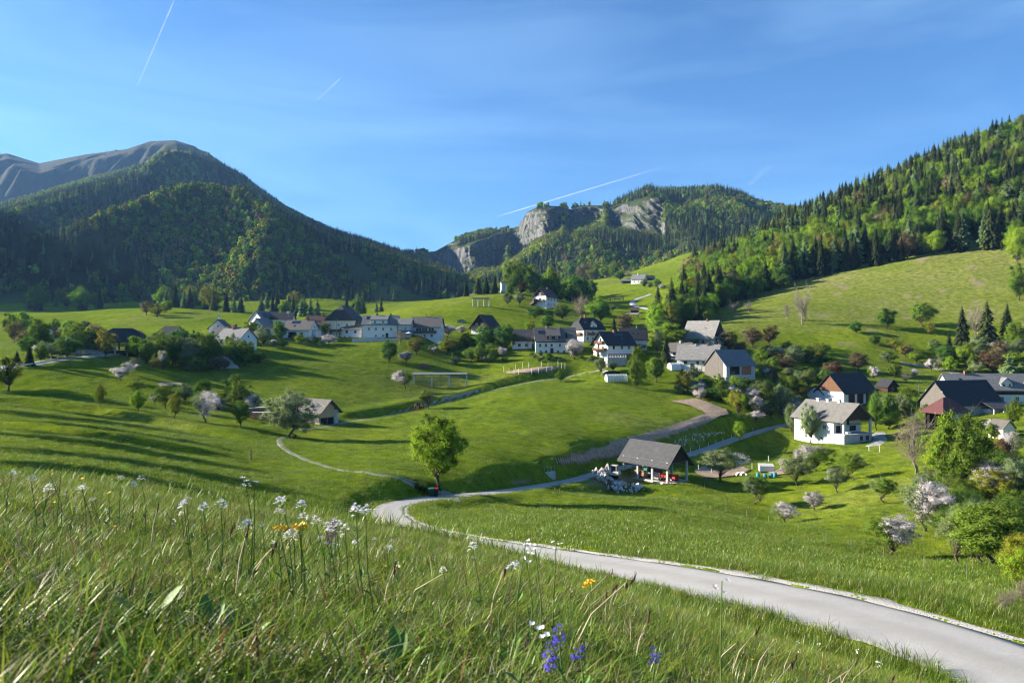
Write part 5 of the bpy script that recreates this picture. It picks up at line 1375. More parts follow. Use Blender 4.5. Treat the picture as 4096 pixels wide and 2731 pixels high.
h = V("solar_house","white house with two roof solar panels and a recessed dark balcony",(296,338.5,281),-9,10.5,9,3.6,3.5,'x',W_WHITE,R_TAUPE)
h.rpanel("solar_panel",-.22,.12,.42,1.6,M_SOLAR); h.rpanel("solar_panel",-.05,.12,.42,1.6,M_SOLAR); h.rpanel("skylight",-.12,.58,.74,.8,M_GLASS)
h.panel("balcony_opening",'f',-3.0,.2,.6,2.6,W_DARK,.012); h.balcony('f',-3.0,.2,.55,.7,M_BLACK,.9); h.win('f',2.2,1.3,1.3,1.2); h.win('f',-4.4,1.4,.8,1.1); h.win('r',0,4.3,.8,.9); h.chimney(.28,.05)  # the balcony recess is a flat panel with its shade painted on
h = V("flat_garage","white flat-roofed garage joined to the solar panel house",(311,338.5,281),-9,4,5,3.0,.25,'x',W_WHITE,W_CONC,over=.15,gover=.15,cat='garage'); h.panel("garage_door",'f',-1.2,1.2,0,2.2,W_CONC)
h = V("brown_roof_house","cream house with broad brown tiled roof",(317,336,308),0,9.5,9,4.4,3.6,'x',W_CREAM,R_BROWN)
for a in (-.08,.06): h.rpanel("skylight",a,.55,.7,.7,M_GLASS)
h.chimney(.15,.05); h.win('f',-2.5,1.8); h.win('f',0,1.8); h.win('f',2.5,1.8)
h = V("broad_gable_house","tall cream house with half-hipped gable and three upper windows",(340,336.5,316),-6,11.5,13,6.8,5.2,'y',W_CREAM,R_CHAR,hip=(1.9,.68))
MB().prism([(-5.6,6.7),(5.6,6.7),(1.9,10.2),(-1.9,10.2)],'y',-.03,.2).build("gable",W_CREAM,h.e)
for a in (-2.2,0,2.2): h.win('f',a,7.1,.95,1.1,back=-.03)
h.win('f',-.6,4.0,.9,1.3); h.win('f',2.8,4.0); h.win('f',-3.4,1.2)
h = V("annex_house","small white house with dark grey roof in front of the tall gable",(351,337,286),-16,8.2,7,3.5,2.9,'x',W_WHITE,R_TAUPE)
h.win('f',-1.8,1.7,1.0,1.0,M_FRAMEB); h.win('f',1.9,1.7,1.0,1.0,M_FRAMEB); h.win('f',-2.6,.1,.5,.4,M_FRAMEB); h.win('f',-.6,.1,.5,.4,M_FRAMEB); h.win('r',0,3.9,.7,.8,M_FRAMEB); h.win('r',0,1.5,.8,1,M_FRAMEB)
h = V("carport","low brown carport left of the small white house",(335,337,288),-6,4,5,2.4,.9,'x',None,R_BROWN,walls=False,cat='carport')
for x in (-1.8,1.8):
    for y in (.2,4.8): MB().box(x-.1,x+.1,y-.1,y+.1,-2,2.5).build("post",W_DWOOD,h.e)
h = V("big_white_house","big white house with raised roof dormer and four window rows",(380,338,283),4,13.0,10,5.4,3.3,'x',W_WHITE,R_GREY)
d = h.dormer(-.03,6.2,5.1,7.0,0,W_WHITE,R_GREY,-.06,False,0)
for a in (-1.9,1.2): h.win('f',a,5.55,.95,1.2,back=-.06)
for a in (-4.2,-1.6,1.2,4.2): h.win('f',a,3.0,.95,1.2)
for a in (-1.6,1.2): h.win('f',a,.5,.9,1.0)
h.door('f',2.6); h.chimney(-.12,.05,0,.6,1.0); h.chimney(.28,.05,0,.5,.9); h.rpanel("solar_panel",-.34,.15,.5,2.0,M_SOLAR); h.win('l',0,3.0); h.win('r',0,3.0)
h.panel("plinth",'f',-6.4,6.4,-.6,.35,W_CONC,.04)
h = V("grey_annex","narrow grey annex behind the big white house's right wall",(404,337,292),-4,4.6,7,5.0,2.0,'x',W_GREY,R_GREY); h.win('f',.6,3.0,.8,1)
h = V("terrace_canopy","bluish canopy roof between the big white house and the balcony house",(406,338,284),0,5.0,3,2.5,.5,'x',None,R_BARN,walls=False,cat='canopy')
for x in (-2.2,2.2): MB().box(x-.08,x+.08,.1,.26,-2,2.5).build("post",W_GWOOD,h.e)
h = V("balcony_house","white house with long balcony and three black-shuttered windows",(425.5,337.5,281),-4,11.2,9,4.6,3.5,'x',W_WHITE,R_TAUPE,over=.8)
for a in (-2.6,-.3,2.2): h.win('f',a,2.75,.85,1.05,M_FRAMEB,M_BLACK)
h.balcony('f',-5.2,4.2,2.0,1.0,W_DWOOD,.85); h.win('f',-.3,.4,.9,.9,M_FRAMEB); h.win('f',2.4,.4,.9,.9,M_FRAMEB); h.chimney(-.05,.03,0,.3,1.4,M_METAL); h.win('r',0,2.6)
h = V("dark_chalet","dark timber chalet with steep black roof",(480,334.5,300),-26,8.2,10,3.4,4.8,'y',W_WHITE,R_DARK,gable=W_DWOOD,over=.9,gover=.9)
for a in (-1.5,.9): h.win('f',a,3.6,1.1,1.2,back=-.03)
h.balcony('f',-3.2,3.2,3.0,1.0,W_DWOOD,.85); h.win('f',-1.5,.9,1.2,1.2); h.win('f',1.5,.9,1.2,1.2)
h = V("black_fence_house","white house with dark balcony band and black cross-braced fence",(522,348.5,276),-3,7.2,8,3.6,3.6,'x',W_WHITE,R_CHAR)
h.balcony('f',-3.5,3.0,3.0,.9,W_DWOOD,.85); h.win('f',-1.0,.9,1.1,1.1,M_FRAMEB); h.win('f',1.6,.9,.9,1.1,M_FRAMEB); h.panel("upper_wall",'f',-3.5,3.5,3.05,3.6,W_DWOOD,.02)
fz = MB()
for i in range(6):
    x=-3.3+i*1.1; fz = MB().bar((x,-2.2,-.9),(x+1.1,-2.2,-.1),.07); fz.bar((x,-2.24,-.1),(x+1.1,-2.24,-.9),.07); fz.build("fence_brace",M_BLACK,h.e)
MB().bar((-3.3,-2.2,-.05),(3.4,-2.2,-.05),.09).build("fence_rail",M_BLACK,h.e)
h = V("long_white_house","long white two-storey farmhouse with brown tiled roof and timber band",(556,352.3,269),3,14.8,10,4.6,4.5,'x',W_WHITE,R_TAUPE,over=.7)
h.panel("timber_band",'f',-7.38,7.38,3.75,4.55,W_DWOOD,.05)
for a in (-5.8,-3.7,-1.6,1.4): h.win('f',a,2.2,.75,1.05,M_FRAMEB)
for a in (-5.7,-3.6,.8,3.0): h.win('f',a,-.15,.75,1.0,M_FRAMEB)
h.door('f',-1.5,1.2,1.7); h.dormer(-.06,4.8,4.4,6.0,0,W_DWOOD,R_TAUPE,.25,False,2)
h.chimney(-.20,.05,0,.5,.8,W_CONC); h.chimney(.12,.08,0,.3,1.2,M_METAL)
for i in range(5): h.rpanel("solar_panel",-.40+i*.045,.28,.52,.62,M_SOLAR)
h.rpanel("roof_hatch",.27,.45,.85,.5,M_BLACK,lift=.3); h.win('l',0,2.4,.8,1); h.win('l',-2.4,2.4,.8,1)
h = V("hipped_house","white house with black half-hipped roof and gabled dormer",(594,341,291),28,10.0,9.0,5.2,4.2,'x',W_WHITE,R_DARK,hip=(1.7,.55),over=.7)
MB().prism([(.1,5.1),(8.9,5.1),(6.5,7.4),(2.5,7.4)],'x',-5.03,-4.8).build("gable",W_WHITE,h.e); MB().prism([(.1,5.1),(8.9,5.1),(6.5,7.4),(2.5,7.4)],'x',4.8,5.03).build("gable",W_WHITE,h.e)
h.dormer(.02,3.0,4.9,6.6,1.3,W_WHITE,R_DARK,.4,True,1); h.balcony('f',-4.2,1.6,2.6,1.1,W_BWOOD,.9); h.balcony('l',-2,3.5,2.6,1.0,W_BWOOD,.9)
for a in (-3,-.6,3): h.win('f',a,3.0,.9,1.2); h.win('f',a,.5,.9,1.2)
for a in (-1.6,1.4): h.win('l',a,3.2,.9,1.2); h.win('l',a,5.6,.8,1,back=-.03)
h.chimney(-.15,.03); h.rpanel("skylight",-.30,.4,.58,.7,M_GLASS); h.rpanel("skylight",-.22,.4,.58,.7,M_GLASS)
h = V("terrace_house","white house with two timber balconies and black roof above a stone terrace",(621,357.2,263),30,11.5,8.6,5.0,4.1,'x',W_WHITE,R_DARK,over=.9,gover=1.2)
h.balcony('l',-3.4,3.4,2.6,1.2,W_BWOOD,.9); h.balcony('l',-2.6,2.0,5.1,1.0,W_BWOOD,.85); h.win('l',-1.2,2.8,1.0,1.8,M_FRAMEB); h.win('l',1.4,2.8,.9,1.2,M_FRAMEB); h.win('l',0,5.3,.9,1.6,M_FRAMEB); h.win('l',-1.5,.3,1.2,1.6,M_FRAMEB)
for a in (-3.2,.4,3.6): h.win('f',a,3.0,.9,1.2,M_FRAMEB)
h.panel("brick_base",'f',-5.7,5.7,-1,1.4,W_BRICK,.04); h.chimney(-.02,.10,0,.7,1.0); h.rpanel("skylight",.15,.5,.66,.7,M_GLASS)
for i in range(3): h.rpanel("solar_panel",-.02+i*.11,.15,.40,1.1,M_SOLAR)
h = V("black_roof_neighbour","white house with plain black roof right behind the terrace house",(634,350,279),-4,9.5,8,4.4,3.9,'x',W_WHITE,R_DARK)
h.chimney(.14,.04,0,.4,.9,W_CONC); h.rpanel("skylight",-.05,.5,.64,.7,M_GLASS); h.rpanel("skylight",.16,.5,.64,.7,M_GLASS); h.balcony('f',.2,4.4,1.2,1.0,W_BWOOD,.9); h.win('f',2.0,1.5,1.0,1.2); h.win('f',-2,2.4)
# stone terrace wall below the terrace house, stone by stone
tw = empty("terrace_wall", ray(617,366,254), math.radians(6), "curved stone terrace wall with pale balustrade below the balconies", "wall")
MB().box(-3.3,3.3,.25,4.5,-1.5,3.1).build("core",W_CONC,tw)
rs = random.Random(5); z = -.4
while z < 3.05:
    hh = rs.uniform(.34,.5); x = -3.3
    while x < 3.25:
        w = min(rs.uniform(.4,.85), 3.3-x)
        if w > .12: MB().box(x+.02,x+w-.02,.05+rs.uniform(-.05,.05),.30,z+.02,min(z+hh-.02,3.1)).build("stone",W_STONE,tw)
        x += w
    z += hh
for i in range(8): MB().box(-3.2+i*.9,-3.0+i*.9,.35,.55,3.1,3.9).build("baluster",W_WHITE,tw)
MB().box(-3.3,3.3,.33,.57,3.9,4.03).build("coping",W_WHITE,tw)
# --- middle hill
h = V("hill_house","white house with dark roof and timber gable on the middle hill",(540,306.5,432),-36,8.4,11,6.2,4.2,'y',W_WHITE,R_BROWN,over=.9,gover=.8,gable=W_DWOOD)
h.balcony('f',-3,3,3.2,1.0,W_DWOOD,.9); h.win('f',0,3.6,1.6,1.5); h.win('f',0,6.6,1.4,1.4,back=-.03); h.chimney(.1,.1,1)
for a in (-3,0,3): h.win('r',a,3.8,1,1.3); h.win('r',a,1.0,1,1.2)
for t in (-.1,.15): h.rpanel("skylight",t,.5,.66,.7,M_GLASS,1)
ln = MB().hexa([(-7,-2.4,.4),(-2.2,-3.0,2.2),(-1.6,3,2.2),(-7,4,.4),(-7,-2.4,.7),(-2.2,-3.0,4.6),(-1.6,3,4.6),(-7,4,.7)]).build("lean_to",R_BROWN,h.e)
h = V("transformer_tower","slim white transformer tower with pitched cap on the hill crest",(504,292.3,458),12,3.4,3.4,6.2,1.1,'x',W_WHITE,R_GREY,over=.3,gover=.3,cat='tower')
h.panel("louvre",'f',-.5,.5,2.0,5.4,W_GREY,.02); MB().box(-1.9,1.9,-.2,3.6,-2,1.4).build("base",W_GREY,h.e)
MB().tube([(1.2,2.0,6.5),(1.2,2.0,11)],.06,6).build("mast",M_METAL,h.e); MB().bar((-.2,2,10.6),(2.4,2,10.6),.08).build("cross_arm",M_METAL,h.e)
# far valley farm
h = V("valley_farmhouse","white farmhouse with grey roof far up the valley",(637.5,283.5,738),-28,13,10,4.6,4.6,'x',W_WHITE,R_GREY)
h.chimney(-.1,.05,0,.8,1.4,W_WHITE); h.win('r',-2,2.2,1.1,1.4); h.win('r',2,2.2,1.1,1.4); h.win('r',0,5.2,1,1.2); h.win('f',-3,1.6,1.1,1.3); h.win('f',1,1.6,1.1,1.3)
h = V("valley_lean_to","open grey-roofed shed left of the far valley farmhouse",(628,282.8,730),-10,13,6,2.4,1.6,'x',W_OLD,R_GREY,cat='shed'); h.panel("opening",'f',-5,4,0,2,W_DARK,.02)  # dark panel paints the shade under the open front
h = V("valley_barn","small brown barn right of the far valley farmhouse",(651,280,760),10,8,6,2.8,2.4,'x',W_DWOOD,R_TAUPE,cat='barn')
h = V("field_hut","tiny timber hut with white barge boards on the valley meadow",(660,312.6,432),4,2.6,2.6,2.0,1.5,'y',W_GWOOD,R_GREY,over=.3,gover=.25,cat='hut',base=1)
h.door('f',0,.8,1.7,W_DWOOD)
for q in (-1,1): MB().bar((q*1.65,-.30,1.72),(0,-.30,3.55),.16,.05).build("barge_board",M_FRAME,h.e)
def open_shed(name,label,at,yaw,W,D,h0,h1,roof,cat='shelter'):
    e = empty(name, ray(*at), math.radians(yaw), label, cat)
    MB().hexa([(-W/2-.4,-.5,h0),(W/2+.4,-.5,h0),(W/2+.4,D+.4,h1),(-W/2-.4,D+.4,h1),(-W/2-.4,-.5,h0+.14),(W/2+.4,-.5,h0+.14),(W/2+.4,D+.4,h1+.14),(-W/2-.4,D+.4,h1+.14)]).build("roof",roof,e)
    n = max(2,int(W/2.5)+1)
    for i in range(n):
        x=-W/2+W*i/(n-1)
        for y,t in ((0,h0),(D,h1)): MB().box(x-.1,x+.1,y-.1,y+.1,-1.5,t+.05).build("post",W_GWOOD,e)
    return e
open_shed("field_shelter","open grey-roofed shelter on posts in the valley",(632,318.5,428),-20,6,4,2.4,3.4,R_PALE)
h = V("red_shed","small shed with dull red roof behind the open valley shelter",(634.5,313,446),-12,4.2,3.6,2.0,1.5,'x',W_DWOOD,R_BROWN,cat='shed',base=1)
def hayrack(name,label,at,yaw,bays,bay,H_,pillar,roofm,nr=8,pw=.42,stone=True):
    e = empty(name, ray(*at), math.radians(yaw), label, 'hay rack'); L = bays*bay
    for i in range(bays+1):
        x=-L/2+i*bay; MB().hexa([(x-pw*.62,-pw*.6,-1.5),(x+pw*.62,-pw*.6,-1.5),(x+pw*.62,pw*.6,-1.5),(x-pw*.62,pw*.6,-1.5),(x-pw/2,-pw/2,H_),(x+pw/2,-pw/2,H_),(x+pw/2,pw/2,H_),(x-pw/2,pw/2,H_)]).build("pillar",pillar,e)
    for i in range(bays):
        a=-L/2+i*bay+pw/2; b=a+bay-pw
        for k in range(nr):
            z=.45+k*(H_-.7)/nr; MB().bar((a-.02,random.uniform(-.03,.03),z),(b+.02,random.uniform(-.03,.03),z),.07,.10).build("rail",W_GWOOD,e)
        MB().box((a+b)/2-.06,(a+b)/2+.06,.06,.18,-.3,H_).build("mid_post",W_GWOOD,e)
    for s in (-1,1):
        n=int(L/.42)
        for i in range(n+2):
            x=-L/2-.45+i*.42; w=.40
            MB().hexa([(x,0,H_+.66),(x+w,0,H_+.66),(x+w,s*.85,H_+.10),(x,s*.85,H_+.10),(x,0,H_+.74),(x+w,0,H_+.74),(x+w,s*.85,H_+.18+random.uniform(0,.03)),(x,s*.85,H_+.18)]).build("shingle_board",roofm,e)
    MB().bar((-L/2-.3,0,H_+.05),(L/2+.3,0,H_+.05),.2,.2).build("top_beam",W_GWOOD,e)
    return e
R_BOARD = plain("weathered_roof_boards",(0.26,0.25,0.235),.9,var=.3,scale=3,stretch=(1,1,1))
hayrack("hay_rack","long hay rack with four concrete pillars on the middle meadow",(440.5,387.2,236),4,3,5.5,4.1,W_CONC,R_BOARD)
hayrack("hay_rack","hay rack with four pale pillars below the hilltop lane",(481,306,400),10,3,3.0,4.0,W_WHITE,R_TAUPE,6)
hayrack("hay_rack","dark hay rack shaded on the valley slope",(617,300.5,520),0,3,3.2,2.8,W_DWOOD,R_CHAR,5,.3)
# --- right farm
h = V("stone_farmhouse","old stone farmhouse with pale shingle roof and black timber gable",(698,347.5,292),-38,12.5,10,4.4,5.8,'x',W_OLD,R_PALE,gable=W_DWOOD,over=.9,gover=.3)
for z in (.6,2.6):
    for a in (-2.8,0,2.8): h.win('r',a,z,.75,1.0,M_FRAMEB)
h.chimney(.12,.03,0,.5,.9); h.win('f',-3,1.8,.8,1,M_FRAMEB); h.win('f',2,1.8,.8,1,M_FRAMEB)
h = V("cream_house","cream house with two brick chimneys behind the farm trees",(721,349,302),30,8,7.5,4.6,3.4,'x',W_CREAM,R_PALE); h.chimney(-.1,.03); h.chimney(.25,.03); h.win('f',-2,2.0); h.win('f',2,2.0); h.win('l',0,2.2)
h = V("small_farmhouse","small white farmhouse with weathered grey roof left in the farm group",(678.5,359.5,264),-30,7.6,6.4,3.3,2.6,'x',W_WHITE,R_TAUPE,over=.7); h.chimney(-.05,.05,0,.6,.9,W_CONC)
h.panel("timber_band",'f',-3.79,3.79,.8,1.3,W_DWOOD,.03); h.win('f',1.8,1.6,.8,1,M_FRAMEB); h.win('r',-1,1.7,.8,1,M_FRAMEB); h.win('r',1,1.7,.8,1,M_FRAMEB); h.win('f',-1.5,1.6,.8,1,M_FRAMEB)
h = V("porch_house","little gabled outbuilding behind the small white farmhouse",(689.5,351.5,276),-15,4.8,5,2.2,1.8,'y',W_WHITE,R_CHAR,cat='outbuilding'); h.win('f',0,1.9,.9,.6)
h = V("white_farm_building","long white farm building with pale shingle roof",(697,370.5,253),-22,13.2,9,4.2,4.4,'x',W_WHITE,R_PALE,over=.7,gable=W_DWOOD)
h.win('f',-3.8,2.2,1.1,1.1,M_FRAMEB); h.door('f',-1.6,1.2,2.4); h.win('f',.2,2.2,.8,1.1,M_FRAMEB); h.win('f',2.2,2.2,.8,1.0,M_FRAMEB); h.chimney(-.08,.10,0,.5,.7,W_CONC); h.chimney(.22,.06,0,.6,.8)
h = V("boarded_barn","big grey-roofed barn with board gable, stone corner and brick infill",(741,380,238),27,12.2,10,4.9,4.7,'x',W_STONE,R_BARN,over=.5,gover=.5)
h.panel("barn_opening",'f',-4.6,-.6,1.9,4.5,W_DARK,.02); h.panel("brick_panel",'f',.2,4.4,1.8,4.5,W_BRICK,.03)  # dark panel on the wall stands in for the barn's inner shade
h.boards("board",'l',-4.95,3.4,1.0,9.6,W_GWOOD,.32,.06,top=lambda a: 4.85+4.7*(1-abs(a)/5.0))
h.boards("hayloft_board",'f',-4.4,-2.6,1.9,3.0,W_BWOOD,.3,.05); h.win('f',-1.6,.5,.5,.5,M_FRAMEB); h.win('f',1.4,.5,.5,.5,M_FRAMEB)
open_shed("wood_shelter","small sagging timber shelter against the board gable",(711,372,242),40,3.4,2.4,1.8,2.5,R_TAUPE)
h = V("roof_behind","dark little gable roof behind the white farm building",(719,362,268),-25,5,6,3,2.2,'y',W_WHITE,R_DARK,cat='outbuilding'); h.chimney(-.3,.1); h.win('f',0,2.8,.7,.7)
# --- right, by the white porch house
h = V("dark_roof_barn","barn with black tiled roof, white piers and dark doors",(860,404.5,228),29,15,10,4.2,5.2,'x',W_WHITE,R_DARK,gable=W_BWOOD,over=.7,gover=.6,cat='barn')
for a0 in (-5.4,-1.3,2.8): h.panel("barn_door",'f',a0,a0+2.9,.4,3.9,W_DWOOD,.03)
h.boards("board",'l',-4.8,4.8,4.3,9.3,W_BWOOD,.34,.07,top=lambda a: 4.0+5.2*(1-abs(a)/5.0)); h.win('f',-4.9,-.9,.7,.6)
h = V("barn_annex","lower annex with black roof at the left of the dark-roofed barn",(834,401,222),29,10,6,2.6,2.2,'x',W_WHITE,R_DARK,cat='annex'); h.win('f',-2,1.0,.8,.8); h.win('f',2,1.0,.8,.8)
h = V("slope_shed","small dark timber shed right behind the dark-roofed barn",(892.5,391.5,243),24,4.4,4.2,2.0,1.9,'y',W_DWOOD,R_DARK,cat='shed'); h.door('f',0,1.2,1.7,W_BWOOD)
# white house with a deep pillared porch under its gable
def porch_house():
    P = ray(858,442.5,186); h = V("pillared_house","large white house with grey roof and a deep pillared porch",None,25,9.6,16,6.0,3.7,'y',W_WHITE,R_WORN,over=1.0,gover=.6,pos=P,walls=False)
    W_=9.6
    MB().prism([(-4.8,-3),(4.8,-3),(4.8,6),(0,9.6),(-4.8,6)],'y',3.2,16).build("wall",W_WHITE,h.e)
    MB().box(-4.8,4.8,0,3.2,-3,2.1).build("basement_wall",W_CONC,h.e); MB().box(-5.0,5.3,-.4,3.18,2.1,2.32).build("terrace_slab",W_CONC,h.e)
    for x in (-4.6,4.6): MB().box(x-.25,x+.25,0,.5,2.32,6.1).build("pillar",W_CONC,h.e)
    MB().prism([(-5.0,5.85),(5.0,5.85),(0,9.5)],'y',.1,.35).build("porch_gable",W_DWOOD,h.e)
    MB().box(-4.8,4.8,.0,3.2,5.75,5.86).build("porch_ceiling",W_DWOOD,h.e)
    MB().box(-.4,4.0,2.0,3.2,4.15,4.3).build("upper_balcony",W_CONC,h.e)
    h.win('f',-3.2,2.35,1.6,1.8,M_FRAMEB,back=3.2); h.win('f',1.9,2.7,2.2,1.5,M_FRAMEB,back=3.2); h.door('f',.2,.9,1.5,None,4.3).location = (0,3.2,0); h.win('f',-3.0,4.6,1.0,.9,M_FRAMEB,back=3.2)
    h.win('f',1.2,.6,1.0,1.1,M_FRAMEB); h.win('f',3.3,.6,1.0,1.1,M_FRAMEB)
    for a in (-5,-1.5,2): h.win('l',a,3.0,1.0,1.2); h.win('l',a,5.0,.9,.6,M_FRAMEB)
    h.win('l',-4,.3,.8,.7); h.win('l',1,.3,.8,.7)
    for t in (-.30,-.08,.12):
        p=h.on_roof(t+.15,.02,0); c=MB().box(p.x-.35,p.x+.35,p.y-.35,p.y+.35,p.z-.4,p.z+.5).build("chimney",W_WHITE,h.roof); MB().box(p.x-.55,p.x+.55,p.y-.5,p.y+.5,p.z+.5,p.z+.62).build("chimney_cap",W_CONC,h.roof)
    MB().box(-2.8,-1.4,.8,1.5,2.33,2.75).build("covered_bundle",M_FRAME,h.e)
    return h
porch_house()
h = V("black_barn","big barn with black roof and weathered board gable at right",None,14,16,10.5,4.2,5.4,'x',W_GREY,R_DARK,over=.8,gover=.6,cat='barn',pos=world_pt(977,418,194))
h.boards("board",'l',-5.2,5.2,.3,9.4,W_GWOOD,.36,.06,top=lambda a: 4.0+5.4*(1-abs(a)/5.5)); h.win('f',2,1.6,1.2,1.2,M_FRAMEB); h.win('f',4.6,1.6,1.2,1.2,M_FRAMEB)
for k in (-1,1): h.panel("verge_strip",'l',k*2.7-.1,k*2.7+.1,6.9,7.1,M_FRAME,.62,.5)
MB().hexa([(1,-4.2,2.7),(8.2,-4.2,2.7),(8.2,-.3,4.3),(1,-.3,4.3),(1,-4.2,2.86),(8.2,-4.2,2.86),(8.2,-.3,4.46),(1,-.3,4.46)]).build("lean_to_roof",R_CHAR,h.e)
for x in (1.4,4.5,7.8): MB().box(x-.15,x+.15,-4.0,-3.7,-2,2.75).build("post",W_CONC,h.e)
MB().box(1.2,8.0,-2.5,-.01,-2,2.6).build("lean_to_wall",W_GREY,h.e)
h2 = V("red_hip_porch","square open porch with dark red hipped roof before the black barn",None,14,8.2,6.6,2.8,3.2,'x',None,R_RED,hip=(3.3,0),over=.5,gover=.5,walls=False,cat='porch',pos=world_pt(957,423,180))
for x in (-3.5,3.5):
    for y in (.2,6.0): MB().box(x-.15,x+.15,y-.15,y+.15,-2.5,2.8).build("post",W_DWOOD,h2.e)
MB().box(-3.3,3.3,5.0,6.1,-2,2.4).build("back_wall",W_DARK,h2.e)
h = V("dormer_house","long white house with grey roof and white gabled dormers at right edge",(1002,405,216),-5,27,9,4.6,3.9,'x',W_WHITE,R_GREY,over=.6)
for t in (.06,.30,.46): h.dormer(t,3.0,4.6,6.1,1.5,W_WHITE,R_GREY,.6,True,2)
h.chimney(-.28,.05,0,.7,.9); h.rpanel("skylight",-.36,.35,.5,.8,M_GLASS)
for a in range(-12,13,4): h.win('f',a,1.2,1.1,1.3)
h.panel("timber_band",'f',-4,13.4,3.0,3.9,W_DWOOD,.06)
h = V("cream_shed","small cream garden shed with pointed roof at the right edge",(1009,438,160),20,3.6,3.4,2.3,1.5,'y',W_CREAM,R_TAUPE,over=.3,gover=.3,cat='shed',base=1.5); h.win('f',0,.8,.7,.8,M_FRAMEB); h.door('l',0,.8,1.8,W_NWOOD)
# --- wooden barn behind the big pear tree
h = V("wooden_barn","barn with new larch gable boards and stone corner pier",(308,422,166),-34,7.6,5.4,2.5,2.4,'x',None,R_TAUPE,over=.7,gover=.9,walls=False,cat='barn')
MB().box(-3.8,3.6,.1,5.4,-1.5,2.4).build("wall",W_OLD,h.e)
MB().box(3.5,3.85,4.2,5.4,-1.5,2.8).build("stone_pier",W_STONE,h.e)
MB().prism([(.1,2.4),(5.3,2.4),(2.7,4.8)],'x',3.35,3.6).build("gable_back",W_DWOOD,h.e)
h.boards("larch_board",'r',-2.7,1.5,1.2,4.7,W_NWOOD,.26,.06,top=lambda a: 2.4+2.4*(1-abs(a)/2.7))
h.panel("cart_shade_panel",'r',-2.6,1.4,-.4,1.15,W_DARK,-.15,-.3)  # shade behind the posts is a dark painted panel
for a in (-2.5,-.6,1.3): h.panel("post",'r',a-.1,a+.1,-1,1.2,W_GWOOD,.05,-.15)
h.boards("wall_board",'f',-3.7,3.7,.4,2.3,W_GWOOD,.4,.05)
# --- hay barn at the left road (double hay rack)
def hay_barn(name,label,P,yaw,L,W_,H_,RH,bays,pm,roofm,gablem,hip=None,rails=4,low=.6,pw=.42,over=.8,gover=.9,cat='hay barn',raillevels=None,onlyback=False):
    h = V(name,label,None,yaw,L,W_,H_,RH,'x',None,roofm,over=over,gover=gover,walls=False,pos=P,cat=cat,hip=hip)
    for i in range(bays+1):
        x=-L/2+i*L/bays
        for y in (0,W_): MB().box(x-pw/2,x+pw/2,y-pw/2,y+pw/2,-2.5,H_+.1).build("pillar",pm,h.e)
    if gablem and hip is None:
        for x in (-L/2,L/2): MB().prism([(-.1,H_-.1),(W_+.1,H_-.1),(W_/2,H_+RH-.1)],'x',x-.08,x+.08).build("gable",gablem,h.e)
    for y in (0,W_): MB().bar((-L/2-.5,y,H_-.02),(L/2+.5,y,H_-.02),.24,.24).build("wall_plate",W_GWOOD,h.e)
    for i in range(bays+1):
        x=-L/2+i*L/bays; MB().bar((x,-.2,H_-.25),(x,W_+.2,H_-.25),.2,.2).build("tie_beam",W_GWOOD,h.e)
    for i in range(bays):
        a=-L/2+i*L/bays+pw/2; b=a+L/bays-pw
        for y in (0,W_):
            for k in range(rails):
                z = (raillevels[k] if raillevels else low+k*(H_-low-.4)/max(1,rails))
                MB().bar((a-.02,y,z),(b+.02,y,z),.07,.11).build("rail",W_GWOOD,h.e)
    return h
lb = hay_barn("hay_barn","tall open hay barn with concrete pillars and black hipped roof by the left road",ray(121,354.5,214),18,9.5,6.4,4.4,3.2,3,W_CONC,R_DARK,W_GWOOD,hip=(2.2,.45),rails=6)
MB().prism([(.1,4.35),(6.3,4.35),(4.9,5.9),(1.5,5.9)],'x',-4.8,-4.6).build("gable",W_GWOOD,lb.e)
MB().box(-4.5,4.5,.6,5.8,-.6,1.3).build("stored_timber",W_DWOOD,lb.e)
# ------------------------------------------------------------------ the big tiled shed beside the road
SH = Vector((0,0,0))
_a = world_pt(624,475.2,740*26.9/(475.2-341)); _b = world_pt(667.4,483.7,740*26.9/(483.7-341)); _c = world_pt(688,480.5,740*26.9/(480.5-341))
_mid = (_a+_b)/2; _len = (_b-_a).length; _yaw = math.degrees(math.atan2(_b.y-_a.y,_b.x-_a.x)); _wid = (_c-_b).length
_mid.z = -26.9
W_PILLAR = plain("pale_concrete_pillar",(0.56,0.55,0.52),.9,var=.1,scale=2)
sh = hay_barn("open_shed","large open shed with dark tiled roof on pale concrete pillars beside the road",_mid,_yaw,_len,_wid,4.0,3.0,3,W_PILLAR,R_CHAR,W_DWOOD,rails=4,pw=.34,over=1.0,gover=1.0,cat='shed',raillevels=[2.55,2.85,3.15,3.45])
# concrete pad under it
MB().box(-_len/2-.4,_len/2+.4,-.4,_wid+.4,-1.2,.06).build("floor_slab",W_CONC,sh.e)
def in_shed(x,y,z=.06): return sh.e.matrix_basis @ Vector((x,y,z))
bpy.context.view_layer.update()
SY = math.radians(_yaw)

M_TYRE = plain("rubber",(0.016,0.016,0.016),.9,var=.2); M_RED = plain("red_machine_paint",(0.46,0.025,0.022),.45,var=.15)
M_GREEN = plain("teal_tractor_paint",(0.012,0.16,0.12),.4,var=.15); M_BEIGE = plain("excavator_paint",(0.58,0.55,0.48),.5,var=.15)
M_BLUE = plain("blue_tarpaulin",(0.03,0.16,0.38),.6,var=.2); M_LOG = plain("split_firewood",(0.40,0.22,0.115),.9,var=.4,scale=5,col2=(0.58,0.36,0.20))
M_TEAL = plain("teal_plastic",(0.05,0.26,0.30),.4,var=.2); M_SHEET = plain("translucent_white_sheet",(0.72,0.74,0.74),.5,var=.08)
M_STEEL = plain("worn_steel",(0.30,0.29,0.28),.5,metal=.7,var=.2); M_YELLOW = plain("yellow_paint",(0.66,0.48,0.02),.6,var=.1); M_ORANGE = plain("orange_red_plastic",(0.62,0.09,0.02),.4,var=.1)

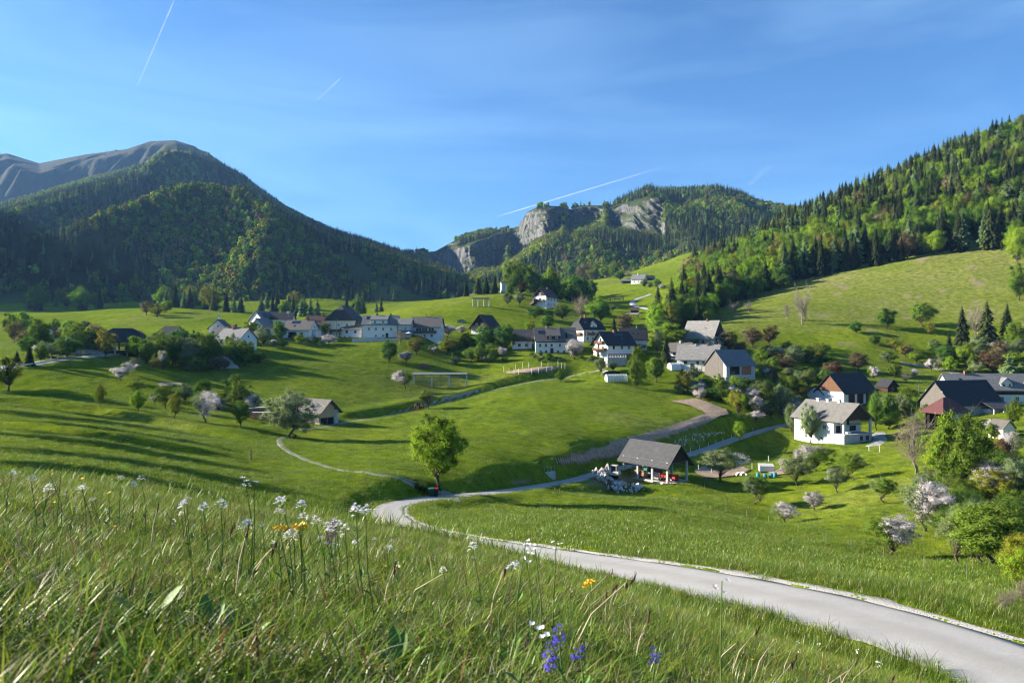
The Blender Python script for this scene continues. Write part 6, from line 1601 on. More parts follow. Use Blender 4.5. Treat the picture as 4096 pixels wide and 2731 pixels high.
def wheel(parent, x, y, r, w, axis='y'):
    m = MB(); m.tube([(x,y-w/2,r),(x,y-w*.3,r),(x,y+w*.3,r),(x,y+w/2,r)],[r*.86,r,r,r*.86],18)
    t = m.build("wheel",M_TYRE,parent); MB().tube([(x,y-w*.52,r),(x,y+w*.52,r)],r*.5,14).build("rim",M_BEIGE,t)
def tractor(P,rz,label):
    e = empty("tractor",P,rz,label,"tractor")
    MB().hexa([(-.35,-.38,.75),(1.7,-.34,.75),(1.7,.34,.75),(-.35,.38,.75),(-.35,-.38,1.55),(1.6,-.30,1.42),(1.6,.30,1.42),(-.35,.38,1.55)]).build("bonnet",M_GREEN,e)
    MB().box(-1.4,1.2,-.22,.22,.5,.8).build("chassis",M_BLACK,e)
    for x in (-1.25,-.30):
        for y in (-.62,.55): MB().box(x,x+.07,y,y+.07,1.1,2.45).build("cab_post",M_BLACK,e)
    MB().box(-1.2,-.28,-.56,.56,1.3,2.35).build("cab_glass",M_GLASS,e)
    MB().hexa([(-1.4,-.72,2.45),(-.1,-.72,2.45),(-.1,.72,2.45),(-1.4,.72,2.45),(-1.3,-.62,2.62),(-.2,-.62,2.62),(-.2,.62,2.62),(-1.3,.62,2.62)]).build("cab_roof",M_FRAME,e)
    for y in (-.85,.85):
        wheel(e,-.95,y,.78,.42); wheel(e,1.25,y*.88,.48,.30)
        MB().hexa([(-1.7,y-.25,1.3),(-.2,y-.25,1.3),(-.2,y+.25,1.3),(-1.7,y+.25,1.3),(-1.5,y-.25,1.62),(-.4,y-.25,1.62),(-.4,y+.25,1.62),(-1.5,y+.25,1.62)]).build("mudguard",M_GREEN,e)
    for y in (-.2,.2): MB().box(1.62,1.68,y-.1,y+.1,1.1,1.28).build("headlight",M_GLASS,e)
    MB().tube([(.8,.2,1.4),(.8,.2,2.3)],.05,8).build("exhaust",M_STEEL,e)
    return e
tractor(in_shed(-1.9,3.6),SY+math.radians(172),"teal tractor with white cab roof parked inside the open shed")
def excavator(P,rz):
    e = empty("mini_excavator",P,rz,"small beige excavator with folded arm beside the stone heap","excavator")
    for y in (-.62,.62):
        MB().tube([(-.95,y,.28),(-.8,y,.5),(.8,y,.5),(.95,y,.28),(.8,y,.06),(-.8,y,.06),(-.95,y,.28)],.13,6).build("track",M_TYRE,e)
    MB().tube([(0,0,.45),(0,0,.66)],.42,14).build("slew_ring",M_STEEL,e)
    MB().hexa([(-1.0,-.65,.66),(.85,-.65,.66),(.85,.65,.66),(-1.0,.65,.66),(-1.0,-.65,1.35),(.1,-.65,1.3),(.1,.65,1.3),(-1.0,.65,1.35)]).build("engine_cover",M_BEIGE,e)
    c = MB()
    for x in (-.45,.6):
        for y in (-.62,.12): c = MB().box(x,x+.08,y,y+.08,.9,2.35); c.build("cab_post",M_BEIGE,e)
    MB().box(-.42,.62,-.58,.14,1.15,2.3).build("cab_glass",M_GLASS,e)
    MB().box(-.52,.74,-.68,.26,2.35,2.47).build("cab_roof",M_BEIGE,e)
    MB().bar((.8,.38,.85),(1.25,.38,2.75),.24,.30).build("boom",M_BEIGE,e)
    MB().bar((1.25,.38,2.75),(1.9,.38,1.6),.18,.22).build("dipper_arm",M_BEIGE,e)
    MB().bar((.95,.20,1.1),(1.2,.22,2.2),.10).build("hydraulic_ram",M_STEEL,e)
    MB().hexa([(1.5,.1,.9),(2.0,.1,1.0),(2.0,.66,1.0),(1.5,.66,.9),(1.65,.1,1.65),(2.1,.1,1.55),(2.1,.66,1.55),(1.65,.66,1.65)]).build("bucket",M_STEEL,e)
    MB().box(-1.15,-1.0,-.6,.6,.1,.45).build("dozer_blade",M_STEEL,e)
    return e
excavator(ray(614.5,477.5,147),math.radians(150))
# firewood stacked under the shed: cut ends, too many and too small to pick apart
def log_ends(parent, x0,x1,z0,z1,y0,y1, r=.085, seed=1, top=None, name="logs"):
    rg = random.Random(seed); m = MB(); z = z0+r
    row = 0
    while z < z1:
        x = x0+r+(r if row%2 else 0)
        while x < x1:
            if top is None or z < top((x-x0)/(x1-x0))*(z1-z0)+z0:
                q = r*rg.uniform(.8,1.05); j = rg.uniform(-.06,.06)
                m.tube([(x+rg.uniform(-.02,.02),y0+j,z+rg.uniform(-.02,.02)),(x,y1,z)],q,rg.choice([4,5,6]),True)
            x += 2*r
        z += 1.75*r; row += 1
    o = m.build(name,M_LOG,parent); tag(o,kind="stuff"); return o
e = empty("firewood_stack",in_shed(-2.4,.3),SY,"stack of split firewood between the shed's front pillars","firewood")
log_ends(e,-1.8,1.8,0,1.55,0,.9,.11,3,top=lambda t: min(1,.55+1.2*t))
# red farm machine and the things around it
e = empty("hay_machine",in_shed(3.5,2.8),SY+.1,"red farm implement with yellow drawbar inside the shed","farm machine")
MB().hexa([(-2.0,-.7,.6),(1.9,-.7,.6),(1.9,.7,.6),(-2.0,.7,.6),(-1.8,-.7,1.15),(1.9,-.6,1.3),(1.9,.6,1.3),(-1.8,.7,1.15)]).build("hopper",M_RED,e)
for x in (-1.2,1.2):
    for y in (-.95,.8): wheel(e,x,y,.38,.22)
MB().bar((-2.0,0,.6),(-3.2,0,.45),.12).build("drawbar",M_YELLOW,e); MB().box(-1.9,-1.6,-.3,.3,1.1,1.9).build("gearbox",M_RED,e)
for i in range(6): MB().tube([(-1.5+i*.6,-.8,.9),(-1.5+i*.6,-1.25,.35)],.03,5).build("tine",M_STEEL,e)
e = empty("hay_rake",in_shed(5.4,.2),SY,"small red hay rake at the shed's front corner","hay rake")
for i in range(7):
    a = i*.9; MB().bar((0,0,.45),(math.cos(a)*.9,math.sin(a)*.9,.42),.05).build("rake_arm",M_RED,e)
MB().tube([(0,0,.1),(0,0,.9)],.12,8).build("hub",M_RED,e); MB().bar((0,0,.8),(1.4,.2,.5),.09).build("drawbar",M_RED,e)
e = empty("plank_pile",in_shed(3.2,-.5),SY,"pile of pale planks along the shed's front edge","planks")
for i in range(9): MB().box(-2.4+random.uniform(-.3,.3),2.2+random.uniform(-.4,.3),-.7+(i%3)*.32,-.7+(i%3)*.32+.26,.0+(i//3)*.09,.075+(i//3)*.09).build("plank",W_NWOOD if i%2 else M_FRAME,e)
e = empty("blue_tarp_bale",in_shed(.6,3.2),SY,"blue tarpaulin bundle behind the middle pillar of the shed","bundle")
MB().hexa([(-.6,-.5,0),(.6,-.5,0),(.6,.5,0),(-.6,.5,0),(-.5,-.42,2.2),(.45,-.4,2.3),(.45,.4,2.3),(-.5,.42,2.2)]).build("tarpaulin",M_BLUE,e)
e = empty("implement_frame",in_shed(1.7,1.6),SY,"dark steel implement with lamps between tractor and red machine","farm machine")
MB().box(-.8,.7,-.5,.5,.3,.55).build("beam",M_STEEL,e); 
for i in range(4): MB().bar((-.7+i*.45,0,.5),(-.7+i*.45,.1,1.5),.09).build("upright",M_BLACK,e)
MB().bar((-.75,.08,1.4),(.7,.08,1.4),.08).build("top_bar",M_STEEL,e)

# ------------------------------------------------------------------ heap of quarried stone, stone by stone
M_ROCK = [plain("pale_limestone",(0.58,0.56,0.54),.95,var=.25,scale=4,bump=.5,bscale=9),plain("pinkish_stone",(0.58,0.43,0.34),.95,var=.25,scale=4,bump=.5,bscale=9),plain("grey_stone",(0.44,0.44,0.445),.95,var=.3,scale=4,bump=.5,bscale=9)]
def rock_mesh(seed):
    rg = np.random.default_rng(seed); P = rg.normal(0,1,(11,3)); P /= np.linalg.norm(P,axis=1)[:,None]; P *= rg.uniform(.75,1.1,(11,1)); P *= np.array([1,.8,.7])
    bm = bmesh.new(); vv=[bm.verts.new(p*.5) for p in P]; r = bmesh.ops.convex_hull(bm,input=vv)
    bmesh.ops.delete(bm,geom=[g for g in r['geom_interior'] if isinstance(g,bmesh.types.BMVert)],context='VERTS')
    me = bpy.data.meshes.new("stone"); bm.to_mesh(me); bm.free(); me.materials.append(M_ROCK[seed%3]); return me
ROCKS = [rock_mesh(i) for i in range(15)]
def stone_at(parent, p, s, name="stone"):
    o = link_mesh(name, random.choice(ROCKS), parent); o.location = p; o.scale=(s*random.uniform(.8,1.25),s*random.uniform(.8,1.2),s*random.uniform(.7,1.1)); o.rotation_euler=(random.uniform(0,6),random.uniform(0,6),random.uniform(0,6)); return o
P0 = ray(611,486,140); pile = empty("stone_heap",P0,0,"heap of pale and pinkish quarried stones beside the road","stone heap")
random.seed(21)
for i in range(215):
    a = random.uniform(0,6.28); r = random.random()**.6
    big = random.random()
    x = math.cos(a)*r*5.6 + (0.8 if r>.6 else 0); y = math.sin(a)*r*3.0
    top = 2.1*(1-r)**.8*(1.15 if x<0 else .7)
    s = random.uniform(.45,.85) if big<.65 else random.uniform(.85,1.35)
    if r>.85: s *= .6
    zg = H(P0.x+x,P0.y+y)-P0.z
    stone_at(pile,(x,y,zg+top*random.uniform(.35,1.0)+.08),s)
# rubble retaining wall under the ploughed strip, stone by stone
def rubble_wall():
    e = empty("stone_bank_wall", ray(690,441,183), 0, "rough rubble retaining wall beneath the ploughed field strip", "wall")
    n = 0
    for (u0,v0,d0,u1,v1,d1,cnt) in [(662,455,170,724,434,198,190)]:
        for i in range(cnt):
            t = random.random(); u = u0+(u1-u0)*t; base = v0+(v1-v0)*t; d = d0+(d1-d0)*t
            rise = random.random()*10*math.sin(math.pi*min(1,max(.12,t*.9+.12)))
            p = ray(u, base-2-rise, d)
            o = stone_at(e, p-e.location+Vector((0,.18,-.05)), random.uniform(.45,1.0)); n += 1
rubble_wall()
# log stack with red-white posts, gravel heaps by the left road
def heap(name,label,u0,u1,v,d,hgt,mat,cat,seed):
    a, b = ray(u0,v,d), ray(u1,v-1,d*1.03); L=(b-a).length; c=(a+b)/2
    n,m_=40,14; X=np.linspace(-L/2,L/2,n); Y=np.linspace(-3,3,m_); XX,YY=np.meshgrid(X,Y,indexing='ij')
    env=np.clip(1-(np.abs(YY)/3)**1.6,0,1)*np.clip(1-(np.abs(XX)/(L/2))**4,0,1)
    Z=env*hgt*(.75+.9*(fbm(XX/4.0+seed,YY/3,seed,4)+.1))+fbm(XX/.8,YY/.8,seed+3,3)*.25*env-.4*(1-env)
    i=(np.arange(n-1)[:,None]*m_+np.arange(m_-1)[None,:]).ravel()
    me=np_mesh(name,np.stack([XX.ravel(),YY.ravel(),Z.ravel()],1),np.stack([i,i+m_,i+m_+1,i+1],1),mat,False)
    o=link_mesh(name,me); o.location=c; o.rotation_euler=(0,0,math.atan2(b.y-a.y,b.x-a.x)); return tag(o,label,cat)
M_SPOIL = plain("grey_spoil",(0.34,0.32,0.29),.95,var=.25,scale=1.5,bump=.8,bscale=6)
heap("gravel_heap","long grey gravel heap behind the guard rail",46,104,353.5,216,2.3,M_SPOIL,"gravel heap",4)
heap("spoil_heap","pale spoil and rubble slope below the grey gable house",213,237,367,232,3.2,M_SPOIL,"spoil heap",9)
heap("mulch_heap","small reddish brown mulch heap under the garden bushes",419,428,366,258,.9,plain("bark_mulch",(0.15,0.07,0.04),.95,var=.3,scale=5,bump=.8),"mulch heap",14)

# ------------------------------------------------------------------ ploughed ground
M_SOIL = plain("ploughed_soil",(0.29,0.200,0.130),.95,var=.28,scale=1.6,bump=.35,bscale=7,col2=(0.42,0.31,0.215))
PLOTS=[]
def plot(name, pts, off=.24, res=.5, furrow=None):
    W_ = [ray(*p) for p in pts]; poly=[(p.x,p.y) for p in W_]; PLOTS.append(poly)
    xs=[p[0] for p in poly]; ys=[p[1] for p in poly]
    gx=np.arange(min(xs),max(xs)+res,res); gy=np.arange(min(ys),max(ys)+res,res)
    XX,YY=np.meshgrid(gx,gy,indexing='ij')
    wob = 0.5*fbm(XX/2,YY/2,5,3); ins=in_poly(XX+wob,YY+wob,poly)
    Z=height(XX,YY)+off+fbm(XX/.7,YY/.7,8,3)*.05
    if furrow is not None:
        fx,fy=math.cos(furrow),math.sin(furrow); Z=Z+.02*np.sin((-fy*XX+fx*YY)*2*math.pi/1.5)
    nx,ny=XX.shape; idx=np.arange(nx*ny).reshape(nx,ny)
    ok=ins[:-1,:-1]&ins[1:,:-1]&ins[1:,1:]&ins[:-1,1:]
    a=idx[:-1,:-1][ok]; fs=np.stack([a,idx[1:,:-1][ok],idx[1:,1:][ok],idx[:-1,1:][ok]],1)
    used=np.unique(fs); remap=-np.ones(nx*ny,int); remap[used]=np.arange(len(used))
    V_=np.stack([XX.ravel(),YY.ravel(),Z.ravel()],1)[used]
    o=link_mesh(name,np_mesh(name,V_,remap[fs],M_SOIL,False)); return tag(o,kind="structure")
plot("ploughed_field",[(668,401,217),(697,398.5,222),(727,410,212),(730,416,200),(697,431.5,180),(665,443,167),(631,454,155),(597,463,142.5),(565,469,127),(540,464,128),(560,457.5,135),(590,448,150),(631,437,165),(679,423,184),(705,414,200),(690,406.5,208)],furrow=.9,off=.42)
plot("garden_plot",[(503,371.5,247),(530,368,251),(556,366,252),(562,368,250),(552,372,247),(527,374,244),(508,374,244)])
plot("bean_patch",[(692,471,158),(713,459,170),(735,463,166),(752,470,158),(735,476,150),(705,478,148)])
plot("coop_patch",[(765,470,158),(790,469,159),(800,472,155),(770,476,150)])
plot("lower_garden",[(157,383,185),(182,382.5,187),(186,386,180),(158,387,179)])
# ------------------------------------------------------------------ grass
def blade_tuft(seed, n, h, spread, width, cols, lean=.35, flat=False):
    rg = np.random.default_rng(seed); V,Fc,C=[],[],[]; b=0
    for i in range(n):
        a=rg.uniform(0,6.28); r=spread*math.sqrt(rg.random()); bx,by=math.cos(a)*r,math.sin(a)*r
        L=h*rg.uniform(.45,1.15); w=width*rg.uniform(.6,1.3); da=rg.uniform(0,6.28); ln=lean*rg.uniform(.2,1.6)
        dx,dy=math.cos(da),math.sin(da); px,py=-dy,dx
        ts=(0,.35,.7,1.0); prev=None
        for k,t in enumerate(ts):
            off=ln*L*t**1.8; x,y,z=bx+dx*off,by+dy*off,L*t*(1-.25*ln*t)
            ww=w*(1-t)**.6*(1 if t<1 else 0)
            if k<3: V+= [(x-px*ww/2,y-py*ww/2,z),(x+px*ww/2,y+py*ww/2,z)]
            else: V+=[(x,y,z)]
        Fc+=[(b,b+1,b+3,b+2),(b+2,b+3,b+5,b+4)]; C.append(0)
        c=np.array(cols[rg.integers(len(cols))])*rg.uniform(.75,1.25)
        Fc+=[(b+4,b+5,b+6,b+6)]; b+=7
        C[-1]=c
    V=np.array(V); q=np.array([f for f in Fc if len(set(f))==4]); t3=np.array([f[:3] for f in Fc if len(set(f))==3])
    me=np_mesh("grass_tuft",V,[q,t3],M_GRASSBLADE)
    cc=np.array(C); face_color(me,np.concatenate([np.repeat(cc,2,0),cc]))
    return me
G1=[(0.130,0.205,0.011),(0.102,0.180,0.010),(0.165,0.232,0.017),(0.080,0.150,0.010),(0.190,0.232,0.026)]
G2=G1*2+[(0.30,0.25,0.13),(0.36,0.32,0.20),(0.17,0.080,0.030)]
G3=G1+[(0.36,0.31,0.19),(0.28,0.22,0.12),(0.20,0.095,0.040),(0.42,0.38,0.28)]
NEAR=stock("near_tufts",[blade_tuft(1,40,.085,.09,.0046,G1,.8),blade_tuft(2,36,.115,.09,.0050,G1,1.0),blade_tuft(3,40,.08,.10,.0042,G2,1.2),blade_tuft(4,26,.14,.08,.0052,G2,.9),blade_tuft(5,46,.08,.11,.0038,G1,1.1),blade_tuft(6,24,.13,.10,.0038,G3,1.0),
   blade_tuft(7,16,.075,.07,.012,[(0.085,0.170,0.010),(0.110,0.200,0.012)],.9),blade_tuft(8,30,.045,.10,.013,[(0.075,0.150,0.010),(0.100,0.180,0.012),(0.060,0.120,0.010)],1.4),blade_tuft(9,12,.06,.09,.010,[(0.20,0.10,0.035),(0.30,0.22,0.10),(0.24,0.13,0.04),(0.09,0.16,0.01)],1.5)])
MIDT=stock("mid_tufts",[blade_tuft(11,44,.20,.26,.011,G1,.6),blade_tuft(12,40,.25,.28,.011,G1,.8),blade_tuft(13,44,.17,.30,.010,G1,.8),blade_tuft(14,40,.30,.24,.011,G1+[(0.26,0.24,0.11)],.5)])
FART=stock("far_tufts",[blade_tuft(21,46,.24,.7,.026,G1,.6),blade_tuft(22,46,.30,.7,.026,G1,.8),blade_tuft(23,46,.20,.8,.024,G1+[(0.24,0.23,0.10)],.8)])
def sow(name,label,coll,nk,n,seed,y0,y1,smax,smin=-None if False else 0,scl=(.75,1.3),keep=None,wts=None):
    rg=np.random.default_rng(seed); y=np.sqrt(rg.uniform(y0*y0 if y0>0 else 0,y1*y1,n)); s=rg.uniform(-smax,smax,n); x=s*y
    if y0<1: x=rg.uniform(-1.6,1.6,n)*np.maximum(y*.8,.5)
    rd,_=road_dist(x,y); right=(np.interp(y,_rc[:120,1],_rc[:120,0])<x); ok=(rd>ROAD_W/2+.02+np.where(right&(y<60),.22,0)) if y1>6 else rd>0
    # no grass in the loose gravel on the right shoulder, sparse at the very edge
    if keep is not None: ok&=keep(x,y,rg)
    for pl in PLOTS: ok&=~in_poly(x,y,pl)
    x,y=x[ok],y[ok]; z=height(x,y); m=len(x)
    rot=np.zeros((m,3)); rot[:,2]=rg.uniform(0,6.28,m); rot[:,0]=rg.normal(0,.12,m); rot[:,1]=rg.normal(.06,.12,m)
    k=rg.uniform(scl[0],scl[1],m)*(.8+.5*(fbm(x/1.4,y/1.4,seed,3)+.5)); idx=rg.choice(nk,m,p=wts)
    return scatter(name,label,"grass",coll,np.stack([x,y,z-.01],1),idx,rot,np.stack([k,k,k],1))
wn_=np.array([.18,.16,.16,.10,.12,.06,.06,.10,.06])
sow("near_grass","tall meadow grass with dry stems filling the near foreground",NEAR,9,16000,31,.35,3.4,.95,wts=wn_,scl=(.38,.74))
sow("bank_grass","meadow grass covering the bank down to the road",NEAR,9,44000,32,3.2,11,.9,wts=wn_,scl=(.6,1.1))
sow("slope_grass","meadow grass on the slope and both road verges",MIDT,4,26000,33,10,34,.86,scl=(.65,1.15))
def kmid(x,y,rg):
    u=512+F*x/y; return (rg.random(len(x)) < np.clip(1.25-(y-30)/75,.1,1))
sow("meadow_grass","rough sward of the lower meadow",FART,3,34000,34,30,112,.8,scl=(.7,1.15),keep=kmid)

def kfar(x,y,rg):
    u=512+F*x/y; return (x>-200)&(fbm(x/25,y/25,44,3)+rg.random(len(x))*.5 > .12)
sow("field_grass","coarser grass clumps of the farther meadows",FART,3,52000,35,105,300,.72,scl=(.8,1.5),keep=kfar)

# ------------------------------------------------------------------ flowers in the near grass, plant by plant
M_PETALW=plain("white_petals",(0.80,0.79,0.74),.7,var=.06); M_PETALY=plain("yellow_petals",(0.80,0.50,0.02),.6,var=.15); M_PETALV=plain("violet_petals",(0.07,0.045,0.42),.6,var=.25); M_PETALP=plain("purple_petals",(0.30,0.08,0.26),.6,var=.25)
M_STEM=plain("green_stem",(0.10,0.17,0.03),.7,var=.2); M_LEAFG=plain("broad_leaf",(0.085,0.185,0.016),.55,var=.25,scale=6,spec=.4); M_DRY=plain("dry_stalk",(0.42,0.35,0.24),.8,var=.25,scale=12); M_SEED=plain("brown_seed_head",(0.16,0.075,0.045),.9,var=.3,scale=20)
def ground_under(u,v,dep):
    x=(u-512)/F*dep; return x,dep,H(x,dep)
def petal_disc(m,c,r,n,up=.3,rg=random):
    for i in range(n):
        a=2*math.pi*(i+rg.uniform(-.2,.2))/n; ca,sa=math.cos(a),math.sin(a); w=r*.42
        t=(c[0]+ca*r,c[1]+sa*r,c[2]+up*r*rg.uniform(.4,1.2)); l=(c[0]+ca*r*.55-sa*w,c[1]+sa*r*.55+ca*w,c[2]+up*r*.5); q=(c[0]+ca*r*.55+sa*w,c[1]+sa*r*.55-ca*w,c[2]+up*r*.5)
        b=len(m.v); m.v+=[tuple(c),q,t,l]; m.f.append((b,b+1,b+2,b+3))
def flower_head(kind,rg):
    m=MB()
    if kind=='white':      # domed head of small four-petalled cress flowers
        for i in range(26):
            a=rg.uniform(0,6.28); r=.018*math.sqrt(rg.random()); petal_disc(m,(math.cos(a)*r,math.sin(a)*r,.022*(1-(r/.018)**2)+rg.uniform(-.003,.004)),.0056,4,rg.uniform(-.6,.9),rg)
    elif kind=='sparse':
        for i in range(6):
            a=rg.uniform(0,6.28); r=.014*math.sqrt(rg.random()); petal_disc(m,(math.cos(a)*r,math.sin(a)*r,rg.uniform(-.02,.012)),.006,4,.6,rg)
    elif kind=='yellow':
        for i in range(22):
            a=rg.uniform(0,6.28); r=.018*math.sqrt(rg.random()); petal_disc(m,(math.cos(a)*r,math.sin(a)*r,.012*(1-(r/.019)**2)),.0065,3,1.3,rg)
    elif kind=='cup':
        petal_disc(m,(0,0,0),.012,5,.6,rg)
    elif kind=='violet':
        for i in range(20):
            a=rg.uniform(0,6.28); z=-.05*rg.random(); r=.011+.004*rg.random(); petal_disc(m,(math.cos(a)*r,math.sin(a)*r,z),.008,3,-.4,rg)
    elif kind=='orchid':
        for i in range(34):
            a=rg.uniform(0,6.28); t=rg.random(); z=-.075*t; r=.004+.010*t; petal_disc(m,(math.cos(a)*r,math.sin(a)*r,z),.007,3,.4,rg)
    return m
FL={'white':M_PETALW,'sparse':M_PETALW,'yellow':M_PETALY,'cup':M_PETALY,'violet':M_PETALV,'orchid':M_PETALP}
NAMES={'white':'white_flower','sparse':'white_flower','yellow':'yellow_flower','cup':'buttercup','violet':'violet_bugle','orchid':'purple_orchid'}
_rf=random.Random(4)
def flower(kind,u,v,dep,label,group=None,size=None):
    """a flower whose head stands at the picture point, rooted in the ground below it"""
    hx,hz=(u-512)/F*dep,(341-v)/F*dep; gx,gy=hx+_rf.uniform(-.03,.03),dep+_rf.uniform(-.02,.05); gz=H(gx,gy)
    e=empty(NAMES[kind],(gx,gy,gz),0,label,"flower",group)
    dx,dy,hh=hx-gx,dep-gy,hz-gz
    mid=(dx*.35+_rf.uniform(-.015,.015),dy*.35,hh*.55)
    MB().tube([(0,0,-.02),mid,(dx,dy,hh)],[.0016,.0013,.0010],5).build("stem",M_STEM,e)
    size=size or {'violet':.48,'white':.82,'sparse':.9,'cup':.9,'yellow':1.0}.get(kind,1); hd=flower_head(kind,_rf); o=hd.build("flower_head",FL[kind],e); o.location=(dx,dy,hh); o.scale=(size,)*3; o.rotation_euler=(_rf.uniform(-.35,.2),_rf.uniform(-.3,.3),_rf.uniform(0,6))
    for i in range(2):
        t=_rf.uniform(.10,.5); a=_rf.uniform(0,6.28); L=.022*_rf.uniform(.7,1.3); p=(mid[0]*min(1,t/.55),mid[1]*min(1,t/.55),hh*t)
        m=MB(); m._add([p,(p[0]+math.cos(a)*L*.5-math.sin(a)*.006,p[1]+math.sin(a)*L*.5+math.cos(a)*.006,p[2]+L*.5),(p[0]+math.cos(a)*L,p[1]+math.sin(a)*L,p[2]+L*.7),(p[0]+math.cos(a)*L*.5+math.sin(a)*.006,p[1]+math.sin(a)*L*.5-math.cos(a)*.006,p[2]+L*.5)],[(0,1,2,3)]); m.build("leaf",M_LEAFG,e)
    return e
# (kind, u, v, distance, label)
for a in [
 ('white',12,475,2.6,"white flower head farthest left on the meadow crest"),('white',31,480,2.4,"second white flower head from the left edge"),('white',49,490,2.3,"third white flower head from the left edge"),('white',82,490,2.4,"white flower head right of the leftmost trio"),
 ('white',121.5,479,3.2,"left of two small white heads on the crest"),('white',141,479,3.1,"right of two small white heads on the crest"),('white',133.5,485,3.2,"small white head just below the pair on the crest"),
 ('white',184,507,2.1,"lower white head of the pair before the green slope"),('white',187,503,2.2,"upper white head of the pair before the green slope"),('white',203,508,2.2,"white head between the pair and the big single one"),('white',221,506,1.9,"bigger single white head in the middle left grass"),
 ('white',280,502,2.0,"tall white flower head highest near the middle left"),('white',279,513,2.0,"white flower head directly below the tallest one"),('white',301,506,2.2,"white flower head right of the tallest one"),('white',303,518,2.1,"white flower head above the yellow cluster"),('white',316,522,2.1,"white flower head right of the yellow cluster"),
 ('white',326,527,2.2,"left white head in the dense white patch"),('white',336,525,2.0,"upper white head in the dense white patch"),('white',332,531,2.0,"lower white head in the dense white patch"),('white',345,530,2.1,"right white head in the dense white patch"),
 ('white',356,512.5,1.6,"left of two large white heads against the road bend"),('white',365.5,514,1.6,"right of two large white heads against the road bend"),
 ('white',246,526,1.9,"white flower head alone left of the yellow cluster"),('white',289,538,1.5,"large white flower under the yellow cluster"),
 ('sparse',245,478,1.9,"thin tall cress stalk nearly without petals on the left"),('sparse',254,481,1.9,"thin tall cress stalk right of its twin"),
 ('sparse',526,540,1.5,"tall white cress in front of the road's middle"),('sparse',556,543,1.5,"second tall white cress in front of the road's middle"),('sparse',535,548,1.55,"shorter white cress between the two tall ones"),('white',513,571,1.4,"leaning white flower below the tall cress"),('sparse',526,555,1.5,"white buds under the tall cress"),('white',473,549,1.9,"small white head left of the tall cress"),
 ('sparse',539,629,1.0,"white petals beside the violet bugles"),('sparse',722,580,1.3,"tall pale stalk standing before the road on the right"),
 ('yellow',299,530,1.65,"bright yellow clover head in the middle left grass"),('yellow',280,532,1.75,"smaller yellow clover head left of the bright one"),('yellow',590,586,1.9,"small yellow flower before the lower road"),
 ('cup',62,462,2.6,"tall buttercup on the left crest"),('cup',81,479,2.5,"buttercup right of the tall one on the left crest"),('cup',50,474,2.6,"small buttercup between white heads on the left"),('cup',109,493,2.6,"low buttercup on the left crest"),
 ('violet',558,625,1.05,"tallest violet bugle in the foreground"),('violet',551,640,1.0,"violet bugle left below the tallest one"),('violet',580,643,1.1,"pale violet bugle right of the tallest one"),('violet',657,647,1.1,"violet bugle alone toward the right"),('violet',549,651,.95,"lowest violet bugle of the clump"),
 ('orchid',335,517,2.0,"purple orchid spike rising above the white flowers"),
 ]: flower(*a)
for i in range(14): flower('sparse',random.uniform(760,900),random.uniform(640,672),random.uniform(3.5,5.5),"tiny white star flower in the bank grass at bottom right","tiny white flowers on the bank",.8)
for i in range(30):
    dd_=random.uniform(2.0,4.5); uu_=random.uniform(0,480); xx_=(uu_-512)/F*dd_; zz_=H(xx_,dd_)+random.uniform(.10,.17); flower('sparse' if i%2 else 'white',uu_,341-zz_/dd_*F,dd_,"small white cress flower scattered in the near meadow","small white meadow flowers",.6)
for i in range(16):
    dd_=random.uniform(1.8,4.5); uu_=random.uniform(0,800); xx_=(uu_-512)/F*dd_; zz_=H(xx_,dd_)+random.uniform(.06,.12); flower('cup',uu_,341-zz_/dd_*F,dd_,"small yellow buttercup low in the near meadow","small yellow meadow flowers",.7)
# broad plantain leaves, dry stalks and brown seed heads
def leafplant(u,v,dep,n,L,label,seed):
    rg=random.Random(seed); x=(u-512)/F*dep; z=H(x,dep); e=empty("plantain",(x,dep,z),0,label,"plant")
    for i in range(n):
        a=2*math.pi*i/n+rg.uniform(-.4,.4); ca,sa=math.cos(a),math.sin(a); m=MB(); l=L*.55*rg.uniform(.7,1.15); w=l*.13; ts=(0,.3,.6,.85,1); ws=(.25,.8,1,.6,.02); vs=[]
        for t,q in zip(ts,ws):
            r=l*t*.62; zz=l*(.9*t-.22*t*t); 
            for sg in (-1,0,1): vs.append((ca*r-sa*w*q*sg,sa*r+ca*w*q*sg,zz+(abs(sg)*w*.35*q)))
        fs=[(k*3+j,k*3+j+1,k*3+j+4,k*3+j+3) for k in range(4) for j in range(2)]; m._add(vs,fs); m.build("leaf",M_LEAFG,e,smooth=True)
for i,(u,v,d,n,L,l) in enumerate([(150,640,1.25,6,.16,"broad-leaved plantain clump at lower left"),(205,650,1.2,6,.17,"broad-leaved plantain clump right of the first at lower left"),(245,650,1.2,5,.15,"plantain clump below the yellow clover"),(395,640,1.2,6,.16,"plantain clump in the bottom middle"),(585,655,1.0,5,.15,"plantain clump beside the violet bugles"),(560,650,1.0,4,.14,"small plantain left of the violet bugles"),(690,660,1.4,5,.15,"plantain clump near the bottom right")]): leafplant(u,v,d,n,L,l,60+i)
def stalk(x,y,h,lx,ly,label,head=True):
    z=H(x,y); e=empty("dry_grass_stalk",(x,y,z),0,label,"grass stalk","dry stalks in the foreground")
    MB().tube([(0,0,0),(lx*.4,ly*.4,h*.6),(lx,ly,h)],[.0018,.0016,.001],4).build("stem",M_DRY,e)
    if head:
        m=MB(); rg=random.Random(int(x*999))
        for k in range(8): m.tube([(lx*(1+.025*k)-.004*rg.random(),ly,h+k*.004-.02),(lx*(1+.025*k)+.006*rg.uniform(-1,1),ly,h+k*.004)],[.0014,.0005],4)
        m.build("seed_head",M_SEED,e)
rg=random.Random(12)
